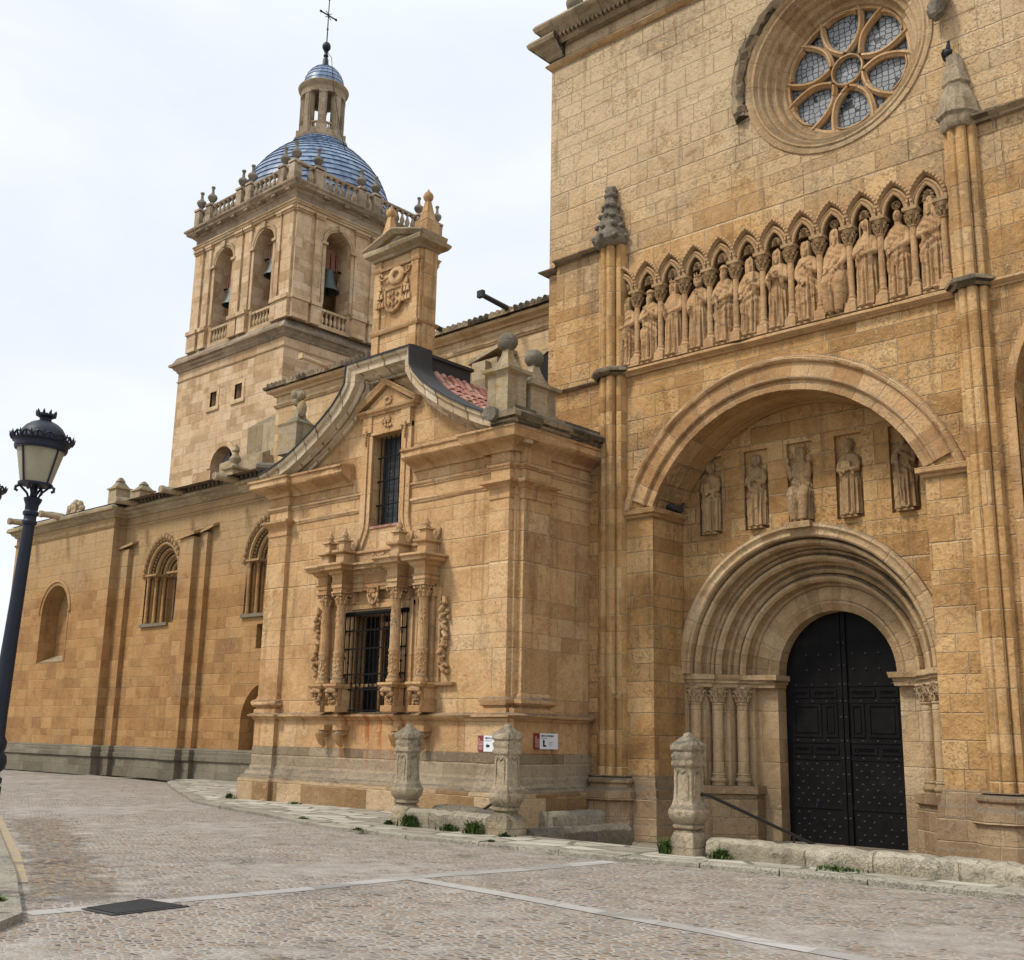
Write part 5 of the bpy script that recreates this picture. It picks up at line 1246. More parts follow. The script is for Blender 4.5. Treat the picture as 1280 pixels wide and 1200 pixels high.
for i, x in enumerate(CX):
    y = YCOL+(.07 if i in (0, 3) else 0)
    f_ = MB().box(x-.17, x+.17, y-.17, YC, 5.64, 5.70); f_.box(x-.14, x+.14, y-.13, YC, 5.70, 5.92)
    f_.mould([(x-.15, YC), (x-.15, y-.15), (x+.15, y-.15), (x+.15, YC)], [(-.1, 5.90), (.0, 5.90), (.06, 5.94), (.07, 5.99), (-.1, 6.0)])
    f_.box(x-.10, x+.10, y-.10, y+.12, 5.99, 6.22); f_.box(x-.15, x+.15, y-.15, y+.15, 6.22, 6.26)
    f_.frustum(x, y, 6.26, 6.32, .10, .10, .05, .05); f_.lathe(x, y, [(.05, 6.31), (.085, 6.36), (.085, 6.40), (.04, 6.48), (.008, 6.56)], 12)
    f_.tube([(x+.13, y+.14, 6.0), (x+.15, y+.2, 6.12), (x+.17, y+.26, 6.3)], [.05, .06, .035], 7)
    obj('obelisk', f_, M_chaptrim, gw)
ct_ = MB()      # carved cartouche over the grille
rr = random.Random(8)
for k in range(24): ct_.ball((-20.52+rr.uniform(-.15, .15), YC-.20, 4.86+rr.uniform(-.2, .2)), (.05, .035, .055), 7, 5)
ct_.tube([(-20.68, YC-.22, 5.05), (-20.70, YC-.23, 4.85), (-20.62, YC-.23, 4.70), (-20.52, YC-.23, 4.65), (-20.42, YC-.23, 4.70), (-20.34, YC-.23, 4.85), (-20.36, YC-.22, 5.05), (-20.68, YC-.22, 5.05)], .03, 7)
obj('cartouche', ct_, M_chaptrim, gw)
for s, x in ((-1, -22.72), (1, -18.22)):
    sc2 = MB(); rr = random.Random(int(x*7)); top = 4.66
    for k in range(9):
        z = 2.98+.19*k; sc2.tube([(x+.08*cos(k*1.3), YC-.05, z), (x+.11*cos(k*1.3+1), YC-.12, z+.07), (x+.04*cos(k*1.3+2), YC-.13, z+.15), (x-.07*cos(k*1.3+2.5), YC-.07, z+.2)], [.045, .06, .05, .03], 7)
    for k in range(20): sc2.ball((x+rr.uniform(-.13, .13), YC-.06, rr.uniform(2.98, top)), (.045, .06, .05), 7, 5)
    sc2.box(x-s*.22-.07, x-s*.22+.07, YC-.06, YC+.01, 2.8, 4.95); obj('scrollwork', sc2, M_chaptrim, gw)
rh = MB().mould([(-22.9, YC), (-22.9, YC-.10), (-17.9, YC-.10), (-17.9, YC)], [(-.08, 2.72), (.01, 2.72), (.04, 2.78), (-.08, 2.80)]); obj('ledge', rh, M_chaptrim, gw)

# ball finials on the corner of the cornice, a broken finial on the other side
def ball_pedestal(x, y, z, a=.30, b=.30, h=.95):
    m = MB().box(x-a, x+a, y-b, y+b, z, z+h)
    m.mould([(x-a, y-b), (x+a, y-b), (x+a, y+b), (x-a, y+b)], [(-.1, z+h-.02), (0, z+h-.02), (.03, z+h+.04), (.10, z+h+.07), (.11, z+h+.15), (-.1, z+h+.17)], True)
    prof = [(1.0, 0), (.72, .09), (.50, .22), (.34, .36), (.24, .52)]
    for (s0, h0), (s1, h1) in zip(prof, prof[1:]): m.frustum(x, y, z+h+.16+h0, z+h+.16+h1, a*s0, b*s0, a*s1, b*s1)
    return m
for y_, b_, h_ in ((17.42, .30, .92), (18.30, .42, .76)):
    q = obj('finial_pedestal', ball_pedestal(-16.25, y_, 8.42, .30, b_, h_), M_lichen, ch)
    obj('ball', MB().ball((-16.25, y_, 8.42+h_+.85), (.225, .225, .215), 18, 12), M_darkstone, q)
bf = MB().box(-24.35, -23.55, 17.2, 17.9, 8.8, 9.55); bf.mould([(-24.3, 17.25), (-23.6, 17.25), (-23.6, 17.85), (-24.3, 17.85)], [(-.1, 9.53), (.04, 9.55), (.08, 9.62), (-.1, 9.68)], True)
bf.frustum(-23.95, 17.55, 9.66, 9.82, .30, .27, .16, .15); bf.frustum(-23.95, 17.55, 9.82, 10.05, .15, .14, .11, .11)
for k in range(10): bf.ball((-23.95+rng.uniform(-.14, .14), 17.55+rng.uniform(-.12, .12), 10.20+rng.uniform(-.12, .3)), (.13, .12, .15), 8, 6)
bf.ball((-23.75, 17.5, 10.05), (.12, .12, .24), 9, 7); obj('carved_finial', bf, M_lichen, ch)
gq = MB().tube([(-24.6, 17.5, 8.55), (-25.05, 17.1, 8.58)], [.14, .12], 9); obj('roof_spout', gq, M_darkstone, ch); obj('roof_spout', MB().tube([(-16.35, 17.2, 8.46), (-16.30, 16.92, 8.44)], [.17, .17], 12), M_darkstone, ch)

# ------------------------------------------------------------------ aisle wall to the left
YN = 23.3; XN = -43.12; YN2 = 22.72; XE = -52.1
na = thing('aisle_wall', 'long brown sandstone aisle wall with stepped buttresses and pointed windows, running left of the chapel', 'wall', (-40, YN, 0))
W1, W2 = -40.05, -33.15
WHW, WZB, WZS, WZT = 1.20, 5.72, 7.68, 9.0
def lancet(cx, hw=WHW, zt=WZT): return [(cx-hw, WZB), (cx-hw, WZS)]+pointed(cx, hw, WZS, zt, 12)[1:-1]+[(cx+hw, WZS), (cx+hw, WZB)]
DCX = -32.65; dn = [(DCX-1.35, -.1), (DCX-1.35, 1.95)]+arc(DCX, 1.95, 1.35, pi, 0, 16)[1:-1]+[(DCX+1.35, 1.95), (DCX+1.35, -.1)]
nw = MB(); slit = [(-33.45, 4.5), (-33.45, 5.35), (-33.12, 5.35), (-33.12, 4.5)]
outer = [(XN, -.1), (DCX-1.35, -.1)]+dn[1:-1]+[(DCX+1.35, -.1), (-24.9, -.1), (-24.9, 10.4), (XN, 10.4)]
nw.wall(outer, [lancet(W1), lancet(W2), slit], YN)
nw.rim(dn, YN, YN+.5, False); nw.wall([(DCX-1.4, -.1), (DCX+1.4, -.1), (DCX+1.4, 3.4), (DCX-1.4, 3.4)], [], YN+.5)
nw.rim(slit, YN, YN+.35); nw.wall([(-33.5, 4.4), (-33, 4.4), (-33, 5.4), (-33.5, 5.4)], [], YN+.35)
nx_ = -47.55; niche = [(nx_-1.18, 4.35), (nx_-1.18, 6.5)]+arc(nx_, 6.5, 1.18, pi, 0, 18)[1:-1]+[(nx_+1.18, 6.5), (nx_+1.18, 4.62)]
niche = [(nx_-1.18, 4.40), (nx_-1.18, 6.5)]+arc(nx_, 6.5, 1.18, pi, 0, 18)[1:-1]+[(nx_+1.18, 6.5), (nx_+1.18, 4.40)]
nw.wall([(XE, -.1), (XN, -.1), (XN, 10.4), (XE, 10.4)], [niche], YN2)
nw.rim(niche, YN2, YN2+.75); nw.wall([(nx_-1.3, 4.3), (nx_+1.3, 4.3), (nx_+1.3, 7.9), (nx_-1.3, 7.9)], [], YN2+.75)
nw.add([(XN, YN2, -.1), (XN, YN, -.1), (XN, YN, 10.4), (XN, YN2, 10.4)], [(0, 1, 2, 3)])
nw.add([(XE, 34, -.1), (XE, YN2, -.1), (XE, YN2, 10.4), (XE, 34, 10.4)], [(0, 1, 2, 3)])
obj('wall', nw, M_nave, na, recalc=False)
sl_ = MB().add([(nx_-1.17, YN2+.02, 4.41), (nx_+1.17, YN2+.02, 4.41), (nx_+1.17, YN2+.74, 4.75), (nx_-1.17, YN2+.74, 4.75)], [(0, 1, 2, 3)]); obj('niche_sill', sl_, M_clere, na, recalc=False)
nt = MB().arch(nx_, 6.5, [(1.19, YN2+.02), (1.19, YN2-.02), (1.30, YN2-.03), (1.34, YN2-.08), (1.42, YN2-.06), (1.44, YN2+.02)], 0, pi, 28)
for s in (-1, 1): nt.box(*sorted((nx_+s*1.19, nx_+s*1.30)), YN2-.02, YN2+.02, 4.4, 6.5)
obj('niche_frame', nt, M_nave, na)
dv = MB().arch(DCX, 1.95, [(1.36, YN+.02), (1.36, YN-.04), (1.78, YN-.04), (1.78, YN+.02)], 0, pi, 24)
for s in (-1, 1): dv.box(*sorted((DCX+s*1.36, DCX+s*1.78)), YN-.035, YN+.02, .9, 1.95)
obj('blind_door_arch', dv, M_nave, na)
# pointed windows with stepped orders and thin columns
for wx in (W1, W2):
    o = obj('pointed_window', MB().add([(wx-.5, YN+.86, WZB-.05), (wx+.5, YN+.86, WZB-.05), (wx+.5, YN+.86, 9.2), (wx-.5, YN+.86, 9.2)], [(0, 1, 2, 3)]), M_glassblue, na, recalc=False)
    orders = [(1.20, .0, .24), (.98, .22, .46), (.76, .44, .66), (.54, .64, .88)]
    jb = MB()
    for k, (hw, y0, y1) in enumerate(orders):
        nxt = orders[k+1][0] if k < 3 else .42
        for s in (-1, 1): jb.box(*sorted((wx+s*hw, wx+s*nxt)), YN+y1-.03, YN+.95, WZB, WZS)
        pp = pointed(wx, hw, WZS, WZS+(WZT-WZS)*(hw/WHW)**.85, 12); inn = pointed(wx, nxt, WZS, WZS+(WZT-WZS)*(nxt/WHW)**.85, 12)
        n_ = len(pp); vs = [(x, YN+y1-.03, z) for x, z in pp]+[(x, YN+y1-.03, z) for x, z in inn]+[(x, YN+.95, z) for x, z in inn]+[(x, YN+y0-.0, z) for x, z in pp]
        jb.add(vs, [(i, i+1, n_+i+1, n_+i) for i in range(n_-1)]+[(n_+i, n_+i+1, 2*n_+i+1, 2*n_+i) for i in range(n_-1)]+[(3*n_+i, 3*n_+i+1, i+1, i) for i in range(n_-1)])
    obj('window_jamb', jb, M_nave, o)
    ro = MB()
    for k, (hw, y0, y1) in enumerate(orders):
        r0 = .085; hc = hw-.10; pp = pointed(wx, hc, WZS, WZS+(WZT-WZS)*(hc/WHW)**.85, 12)
        ro.tube([(x, YN+y0+.09, z) for x, z in pp], r0, 7)
        pp = pointed(wx, hc-.10, WZS, WZS+(WZT-WZS)*((hc-.10)/WHW)**.85, 12)
        for i, (x, z) in enumerate(pp): ro.ball((x, YN+y1-.06, z), (.055, .05, .055), 6, 4)
    pp = pointed(wx, 1.30, WZS, WZT+.16, 9)
    for i, (x, z) in enumerate(pp): ro.ball((x, YN-.04, z), (.11, .09, .12), 7, 5)
    obj('window_arch', ro, M_nave, o)
    for s in (-1, 1):
        for k, (hw, y0, y1) in enumerate(orders[:3]):
            x = wx+s*(hw-.10); y = YN+y0+.09
            obj('colonnette', MB().lathe(x, y, [(.10, WZB), (.10, WZB+.06), (.075, WZB+.10), (.07, WZB+1.0), (.068, 7.42), (.085, 7.44), (.07, 7.46), (.11, 7.60), (.12, 7.64)], 10), M_nave, o)
    ib_ = MB().box(wx-1.48, wx-.40, YN-.05, YN+.8, 7.62, 7.70); ib_.box(wx+.40, wx+1.48, YN-.05, YN+.8, 7.62, 7.70); obj('impost', ib_, M_nave, o)
    obj('sill', MB().box(wx-1.25, wx+.75, YN-.10, YN+.9, WZB-.12, WZB), M_navelow, o)
# buttresses: two steps each
for bx in (-37.9, ):
    b_ = MB()
    b_.prism([(-38.15, YN-.46, 0), (-37.22, YN-.46, 0), (-37.22, YN, 0), (-38.15, YN, 0)], (0, 0, 8.80)); b_.prism([(-37.22, YN-.20, 0), (-36.72, YN-.20, 0), (-36.72, YN, 0), (-37.22, YN, 0)], (0, 0, 8.95))
    b_.prism([(-38.45, YN-.55, 8.72), (-37.1, YN-.55, 8.86), (-37.1, YN-.55, 8.98), (-38.45, YN-.55, 8.82)], (0, .55, .22)); b_.prism([(-37.2, YN-.3, 8.90), (-36.3, YN-.26, 9.10), (-36.3, YN-.26, 9.2), (-37.2, YN-.3, 9.0)], (0, .28, .12))
    obj('buttress', b_, M_nave, na)
b_ = MB().box(XN, -42.45, YN-.20, YN, 0, 8.85); b_.prism([(XN, YN-.3, 8.84), (-42.1, YN-.26, 9.0), (-42.1, YN-.26, 9.1), (XN, YN-.3, 8.94)], (0, .28, .1)); obj('buttress', b_, M_nave, na)
NP = [(XE, 30), (XE, YN2), (XN, YN2), (XN, YN), (-25.0, YN)]
def ntrim(name, prof, mat, path=NP): return obj(name, MB().mould(path, prof), mat, na)
NB_ = [(XE, 30), (XE, YN2), (XN+.06, YN2), (XN+.06, YN-.2), (-42.45, YN-.2), (-42.45, YN), (-38.15, YN), (-38.15, YN-.46), (-37.22, YN-.46), (-37.22, YN-.2), (-36.72, YN-.2), (-36.72, YN), (-25, YN)]
ntrim('plinth', [(-.03, -.1), (.09, -.1), (.09, .58), (.16, .62), (.16, .78), (.12, .80), (.12, .98), (.05, 1.04), (-.03, 1.05)], M_navelow, NB_)
ntrim('string_course', [(-.03, 9.78), (.03, 9.78), (.05, 9.83), (.08, 9.86), (.03, 9.90), (-.03, 9.92)], M_nave)
ntrim('cornice', [(-.03, 10.2), (.06, 10.2), (.10, 10.28), (.20, 10.34), (.24, 10.42), (.38, 10.46), (.40, 10.56), (.34, 10.64), (.2, 10.70), (-.03, 10.74)], M_lichen)
rf = MB().add([(XE-.2, YN2-.25, 10.72), (-25, YN2-.25, 10.72), (-25, 30, 11.9), (XE-.2, 30, 11.9)], [(0, 1, 2, 3)])
obj('roof', rf, M_oldtile, na, recalc=False)
rt_ = MB(); x = XN+.4
while x < -26:
    rt_.tube([(x, YN-.30, 10.72), (x, YN+.9, 10.93)], [.10, .10], 7); x += .27
obj('eaves_tiles', rt_, M_oldtile, na)
for (x, y0, l_) in ((-50.3, YN2, .75), (-47.4, YN2, .7), (-41.9, YN, .8), (-38.55, YN, .75), (-34.9, YN, .75), (-29.9, YN, .7)):
    g_ = MB().tube([(x, y0-.15, 10.66), (x-.02, y0-.4-l_*.4, 10.68), (x-.05, y0-.4-l_, 10.66)], [.16, .15, .13], 10); g_.tube([(x-.05, y0-.38-l_, 10.66), (x-.05, y0-.5-l_, 10.66)], [.16, .15], 10)
    obj('water_spout', g_, M_lichen, na)
for (x, y, h_, k) in ((-43.3, 22.9, 1.25, 0), (-42.1, 23.3, 1.0, 1)):
    p_ = MB().box(x-.32, x+.32, y-.32, y+.32, 10.6, 10.6+h_*.62); p_.mould([(x-.32, y-.32), (x+.32, y-.32), (x+.32, y+.32), (x-.32, y+.32)], [(-.1, 10.6+h_*.6), (.06, 10.6+h_*.62), (.06, 10.6+h_*.68), (-.1, 10.6+h_*.7)], True)
    p_.frustum(x, y, 10.6+h_*.68, 10.6+h_*.9, .3, .3, .12, .12); p_.frustum(x, y, 10.6+h_*.9, 10.6+h_*1.05, .16, .16, .05, .05); obj('pinnacle', p_, M_lichen, na)
p_ = MB().box(-42.75, -42.5, 23.1, 23.5, 10.6, 11.3); obj('pinnacle_stub', p_, M_lichen, na)
cr_ = MB(); rr = random.Random(2)
for k in range(16): cr_.ball((-47.35+rr.uniform(-.42, .42), 23.0+rr.uniform(-.12, .12), 10.85+rr.uniform(-.1, .55)), (.2, .15, .18), 8, 6)
cr_.box(-47.75, -46.95, 22.85, 23.15, 10.66, 11.25); obj('carved_crest', cr_, M_lichen, na)
ob = MB().box(-35.75, -35.15, 22.95, 23.5, 10.6, 11.15); ob.mould([(-35.75, 22.95), (-35.15, 22.95), (-35.15, 23.5), (-35.75, 23.5)], [(-.1, 11.12), (.08, 11.14), (.10, 11.22), (-.1, 11.24)], True)
ob.lathe(-35.45, 23.22, [(.28, 11.22), (.16, 11.34), (.12, 11.42), (.2, 11.5), (.22, 11.6), (.12, 11.75), (.10, 11.82), (.15, 11.9), (.12, 12.02), (.02, 12.15)], 14); obj('urn_finial', ob, M_lichen, na)

# ------------------------------------------------------------------ upper nave wall behind
YU = 30.0
up = thing('upper_nave_wall', 'pale upper nave wall with dark eaves and spouts, rising behind the chapel gable', 'wall', (-30, YU, 11))
uw = MB().add([(-42.75, YU, 10.5), (-17.0, YU, 10.5), (-17.0, YU, 17.3), (-42.75, YU, 17.3), (-42.75, 33, 10.5), (-42.75, 33, 17.3)], [(0, 1, 2, 3), (4, 0, 3, 5)])
obj('wall', uw, M_clere, up, recalc=False)
UP = [(-42.75, 33), (-42.75, YU), (-17, YU)]
obj('string_course', MB().mould(UP, [(-.03, 16.45), (.04, 16.45), (.08, 16.52), (.12, 16.55), (.04, 16.62), (-.03, 16.64)]), M_clere, up)
obj('cornice', MB().mould(UP, [(-.03, 17.0), (.10, 17.0), (.14, 17.1), (.34, 17.16), (.38, 17.28), (-.03, 17.32)]), M_clere, up)
er = MB().mould(UP, [(-.5, 17.32), (.50, 17.32), (.50, 17.44), (-.5, 17.62)])
x = -42.8
while x < -17.2: er.tube([(x, YU-.52, 17.46), (x, YU+.5, 17.64)], [.11, .11], 7); x += .30
obj('eaves', er, M_weather, up)
obj('roof', MB().add([(-42.9, YU-.4, 17.5), (-17, YU-.4, 17.5), (-17, 36, 19.2), (-42.9, 36, 19.2)], [(0, 1, 2, 3)]), M_oldtile, up, recalc=False)
for x, l_ in ((-31.2, 1.3), (-27.6, 1.4), (-38.5, 1.3)):
    obj('water_spout', MB().tube([(x, YU-.3, 17.5), (x-.0, YU-.5-l_, 17.62)], [.11, .10], 8).box(x-.14, x+.14, YU-.62-l_, YU-.46-l_, 17.5, 17.76), M_lead if x > -35 else M_clere, up)
bt = MB(); y = 29.0        # weathered buttress with a sloping head
bt.prism([(-28.95, 29.0, 14.3), (-27.6, 29.0, 14.3), (-27.6, 30, 14.3), (-28.95, 30, 14.3)], (0, 0, 1.15)); bt.prism([(-29.05, 28.92, 15.40), (-27.5, 28.92, 15.75), (-27.5, 28.92, 15.92), (-29.05, 28.92, 15.56)], (0, 1.06, 0))
bt.box(-28.6, -27.9, 28.7, 29.02, 11, 15.3); obj('buttress', bt, M_lichen, up)
bt = MB().box(-29.0, -27.6, 29, 30, 10.6, 14.4); obj('buttress_foot', bt, M_clere, up)
uwn = MB().sweep([(-27.0, 11)]+pointed(-25.8, 1.2, 14.0, 15.6, 8)+[(-24.6, 11)], [(0, YU-.05), (0, YU+.1), (.2, YU+.1), (.2, YU-.08)]); q = obj('arched_window', uwn, M_clere, up)
obj('window_opening', MB().wall([(-27.0, 11)]+pointed(-25.8, 1.2, 14.0, 15.6, 8)+[(-24.6, 11)], [], YU-.02), M_dark, q, recalc=False)
sb = MB()
sb.prism([(-46.2, 29.4, 11), (-42.7, 29.4, 11), (-42.7, 33, 11), (-46.2, 33, 11)], (0, 0, 3.2)); sb.prism([(-46.2, 29.4, 14.2), (-43.0, 29.4, 14.2), (-43.0, 30.4, 14.75), (-46.2, 30.4, 14.75)], (0, 2, 0))
sb.prism([(-44.9, 30.0, 14.2), (-42.75, 30.0, 14.2), (-42.75, 33, 14.2), (-44.9, 33, 14.2)], (0, 0, 1.7)); sb.prism([(-44.9, 30.0, 15.9), (-42.75, 30.0, 15.9), (-42.75, 31.0, 16.7), (-44.3, 31.0, 16.7)], (0, 1.5, 0))
obj('stair_turret', sb, M_lichen, up)

# ------------------------------------------------------------------ bell tower
TX0, TX1, TY0, TY1 = -55.3, -45.42, 32.08, 42.0
bt_ = thing('bell_tower', 'square sandstone bell tower with arched belfry openings, blue tiled dome and stone lantern', 'tower', (-50.1, 37, 0))
def sq(d=0.): return [(TX0-d, TY1+d), (TX0-d, TY0-d), (TX1+d, TY0-d), (TX1+d, TY1+d)]
TF = lambda prof, name, mat: obj(name, MB().mould(sq(), prof, True), mat, bt_)
# shaft
sh = MB(); winF = [(-51.8, -51.2, 18.65, 19.5), (-49.5, -48.85, 18.65, 19.5)]
rect = lambda a, b, c, d: [(a, c), (a, d), (b, d), (b, c)]
aw = [(-51.25, 14.0), (-51.25, 15.2)]+arc(-50.2, 15.2, 1.05, pi, 0, 14)[1:-1]+[(-49.15, 15.2), (-49.15, 14.0)]
sh.wall([(TX0, -.1), (TX1, -.1), (TX1, 21.3), (TX0, 21.3)], [rect(*w) for w in winF]+[aw], TY0)
for w in winF: sh.rim(rect(*w), TY0, TY0+.6)
sh.rim(aw, TY0, TY0+.7)
sh.add([(TX1, TY0, -.1), (TX1, TY1, -.1), (TX1, TY1, 21.3), (TX1, TY0, 21.3)], [(0, 1, 2, 3)]); sh.add([(TX0, TY1, -.1), (TX0, TY0, -.1), (TX0, TY0, 21.3), (TX0, TY1, 21.3)], [(0, 1, 2, 3)]); sh.add([(TX1, TY1, -.1), (TX0, TY1, -.1), (TX0, TY1, 21.3), (TX1, TY1, 21.3)], [(0, 1, 2, 3)])
obj('shaft', sh, M_tower, bt_, recalc=False)
for w in winF:
    f_ = MB()
    a, b, c, d = w
    f_.box(a-.22, a, TY0-.03, TY0+.1, c-.0, d+.2); f_.box(b, b+.22, TY0-.03, TY0+.1, c, d+.2); f_.box(a, b, TY0-.03, TY0+.1, d, d+.2); f_.box(a-.3, b+.3, TY0-.08, TY0+.3, c-.22, c)
    q = obj('small_window', f_, M_clere, bt_); obj('window_opening', MB().wall(rect(a, b, c, d), [], TY0+.58), M_dark, q, recalc=False)
f_ = MB().arch(-50.2, 15.2, [(1.06, TY0+.02), (1.06, TY0-.04), (1.36, TY0-.05), (1.36, TY0+.02)], 0, pi, 22); q = obj('arched_window', f_, M_clere, bt_)
obj('window_frame', MB().box(-51.2, -49.2, TY0+.5, TY0+.58, 14.55, 14.66).box(-50.3, -50.2, TY0+.5, TY0+.58, 14.0, 16.2), M_iron, q)
obj('glass', MB().wall(aw, [], TY0+.6), M_roseglass, q, recalc=False)
TF([(-.05, 20.75), (.04, 20.75), (.07, 20.82), (-.05, 20.86)], 'string_course', M_towertrim)
TF([(-.05, 21.3), (.06, 21.3), (.10, 21.42), (.22, 21.5), (.26, 21.6), (.42, 21.66), (.44, 21.78), (.30, 21.86), (.12, 22.2), (-.05, 22.28)], 'lower_cornice', M_towertop)
TX0, TX1, TY0 = -54.26, -45.05, 32.0
# belfry: four walls with arched openings
OP = [(-52.2+.82, 1.0), (-47.62, 1.0)]
opF = [-51.35, -47.62]; hwo = .84; oz0, ozs, ozt = 22.3, 26.92, 27.76
opE = [34.88, 39.0]
def opening(c): return [(c-hwo, oz0), (c-hwo, ozs)]+arc(c, ozs, hwo, pi, 0, 16)[1:-1]+[(c+hwo, ozs), (c+hwo, oz0)]
bw_ = MB(); TH = 1.05; dz = .01
f1 = MB().wall([(TX0, 22.2), (TX1, 22.2), (TX1, 28.9), (TX0, 28.9)], [opening(c) for c in opF], TY0)
for c in opF: f1.rim(opening(c), TY0, TY0+TH)
f1.wall([(TX0+.01, 22.2), (TX1-.01, 22.2), (TX1-.01, 28.9), (TX0+.01, 28.9)], [opening(c) for c in opF], TY0+TH); bw_.join(f1)
# the far side, so that daylight shows through the belfry
f3 = MB(); f3.v = [(x, TY1-(y-TY0), z) for x, y, z in f1.v]; f3.f = f1.f; bw_.join(f3)
f2 = MB().wall([(TY0, 22.2), (TY1, 22.2), (TY1, 28.9), (TY0, 28.9)], [opening(c) for c in opE], 0)
for c in opE: f2.rim(opening(c), 0, TH)
f2.wall([(TY0+.01, 22.2), (TY1-.01, 22.2), (TY1-.01, 28.9), (TY0+.01, 28.9)], [opening(c) for c in opE], TH)
e = MB(); e.v = [(TX1-y, x, z) for x, y, z in f2.v]; e.f = f2.f; bw_.join(e)
e = MB(); e.v = [(TX0+y, x, z) for x, y, z in f2.v]; e.f = f2.f; bw_.join(e)
bw_.add([(TX0, TY0, 22.25), (TX1, TY0, 22.25), (TX1, TY1, 22.25), (TX0, TY1, 22.25)], [(0, 1, 2, 3)]); bw_.add([(TX0, TY0, 28.85), (TX1, TY0, 28.85), (TX1, TY1, 28.85), (TX0, TY1, 28.85)], [(0, 1, 2, 3)])
obj('belfry_wall', bw_, M_tower, bt_, recalc=False)
# pilasters, pedestals, arch frames for the two faces in view (and their opposites are plain)
def face(fn):
    """fn maps (along, out, z) boxes onto one face"""
    pass
def tpil(c, w, axis):
    m = MB(); d = .14
    for (a0, a1, z0, z1, o) in ((c-w/2-.05, c+w/2+.05, 22.2, 23.2, .22 if w > .52 else .19), (c-w/2-.09, c+w/2+.09, 23.2, 23.42, .30 if w > .52 else .26), (c-w/2, c+w/2, 23.42, 28.05, .12), (c-w/2-.04, c+w/2+.04, 28.05, 28.16, .18), (c-w/2-.07, c+w/2+.07, 28.16, 28.30, .24 if w > .52 else .21)):
        if axis == 'F': m.box(a0, a1, TY0-o, TY0+.02, z0, z1)
        else: m.box(TX1-.02, TX1+o, a0, a1, z0, z1)
    return obj('belfry_pilaster', m, M_tower, bt_)
for c, w in ((TX0+.42, .80), (-52.86, .50), (-49.92, .62), (-49.06, .62), (-46.28, .34), (TX1-.46, .88)): tpil(c, w, 'F')
for c, w in ((TY0+.48, .92), (TY0+1.5, .5), (36.35, .8), (37.5, .8), (40.5, .6), (TY1-.46, .88)): tpil(c, w, 'E')
def archframe(c, axis):
    m = MB().arch(c, ozs, [(hwo+.01, .02), (hwo+.01, -.05), (hwo+.10, -.06), (hwo+.13, -.10), (hwo+.26, -.12), (hwo+.28, .02)], 0, pi, 20)
    for s in (-1, 1):
        m.box(*sorted((c+s*(hwo+.01), c+s*(hwo+.22))), -.07, .02, 23.44, ozs-.12); m.box(*sorted((c+s*(hwo-.04), c+s*(hwo+.34))), -.16, .02, ozs-.14, ozs+.02)
    m.frustum(c, -.10, ozs+hwo+.02, ozs+hwo+.36, .12, .1, .18, .12)
    m.v = [(x, TY0+y, z) for x, y, z in m.v] if axis == 'F' else [(TX1-y, x, z) for x, y, z in m.v]
    return obj('arch_frame', m, M_towertrim, bt_)
for c in opF: archframe(c, 'F')
for c in opE: archframe(c, 'E')
def baluster(x, y, z, h, mb, r=.11):
    mb.lathe(x, y, [(r*.8, z), (r*.8, z+.08*h), (r*.5, z+.12*h), (r, z+.34*h), (r*.85, z+.5*h), (r*.42, z+.72*h), (r*.42, z+.84*h), (r*.8, z+.9*h), (r*.8, z+h)], 9); return mb
for c, ax in [(c, 'F') for c in opF]+[(c, 'E') for c in opE]:
    m = MB()
    for k in range(6):
        t_ = c-hwo+.14+(2*hwo-.28)*k/5
        if ax == 'F': baluster(t_, TY0+.16, 22.42, .72, m)
        else: baluster(TX1-.16, t_, 22.42, .72, m)
    for z0, z1 in ((22.26, 22.42), (23.14, 23.28)):
        if ax == 'F': m.box(c-hwo-.02, c+hwo+.02, TY0+.03, TY0+.32, z0, z1)
        else: m.box(TX1-.32, TX1-.03, c-hwo-.02, c+hwo+.02, z0, z1)
    obj('opening_rail', m, M_towertrim, bt_)
TF([(-.05, 28.30), (.10, 28.30), (.12, 28.40), (.18, 28.44), (.18, 28.52), (.24, 28.56), (.24, 28.62), (-.05, 28.66)], 'architrave', M_towertrim)
co = MB().mould(sq(), [(-.05, 28.66), (.08, 28.66), (.08, 28.98), (.14, 29.06), (.24, 29.12), (.22, 29.20), (.50, 29.28), (.52, 29.40), (.62, 29.46), (.64, 29.56), (.4, 29.64), (-.05, 29.70)], True)
obj('upper_cornice', co, M_towertop, bt_)
for k in range(8):
    x = TX0+.25+(TX1-TX0-.5)*k/7; obj('modillion', MB().box(x-.16, x+.16, TY0-.46, TY0-.1, 29.16, 29.278), M_towertop, bt_)
    y = TY0+.25+(TY1-TY0-.5)*k/7
    if k: obj('modillion', MB().box(TX1+.1, TX1+.46, y-.16, y+.16, 29.16, 29.278), M_towertop, bt_)
# balustrade round the foot of the dome
bd = .10; bl_ = obj('balustrade', MB().mould(sq(bd), [(-.22, 29.62), (.14, 29.62), (.14, 29.74), (-.22, 29.74)], True).mould(sq(bd), [(-.16, 30.62), (.10, 30.62), (.13, 30.66), (.13, 30.75), (-.16, 30.77)], True), M_towertop, bt_)
pedF = [TX0-bd+.25, -53.0, -50.0, -49.1, -46.15, TX1+bd-.25]
pedE = [TY0-bd+.25, 33.15, 36.1, 37.15, 40.4, TY1+bd-.25]
bxf = lambda x, y: MB().box(x-.24, x+.24, y-.24, y+.24, 29.74, 30.66).box(x-.28, x+.28, y-.28, y+.28, 30.72, 30.84)
def urn(x, y): return MB().lathe(x, y, [(.20, 30.84), (.12, 30.92), (.10, 31.0), (.22, 31.14), (.28, 31.28), (.25, 31.40), (.10, 31.52), (.08, 31.66), (.07, 31.82), (.12, 31.90), (.11, 31.97), (.02, 32.02)], 12)
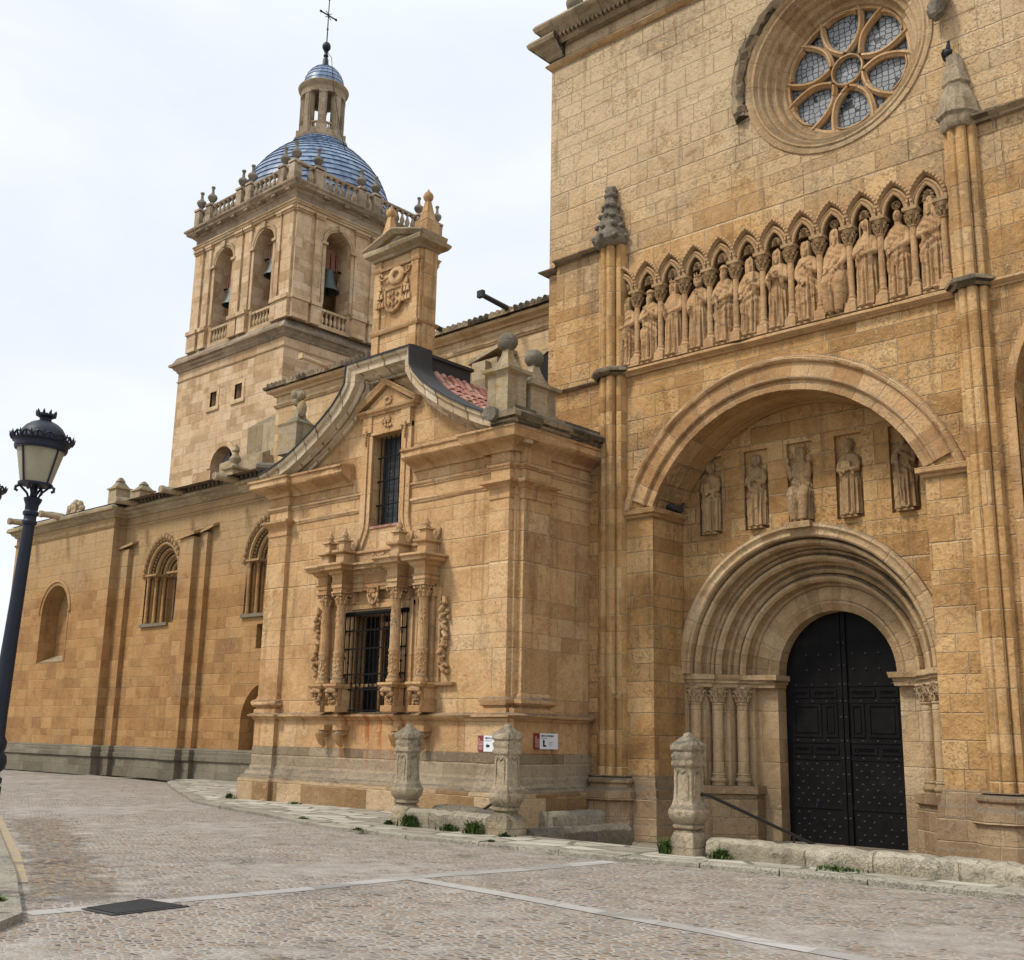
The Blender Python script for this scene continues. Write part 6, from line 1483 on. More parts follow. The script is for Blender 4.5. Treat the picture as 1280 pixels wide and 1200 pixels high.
YB_, XB_ = TY0-bd, TX1+bd
spots = []
for x in pedF: obj('pedestal', bxf(x, YB_), M_towertop, bl_)
for y in pedE[1:]: obj('pedestal', bxf(XB_, y), M_towertop, bl_)
for x in (pedF[0], pedF[1], pedF[2], pedF[3], pedF[4], pedF[5]): obj('urn', urn(x, YB_), M_darkstone, bl_)
for y in pedE[1:]: obj('urn', urn(XB_, y), M_darkstone, bl_)
x = TX0; cnt = 0
bal_me = None
def place_baluster(x, y):
    global bal_me
    if bal_me is None:
        m = baluster(0, 0, 0, .90, MB(), .15); o = obj('baluster', m, M_towertop, bl_, local=True); bal_me = o.data
        o.location = (x, y, 29.735)
    else:
        o = bpy.data.objects.new('baluster', bal_me); C.objects.link(o); o.parent = bl_; o.location = (x, y, 29.735)
    return o
for a, b in zip(pedF, pedF[1:]):
    L_ = b-a-.5; n_ = max(1, int(L_/.37))
    for k in range(n_): place_baluster(a+.25+L_*(k+.5)/n_, YB_)
for a, b in zip(pedE, pedE[1:]):
    L_ = b-a-.5; n_ = max(1, int(L_/.37))
    for k in range(n_): place_baluster(XB_, a+.25+L_*(k+.5)/n_)
# dome of glazed tiles laid in rings
DCX_, DCY = -50.1, 37.0
dp = [(4.35, 29.6), (4.32, 31.0), (4.24, 31.6), (4.05, 32.4), (3.70, 33.2), (3.18, 33.95), (2.52, 34.65), (1.85, 35.2), (1.55, 35.6)]
L_ = []; steps = 19
def dr_at(z):
    for (r0, z0), (r1, z1) in zip(dp, dp[1:]):
        if z0 <= z <= z1: return r0+(r1-r0)*(z-z0)/(z1-z0)
prof = [(4.35, 29.6)]; tot = []
zs = [29.6+(35.6-29.6)*(1-(1-i/steps)**1.25) for i in range(steps+1)]
for a, b in zip(zs, zs[1:]):
    prof += [(dr_at(a)+.07, a), (dr_at(b-.001)+.015, b-.004)]
dm = MB().lathe(DCX_, DCY, prof, 72); obj('dome', dm, M_dome, bt_)
ln = obj('lantern', MB().lathe(DCX_, DCY, [(1.72, 36.35), (1.78, 36.5), (1.78, 36.62), (1.55, 36.66), (1.55, 37.0), (1.48, 37.05), (.5, 37.06)], 32), M_towertop, bt_)
for k in range(8):
    a = 2*pi*(k+.18)/8; R_ = Matrix.Translation((DCX_, DCY, 0)) @ Matrix.Rotation(a, 4, 'Z')
    m = MB().box(.95, 1.62, -.36, .36, 36.62, 37.22); m.box(1.0, 1.40, -.27, .27, 37.22, 39.62); m.box(1.35, 1.46, -.17, .17, 37.3, 39.62); m.box(.98, 1.48, -.31, .31, 39.5, 39.66)
    obj('lantern_pier', m.move(R_), M_towertop, ln)
    m = MB()
    a2 = a+pi/8; R2_ = Matrix.Translation((DCX_, DCY, 0)) @ Matrix.Rotation(a2, 4, 'Z')
    for s in (-.2, 0, .2): baluster(1.16, s, 37.05, .5, m, .07)
    m.box(1.08, 1.24, -.32, .32, 37.55, 37.64); obj('lantern_rail', m.move(R2_), M_towertrim, ln)
m = MB().lathe(DCX_, DCY, [(.9, 39.62), (1.42, 39.62), (1.46, 39.78), (1.46, 39.95), (1.52, 40.02), (1.64, 40.12), (1.68, 40.25), (1.60, 40.34), (1.35, 40.40), (.9, 40.42)], 36); obj('lantern_cornice', m, M_towertop, ln)
m = MB(); pr_ = [(1.36, 40.36)]
for i in range(8):
    a = i/8*pi/2; b = (i+1)/8*pi/2
    pr_ += [(1.36*cos(a)+.03, 40.38+1.02*sin(a)), (max(.12, 1.36*cos(b)), 40.38+1.02*sin(b)-.01)]
obj('cupola', m.lathe(DCX_, DCY, pr_, 40), M_dome, ln)
m = MB().lathe(DCX_, DCY, [(.22, 40.7), (.16, 41.45), (.10, 41.55), (.16, 41.66), (.12, 41.78), (.09, 41.88), (.14, 41.95), (.08, 42.02)], 14); m.ball((DCX_, DCY, 42.30), (.26, .26, .31), 16, 12)
m.tube([(DCX_, DCY, 42.5), (DCX_, DCY, 45.9)], [.04, .03], 6); q = obj('finial', m, M_lamp, ln)
m = MB().tube([(DCX_, DCY-.58, 44.45), (DCX_, DCY+.58, 44.45)], .045, 6)
for y in (DCY-.58, DCY+.58): m.ball((DCX_, y, 44.45), (.06, .10, .09), 7, 5)
for s in (-1, 1):
    for t_ in (-1, 1): m.tube([(DCX_, DCY, 44.45+t_*.05), (DCX_, DCY+s*.22, 44.45+t_*.22)], .025, 5)
m.ball((DCX_, DCY, 45.55), (.06, .06, .12), 6, 5); m.ball((DCX_, DCY, 43.5), (.06, .06, .12), 6, 5); obj('cross', m, M_lamp, ln)
obj('conductor_cable', MB().tube([(DCX_+.15, DCY-.1, 41.9), (-49.0, 36.6, 40.9), (-48.4, 36.4, 38.7), (-47.2, 36.2, 35.2), (-46.4, 36.0, 33.6)], .018, 5), M_iron, ln)
# the lantern was set out on a larger circle: bring it down to size
for o_ in [ln]+list(ln.children):
    if o_.name.startswith(('finial', 'cross', 'conductor')): continue
    for v_ in o_.data.vertices:
        z_ = v_.co.z; v_.co.z = 35.5+(z_-36.35)*(3.9/4.07) if z_ < 40.42 else 39.40+(z_-40.42)*1.55
        v_.co.x = -50.1+(v_.co.x+50.1)*.90; v_.co.y = 37+(v_.co.y-37)*.90
# bells
def bell(x, y, z, s, label, rz):
    t = thing('bell', label, 'bell', (x, y, z), 'bells hanging in the belfry openings'); t.rotation_euler = (0, 0, rz)
    obj('bell_body', MB().lathe(0, 0, [(.04, .62*s), (.22*s, .60*s), (.30*s, .50*s), (.34*s, .2*s), (.42*s, -.15*s), (.55*s, -.38*s), (.58*s, -.46*s), (.50*s, -.46*s), (.36*s, -.15*s), (.1*s, .4*s)], 22), M_bell, t, local=True)
    y_ = MB().box(-.42*s, .42*s, -.14*s, .14*s, .60*s, 1.35*s); y_.box(-.24*s, .24*s, -.12*s, .12*s, 1.35*s, 1.6*s); obj('yoke', y_, M_wood, t, local=True)
    a_ = MB().tube([(-.95*s, 0, .72*s), (.95*s, 0, .72*s)], .05*s, 8)
    for q_ in (-.3, 0, .3): a_.box(q_*s-.03, q_*s+.03, -.15*s, .15*s, .55*s, 1.38*s)
    obj('axle', a_, M_iron, t, local=True); obj('clapper', MB().tube([(0, 0, .3*s), (.02, 0, -.5*s)], .04*s, 6).ball((.02, 0, -.55*s), .09*s, 8, 6), M_iron, t, local=True)
    return t
bell(TX1-.75, 34.85, 25.15, 1.15, 'large green bronze bell with a red wooden yoke in the right tower face', pi/2)
bell(-51.25, TY0+.62, 25.0, 1.0, 'small dark bell hanging low in the left front opening of the belfry', 0)
bell(-47.45, TY0+.62, 25.7, 1.0, 'small dark bell hanging in the front opening nearest the tower corner', 0)

# ------------------------------------------------------------------ pier with a coat of arms
HX0, HX1, HY0, HY1 = -28.80, -26.48, 24.0, 24.75
hp = thing('heraldic_pier', 'slim stone pier with carved coat of arms and two ball topped obelisks above the chapel', 'pier', ((HX0+HX1)/2, HY0, 10.5))
HQ = [(HX0, HY1), (HX0, HY0), (HX1, HY0), (HX1, HY1)]
bd_ = MB().box(HX0, HX1, HY0, HY1, 10.3, 17.95)
obj('body', bd_, M_chap, hp)
pn = MB().box(HX0+.02, HX0+.36, HY0-.07, HY0+.01, 10.3, 17.74); pn.box(HX1-.42, HX1-.06, HY0-.07, HY0+.01, 10.3, 17.74); pn.box(HX1-.01, HX1+.06, HY0+.12, HY1-.05, 10.3, 17.74); pn.box(HX1-.70, HX1-.46, HY0-.04, HY0+.01, 15.9, 17.3)
obj('pilaster_strip', pn, M_chap, hp)
for nm, pr_ in (('lower_band', [(-.03, 15.02), (.03, 15.02), (.08, 15.10), (.08, 15.15), (.03, 15.2), (-.03, 15.24)]), ('upper_band', [(-.03, 17.34), (.03, 17.34), (.07, 17.42), (-.03, 17.46)]), ('cornice', [(-.03, 17.76), (.06, 17.76), (.10, 17.86), (.30, 17.94), (.34, 18.06), (.30, 18.12), (-.03, 18.18)])):
    obj(nm, MB().mould([(HX0, HY0-.06), (HX1, HY0-.06), (HX1, HY1), (HX0, HY1)], pr_, True), M_chaptrim if nm != 'cornice' else M_lichen, hp)
HM = (HX0+HX1)/2
pm_ = MB().sweep([(HX0-.36, 18.14), (HM, 18.60), (HX1+.36, 18.14)], [(-.08, HY0-.03), (-.08, HY0-.24), (.0, HY0-.32), (.05, HY0-.38), (.10, HY0-.38), (.10, HY1+.1), (-.08, HY1+.1)]); pm_.prism([(HX0-.2, HY0-.1, 18.1), (HX1+.2, HY0-.1, 18.1), (HM, HY0-.1, 18.5)], (0, .7, 0)); obj('pediment', pm_, M_lichen, hp)
for x in (HX0+.28, HX1-.12):
    m = MB().box(x-.30, x+.30, HY0+.03, HY0+.63, 17.95, 18.82); m.frustum(x, HY0+.33, 18.82, 18.90, .26, .26, .22, .22); m.frustum(x, HY0+.33, 18.90, 19.62, .20, .20, .075, .075); m.ball((x, HY0+.33, 19.76), (.18, .18, .19), 16, 10); m.lathe(x, HY0+.33, [(.07, 19.93), (.04, 19.99), (.01, 20.06)], 8); obj('obelisk', m, M_chaptrim, hp)
ca = MB(); cx_, yf = HM-.05, HY0-.07
ca.arch(cx_+.05, 16.72, [(.17, yf+.08), (.17, yf-.02), (.22, yf-.05), (.38, yf-.04), (.44, yf), (.44, yf+.08)], 0, 2*pi, 28, True)
ca.prism([(cx_-.45, yf-.03, 16.05), (cx_+.48, yf-.03, 16.05), (cx_+.46, yf-.03, 15.4), (cx_+.25, yf-.03, 15.02), (cx_, yf-.03, 14.92), (cx_-.25, yf-.03, 15.02), (cx_-.43, yf-.03, 15.4)], (0, .1, 0))
ca.tube([(cx_-.45, yf-.05, 16.05), (cx_-.43, yf-.05, 15.4), (cx_-.25, yf-.05, 15.02), (cx_, yf-.05, 14.92), (cx_+.25, yf-.05, 15.02), (cx_+.46, yf-.05, 15.4), (cx_+.48, yf-.05, 16.05), (cx_-.45, yf-.05, 16.05)], .05, 7)
for dx, dz in ((0, 0), (.2, .2), (-.2, -.2), (.2, -.2), (-.2, .2), (0, .3), (0, -.3)): ca.tube([(cx_+dx-.09, yf-.06, 15.55+dz), (cx_+dx+.09, yf-.06, 15.55+dz)], .04, 6); ca.tube([(cx_+dx, yf-.06, 15.45+dz), (cx_+dx, yf-.06, 15.65+dz)], .04, 6)
for s in (-1, 1):
    ca.tube([(cx_+.05+s*.44, yf-.02, 16.72), (cx_+s*.62, yf-.04, 16.62), (cx_+s*.80, yf-.04, 16.72), (cx_+s*.86, yf-.03, 16.9), (cx_+s*.72, yf-.03, 16.95), (cx_+s*.68, yf-.03, 16.8)], .05, 7)
    for k in range(3):
        for i in range(k+1): x = cx_+s*.72+(i-k/2)*.16; ca.tube([(x, yf-.02, 16.45-.42*k), (x, yf-.05, 16.32-.42*k), (x, yf-.04, 16.12-.42*k)], [.03, .06, .075], 7)
ca.v = [(cx_+(x-cx_)*.92, y, 15.70+(z-14.92)*.745) for x, y, z in ca.v]
obj('coat_of_arms', ca, M_chaptrim, hp)

# ------------------------------------------------------------------ street furniture and small things
def sqlathe(mb, cx, cy, prof, n=32, jit=0., seed=0):
    # prof rows: (half side, z, roundness 0..1)
    rr = random.Random(seed); rows = []
    for (a, b) in zip(prof, prof[1:]):
        k = max(1, int(abs(b[1]-a[1])/.05))
        for i in range(k): f = i/k; rows.append(tuple(a[q]+(b[q]-a[q])*f for q in range(3)))
    rows.append(prof[-1]); vs = []
    for s, z, ro in rows:
        for j in range(n):
            t = 2*pi*j/n; m = max(abs(cos(t)), abs(sin(t))); r = s*(m**-(1-ro))*(1-.05*(1-ro)*(1 if m < .74 else 0))+rr.uniform(-jit, jit)
            vs.append((cx+r*cos(t), cy+r*sin(t), z+rr.uniform(-jit, jit)*.6))
    m = len(rows)
    return mb.add(vs, [(i*n+j, i*n+(j+1) % n, (i+1)*n+(j+1) % n, (i+1)*n+j) for i in range(m-1) for j in range(n)]+[tuple(range(n))[::-1], tuple((m-1)*n+j for j in range(n))])
def post(x, y, H, label, seed, basek=1.):
    t = thing('stone_post', label, 'stone post', (x, y, 0), 'carved stone posts along the pavement edge')
    k = H/1.78
    b = sqlathe(MB(), 0, 0, [(.21*basek, -.02, .1), (.21*basek, .20*k, .1), (.215*basek, .24*k, .15), (.19, .32*k, .3), (.155, .365*k, .5)], jit=.007, seed=seed); obj('base', b, M_post, t, local=True)
    s = sqlathe(MB(), 0, 0, [(.16, .36*k, .5), (.20, .385*k, .4), (.205, .42*k, .4), (.185, .445*k, .4), (.20, .46*k, .4), (.255, .52*k, .55), (.275, .60*k, .55), (.262, .655*k, .5), (.215, .72*k, .35), (.18, .80*k, .15), (.168, .95*k, .08), (.166, 1.26*k, .08), (.172, 1.29*k, .05)], jit=.004, seed=seed+1)
    for a in range(4):      # sunk panel with a rounded head on each face, framed by a thin raised edge
        q = Matrix.Rotation(a*pi/2, 4, 'Z'); e = MB().tube([(-.10, -.172, .72*k), (-.10, -.172, 1.15*k), (-.07, -.174, 1.23*k), (0, -.174, 1.18*k), (.07, -.174, 1.23*k), (.10, -.172, 1.15*k), (.10, -.172, .72*k)], .012, 5)
        s.join(e.move(q))
    obj('shaft', s, M_post, t, local=True)
    c = sqlathe(MB(), 0, 0, [(.17, 1.27*k, .05), (.19, 1.29*k, 0), (.195, 1.33*k, 0), (.185, 1.36*k, 0), (.175, 1.38*k, 0), (.19, 1.42*k, 0), (.195, 1.45*k, 0), (.18, 1.48*k, 0), (.175, 1.50*k, 0), (.20, 1.53*k, 0), (.205, 1.60*k, 0), (.19, 1.62*k, .05), (.10, 1.70*k, .3), (.06, 1.74*k, .6), (.055, 1.77*k, .8), (.02, 1.79*k, 1)], jit=.006, seed=seed+2)
    obj('cap', c, M_post, t, local=True)
    return t
post(-16.46, 15.10, 1.84, 'grey lichened stone post standing farthest from the door', 1)
post(-13.78, 14.98, 1.86, 'stone post on a broad rough foot, in front of the visitor signs', 2, 1.32)
post(-9.82, 14.68, 1.74, 'pale stone post with a black handrail, nearest the arched door', 3)
def roughwall(name, label, path, w, z0, z1, mat, seed, over=0.):
    rr = random.Random(seed); mb = MB(); P = [Vector(p) for p in path]
    d = (P[-1]-P[0]); L = d.length; d.normalize(); nn = Vector((-d.y, d.x)); n = int(L/.11)
    prof = [(-w*.5, z0), (-w*.52, z0+(z1-z0)*.35), (-w*.5-over, z0+(z1-z0)*.55), (-w*.44-over, z0+(z1-z0)*.85), (-w*.25, z1), (w*.25, z1), (w*.44+over, z0+(z1-z0)*.85), (w*.5+over, z0+(z1-z0)*.5), (w*.5, z0)]
    m = len(prof); vs = []; js = [i for i in range(n+1)]
    nextj = rr.randint(8, 12)
    for i in range(n+1):
        c = P[0]+d*(L*i/n); pinch = 0
        if i == nextj: pinch = .028; nextj += rr.randint(8, 14)
        for o, z in prof:
            o2 = o*(1-pinch*1.2)+rr.uniform(-.014, .014); z2 = z-(pinch if z > z0+.05 else 0)+rr.uniform(-.012, .012)
            vs.append((c.x+nn.x*o2, c.y+nn.y*o2, z2))
    mb.add(vs, [(i*m+j, i*m+j+1, (i+1)*m+j+1, (i+1)*m+j) for i in range(n) for j in range(m-1)]+[tuple(range(m))[::-1], tuple(n*m+j for j in range(m))])
    return tag(obj(name, mb, mat), label, 'low wall')
roughwall('low_wall', 'rough pale low wall of long rounded stones in front of the arched door', [(-9.5, 14.86), (4, 14.95)], .46, -.02, .25, M_lowwall, 1, .02)
roughwall('low_wall', 'short grey mossy low wall of rough stones between the two left posts', [(-16.2, 15.08), (-13.95, 15.02)], .42, -.02, .30, M_lowwall, 2, .02)
roughwall('low_wall', 'dark weathered ledge wall running back from the middle post towards the church', [(-13.55, 15.25), (-13.45, 17.9)], .40, -.46, .09, M_bench, 3, .05)
roughwall('stone_bench', 'rough block bench against the shaded side of the chapel plinth', [(-15.62, 18.15), (-15.62, 20.15)], .42, -.46, .17, M_lowwall, 4)['category'] = 'bench'
roughwall('stone_slab', 'dark lichened slab lying behind the short low wall left of the middle post', [(-16.1, 15.62), (-14.3, 15.55)], .40, -.02, .36, M_bench, 5)['category'] = 'slab'
for lb, pts, posts in (('black sloping handrail going down to the arched door from the pale post', [(-9.62, 14.72, .86), (-9.58, 14.86, .84), (-9.05, 17.35, -.02), (-9.03, 17.5, -.02)], [(-9.2, 16.65)]),
        ('short black handrail stub rising behind the middle post beside the mossy low wall', [(-15.25, 15.75, .22), (-14.35, 15.30, .50), (-13.95, 15.10, .62)], [(-15.2, 15.72)])):
    h = thing('handrail', lb, 'handrail', pts[0]); obj('rail', MB().tube(pts, .026, 8), M_rail, h)
    for x, y in posts: obj('support', MB().tube([(x, y, -.45), (x, y, .22 if x > -12 else .24)], .018, 7), M_rail, h)

# visitor signs
def sign(label, M, kind, loc):
    t = thing('visitor_sign', label, 'sign', loc); R_ = M
    def part(nm, mb, mat): mb.v = [tuple(R_ @ Vector(p)) for p in mb.v]; return obj(nm, mb, mat, t)
    W, H = .76, .325
    part('board', MB().box(.17, W, -.022, 0, 0, H), M_board); part('maroon_panel', MB().box(0, .169, -.023, 0, 0, H), M_maroon)
    ic = MB(); y0, y1 = -.0265, -.0245
    def line(pts, w=.006):
        for a, b in zip(pts, pts[1:]):
            d = Vector((b[0]-a[0], b[1]-a[1])); 
            if d.length == 0: continue
            d.normalize(); n_ = Vector((-d.y, d.x))*w
            ic.prism([(a[0]+n_.x, y0, a[1]+n_.y), (a[0]-n_.x, y0, a[1]-n_.y), (b[0]-n_.x, y0, b[1]-n_.y), (b[0]+n_.x, y0, b[1]+n_.y)], (0, .002, 0))
    line([(.025, .135), (.025, .225), (.045, .27), (.065, .225), (.065, .135), (.025, .135)]); line([(.065, .20), (.145, .20), (.145, .135), (.065, .135)]); line([(.088, .135), (.088, .17), (.12, .17), (.12, .135)], .005)
    for z in (.108, .088, .068, .05): line([(.025, z), (.145, z)], .004)
    line([(.04, .03), (.13, .03)], .002); part('emblem', ic, M_inkpink)
    ar_ = MB(); tri = lambda pts: ar_.prism([(x, y0, z) for x, z in pts], (0, .002, 0))
    if kind == 'left': tri([(.235, .115), (.285, .165), (.285, .065)]); ar_.box(.284, .345, y0, y0+.002, .09, .14)
    else: tri([(.25, .145), (.34, .145), (.295, .205)]); ar_.box(.272, .318, y0, y0+.002, .05, .146); ar_.box(.317, .375, y0, y0+.002, .05, .085)
    part('arrow', ar_, M_ink)
    for txt, x, z, sz, mt in (('VISITA CATEDRAL', .205, .255, .052, M_ink), ('Cathedral visit', .205, .212, .034, M_inkgrey), ('HORARIO', .46, .130, .030, M_inkgrey), ('Lunes - Sábado', .46, .095, .021, M_inkgrey), ('Domingos', .46, .065, .021, M_inkgrey)):
        cu = bpy.data.curves.new('lettering', 'FONT'); cu.body = txt; cu.size = sz; cu.extrude = .0006; cu.offset = .0012 if mt is M_ink else .0004
        tmp = bpy.data.objects.new('tmp', cu); C.objects.link(tmp); bpy.context.view_layer.update()
        me = bpy.data.meshes.new_from_object(tmp.evaluated_get(bpy.context.evaluated_depsgraph_get())); bpy.data.objects.remove(tmp)
        mb = MB(); mb.v = [tuple(R_ @ Vector((x+v.co.x, y0-v.co.z, z+v.co.y))) for v in me.vertices]; mb.f = [tuple(p.vertices) for p in me.polygons]
        obj('lettering', mb, mt, t, recalc=False)
sign('visitor sign with a black left arrow, half hidden by a stone post', Matrix.Translation((-16.98, 17.558, 1.335)), 'left', (-16.6, 17.56, 1.34))
sign('visitor sign with a bent upward arrow on the shaded side wall of the chapel', Matrix.Translation((-16.012, 18.21, 1.405)) @ Matrix.Rotation(pi/2, 4, 'Z'), 'up', (-16.0, 18.6, 1.41))

# street lamps
def lamp(x, y, label):
    t = thing('street_lamp', label, 'street lamp', (x, y, 0), 'old fashioned street lamps')
    o = lambda nm, mb, mat, p=t: obj(nm, mb, mat, p, local=True)
    base = MB().lathe(0, 0, [(.22, 0), (.22, .10), (.18, .14), (.14, .30), (.125, .8), (.12, 1.12), (.13, 1.14), (.13, 1.18), (.105, 1.20), (.10, 1.24), (.14, 1.28), (.15, 1.34), (.14, 1.40), (.105, 1.44), (.12, 1.48), (.125, 1.54), (.095, 1.60), (.088, 1.80)], 24)
    for k in range(12): a = 2*pi*k/12; base.tube([(.130*cos(a), .130*sin(a), .34), (.122*cos(a), .122*sin(a), 1.10)], .014, 5)
    o('base', base, M_lamp)
    o('pole', MB().lathe(0, 0, [(.088, 1.78), (.074, 2.6), (.060, 3.80), (.075, 3.81), (.078, 3.84), (.064, 3.86), (.064, 3.90), (.080, 3.91), (.082, 3.94), (.066, 3.96), (.070, 4.02), (.088, 4.06), (.095, 4.09), (.05, 4.11)], 20), M_lamp)
    ar = MB()
    for k in range(4):
        a = 2*pi*k/4+pi/4; c_, s_ = cos(a), sin(a)
        ar.tube([(.045*c_, .045*s_, 4.08), (.075*c_, .075*s_, 4.15), (.13*c_, .13*s_, 4.20), (.165*c_, .165*s_, 4.235)], .013, 6)
        ar.tube([(.03*c_, .03*s_, 4.10), (.02*c_, .02*s_, 4.24)], .012, 5)
        ar.tube([(.165*c_, .165*s_, 4.235), (.205*c_, .205*s_, 4.215), (.205*c_, .205*s_, 4.18), (.18*c_, .18*s_, 4.17)], .016, 6)
    o('bracket', ar, M_lamp)
    rt, rb_, zt, zb = .255, .165, 4.63, 4.245
    gl = MB().lathe(0, 0, [(rb_-.01, zb), (rt-.01, zt)], 32); o('pane', gl, M_pane)
    fr = MB().lathe(0, 0, [(rb_-.02, zb-.012), (rb_+.012, zb-.012), (rb_+.014, zb+.012), (rb_-.012, zb+.014)], 32)
    for k in range(4):
        a = 2*pi*k/4+radians(20); fr.tube([(rb_*cos(a), rb_*sin(a), zb), (rt*cos(a), rt*sin(a), zt)], .011, 6)
    fr.lathe(0, 0, [(rt-.02, zt-.01), (rt+.012, zt-.01), (rt+.012, zt+.012), (rt-.02, zt+.012)], 32); o('lantern_frame', fr, M_lamp)
    rf = MB().lathe(0, 0, [(rt+.0, zt), (rt+.02, zt+.01), (rt+.022, zt+.07), (rt+.045, zt+.085), (rt+.045, zt+.10), (rt+.0, zt+.11), (.247, zt+.15), (.228, zt+.20), (.19, zt+.255), (.14, zt+.295), (.09, zt+.318), (.07, zt+.325), (.062, zt+.335), (.062, zt+.355), (.075, zt+.365), (.09, zt+.385), (.07, zt+.385)], 36)
    hood = o('hood', rf, M_lamp)
    fl = MB(); n_ = 16
    for k in range(n_):        # pierced frill of pointed leaves
        a0, a1 = 2*pi*k/n_, 2*pi*(k+1)/n_; am_ = (a0+a1)/2; r = rt+.045
        P_ = lambda a, rr_, z: (rr_*cos(a), rr_*sin(a), z)
        fl.tube([P_(a0, r, zt+.09), P_(a0+(am_-a0)*.4, r+.012, zt+.135), P_(am_, r+.02, zt+.15), P_(a1-(a1-am_)*.4, r+.012, zt+.135), P_(a1, r, zt+.09)], .010, 5)
        fl.tube([P_(am_, r, zt+.09), P_(am_, r+.015, zt+.14)], .012, 5)
        fl.tube([P_(a0, r, zt+.085), P_(a0, r+.022, zt+.12), P_(a0, r+.035, zt+.165)], [.016, .013, .004], 5)
    o('frill', fl, M_lamp, hood)
    cr = MB(); n_ = 9
    for k in range(n_):
        a = 2*pi*k/n_; r = .085; cr.tube([(r*cos(a), r*sin(a), zt+.38), (r*1.12*cos(a), r*1.12*sin(a), zt+.41), (r*1.25*cos(a), r*1.25*sin(a), zt+.445)], [.020, .017, .004], 5)
        a2 = a+pi/n_; cr.tube([(r*cos(a2), r*sin(a2), zt+.38), (r*1.08*cos(a2), r*1.08*sin(a2), zt+.405)], [.016, .010], 5)
    o('crown', cr, M_lamp, hood)
    return t
l1 = lamp(-11.9, 5.28, 'dark blue street lamp with a crowned opal lantern, standing whole at the left')
l1.location = (-12.0, 5.18, -.07); l1.rotation_mode = 'AXIS_ANGLE'; l1.rotation_axis_angle = (radians(2.4), -.678, .735, 0)      # the post leans a little
l2 = copy_tree(l1); l2.location = (-15.46, 5.97, 0); l2['label'] = 'second street lamp of which only a frill tip enters at the left edge'

# pigeons
def pigeon(loc, rz, label, s=1.):
    m = MB(); m.ball((0, 0, .10), (.075, .13, .075), 14, 9, Matrix.Rotation(.35, 3, 'X')); m.tube([(0, -.08, .13), (0, -.115, .19), (0, -.125, .22)], [.05, .038, .03], 9); m.ball((0, -.135, .235), (.030, .038, .030), 10, 7)
    m.tube([(0, -.165, .235), (0, -.195, .228)], [.010, .003], 5); m.tube([(0, .09, .07), (0, .17, .04), (0, .24, .02)], [.055, .045, .03], 8)
    for sx in (-1, 1): m.tube([(sx*.06, -.04, .13), (sx*.072, .05, .10), (sx*.04, .17, .055)], [.035, .04, .012], 7); m.tube([(sx*.03, 0, .05), (sx*.03, -.01, 0)], .008, 5)
    o = obj('pigeon', m, M_bird); o.location = loc; o.rotation_euler = (0, 0, rz); o.scale = (s,)*3
    return tag(o, label, 'pigeon', 'pigeons on the church')
pigeon((-7.26, 20.28, 14.86), .6, 'dark pigeon perched on the tip of the right hand spire')
pigeon((-14.40, 20.95, 6.70), -1.9, 'grey pigeon sitting on the left impost, nearer the arch edge')
pigeon((-14.42, 21.28, 6.70), 2.4, 'dark pigeon tucked in the corner of the left impost ledge')

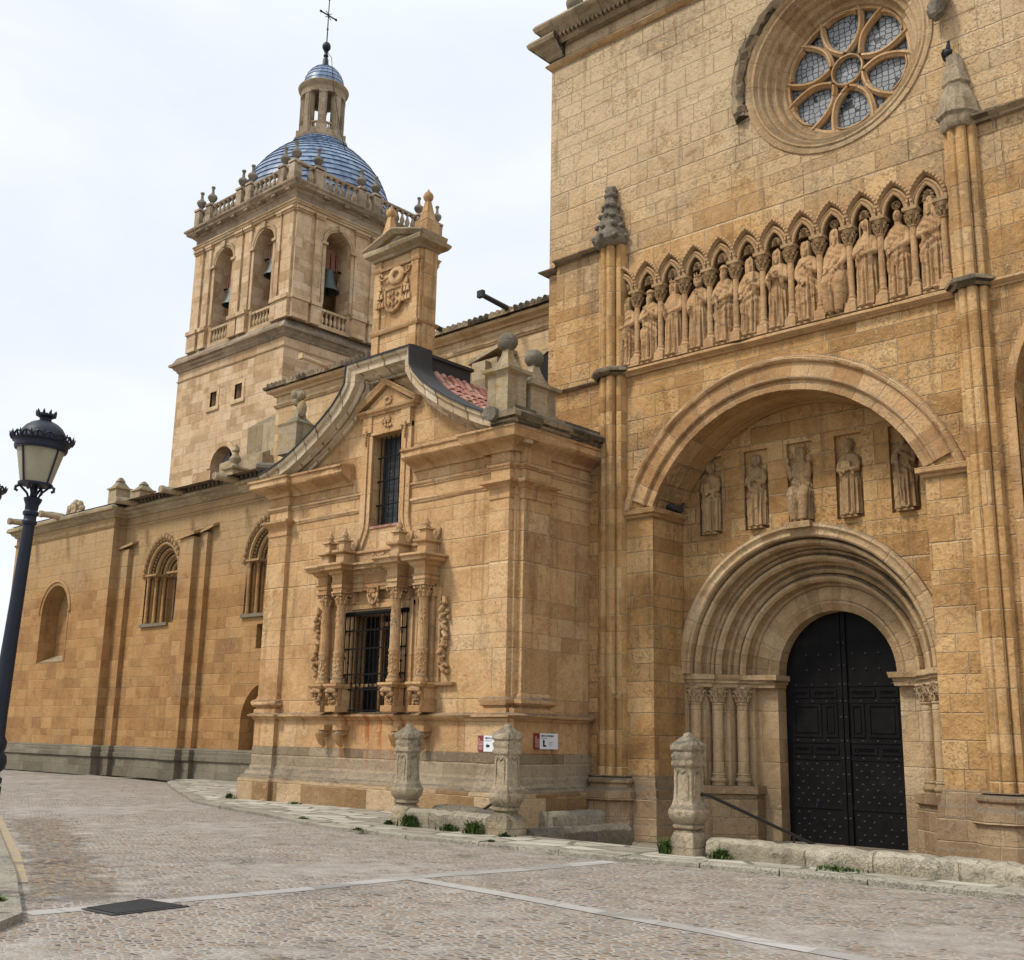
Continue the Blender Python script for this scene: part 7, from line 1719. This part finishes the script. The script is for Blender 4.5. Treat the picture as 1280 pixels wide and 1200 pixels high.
# weeds at the foot of posts and walls
def weed(loc, w, h, n, label, seed):
    rr = random.Random(seed); m = MB()
    for k in range(n):
        a = rr.uniform(0, 2*pi); r = abs(rr.gauss(0, .45))*w; x0, y0 = r*cos(a), r*sin(a)*.55; L = h*rr.uniform(.4, 1.05)*(1.1-.5*min(1, r/w)); b = rr.uniform(0, 2*pi); le = rr.uniform(.2, .7)*L
        x1, y1 = x0+le*cos(b), y0+le*sin(b)*.7; wd = rr.uniform(.006, .014); s_ = Vector((-sin(b), cos(b), 0))*wd
        p0, p1, p2 = Vector((x0, y0, 0)), Vector(((x0+x1)/2-.1*le*cos(b), (y0+y1)/2, L*.65)), Vector((x1, y1, L*rr.uniform(.75, 1.)))
        m.add([p0-s_*.6, p0+s_*.6, p1+s_*1.4, p1-s_*1.4, p2], [(0, 1, 2, 3), (3, 2, 4)])
        for q in range(2):
            t_ = rr.uniform(.4, .9); c_ = p0.lerp(p1, t_) if rr.random() < .5 else p1.lerp(p2, t_); d = Vector((rr.uniform(-1, 1), rr.uniform(-1, 1), rr.uniform(-.1, .6))).normalized()*rr.uniform(.03, .06); e = d.cross(Vector((0, 0, 1))).normalized()*.016
            m.add([c_, c_+d*.5+e, c_+d, c_+d*.5-e], [(0, 1, 2, 3)])
    o = obj('weed_clump', m, M_leaf, recalc=False); o.location = loc; o.scale = (.9, .9, .72)
    return tag(o, label, 'weeds', 'weeds in the pavement joints')
weed((-16.02, 14.78, -.01), .24, .36, 260, 'bushy green weed clump at the right foot of the farthest post', 1)
weed((-16.62, 14.82, -.01), .15, .13, 90, 'small low weed tuft at the left foot of the farthest post', 2)
weed((-14.95, 14.74, -.01), .30, .20, 170, 'sparse weed tuft against the short mossy low wall', 3)
weed((-14.22, 14.62, -.01), .26, .34, 300, 'largest bright weed clump at the left foot of the middle post', 4)
weed((-13.5, 14.66, -.01), .20, .10, 80, 'flat weed fringe in front of the middle post', 5)
weed((-10.12, 14.50, -.01), .15, .34, 150, 'tall thin weed clump left of the post nearest the door', 6)
weed((-9.22, 14.55, -.01), .26, .20, 200, 'spreading weed tuft at the start of the long pale low wall', 7)
weed((-25.3, 17.15, -.01), .20, .22, 120, 'dark weed clump at the left corner of the chapel plinth', 8)
weed((-16.0, 13.55, -.02), .16, .07, 60, 'small weeds in the kerb joint left of the farthest post', 9)
weed((-18.6, 14.35, -.02), .22, .07, 60, 'small weeds in the kerb joint in front of the chapel window', 12)
weed((-22.6, 17.15, -.01), .40, .09, 70, 'thin weeds along the chapel plinth below the grille window', 13)
weed((-7.4, 14.5, -.01), .5, .10, 110, 'low weeds along the middle of the long pale low wall', 14)
weed((-13.0, 13.80, -.02), .12, .06, 50, 'tiny weeds in the kerb joint below the middle post', 10)
weed((-11.3, 5.16, -.02), .14, .08, 60, 'small weeds on the left pavement kerb near the drain grate', 11)
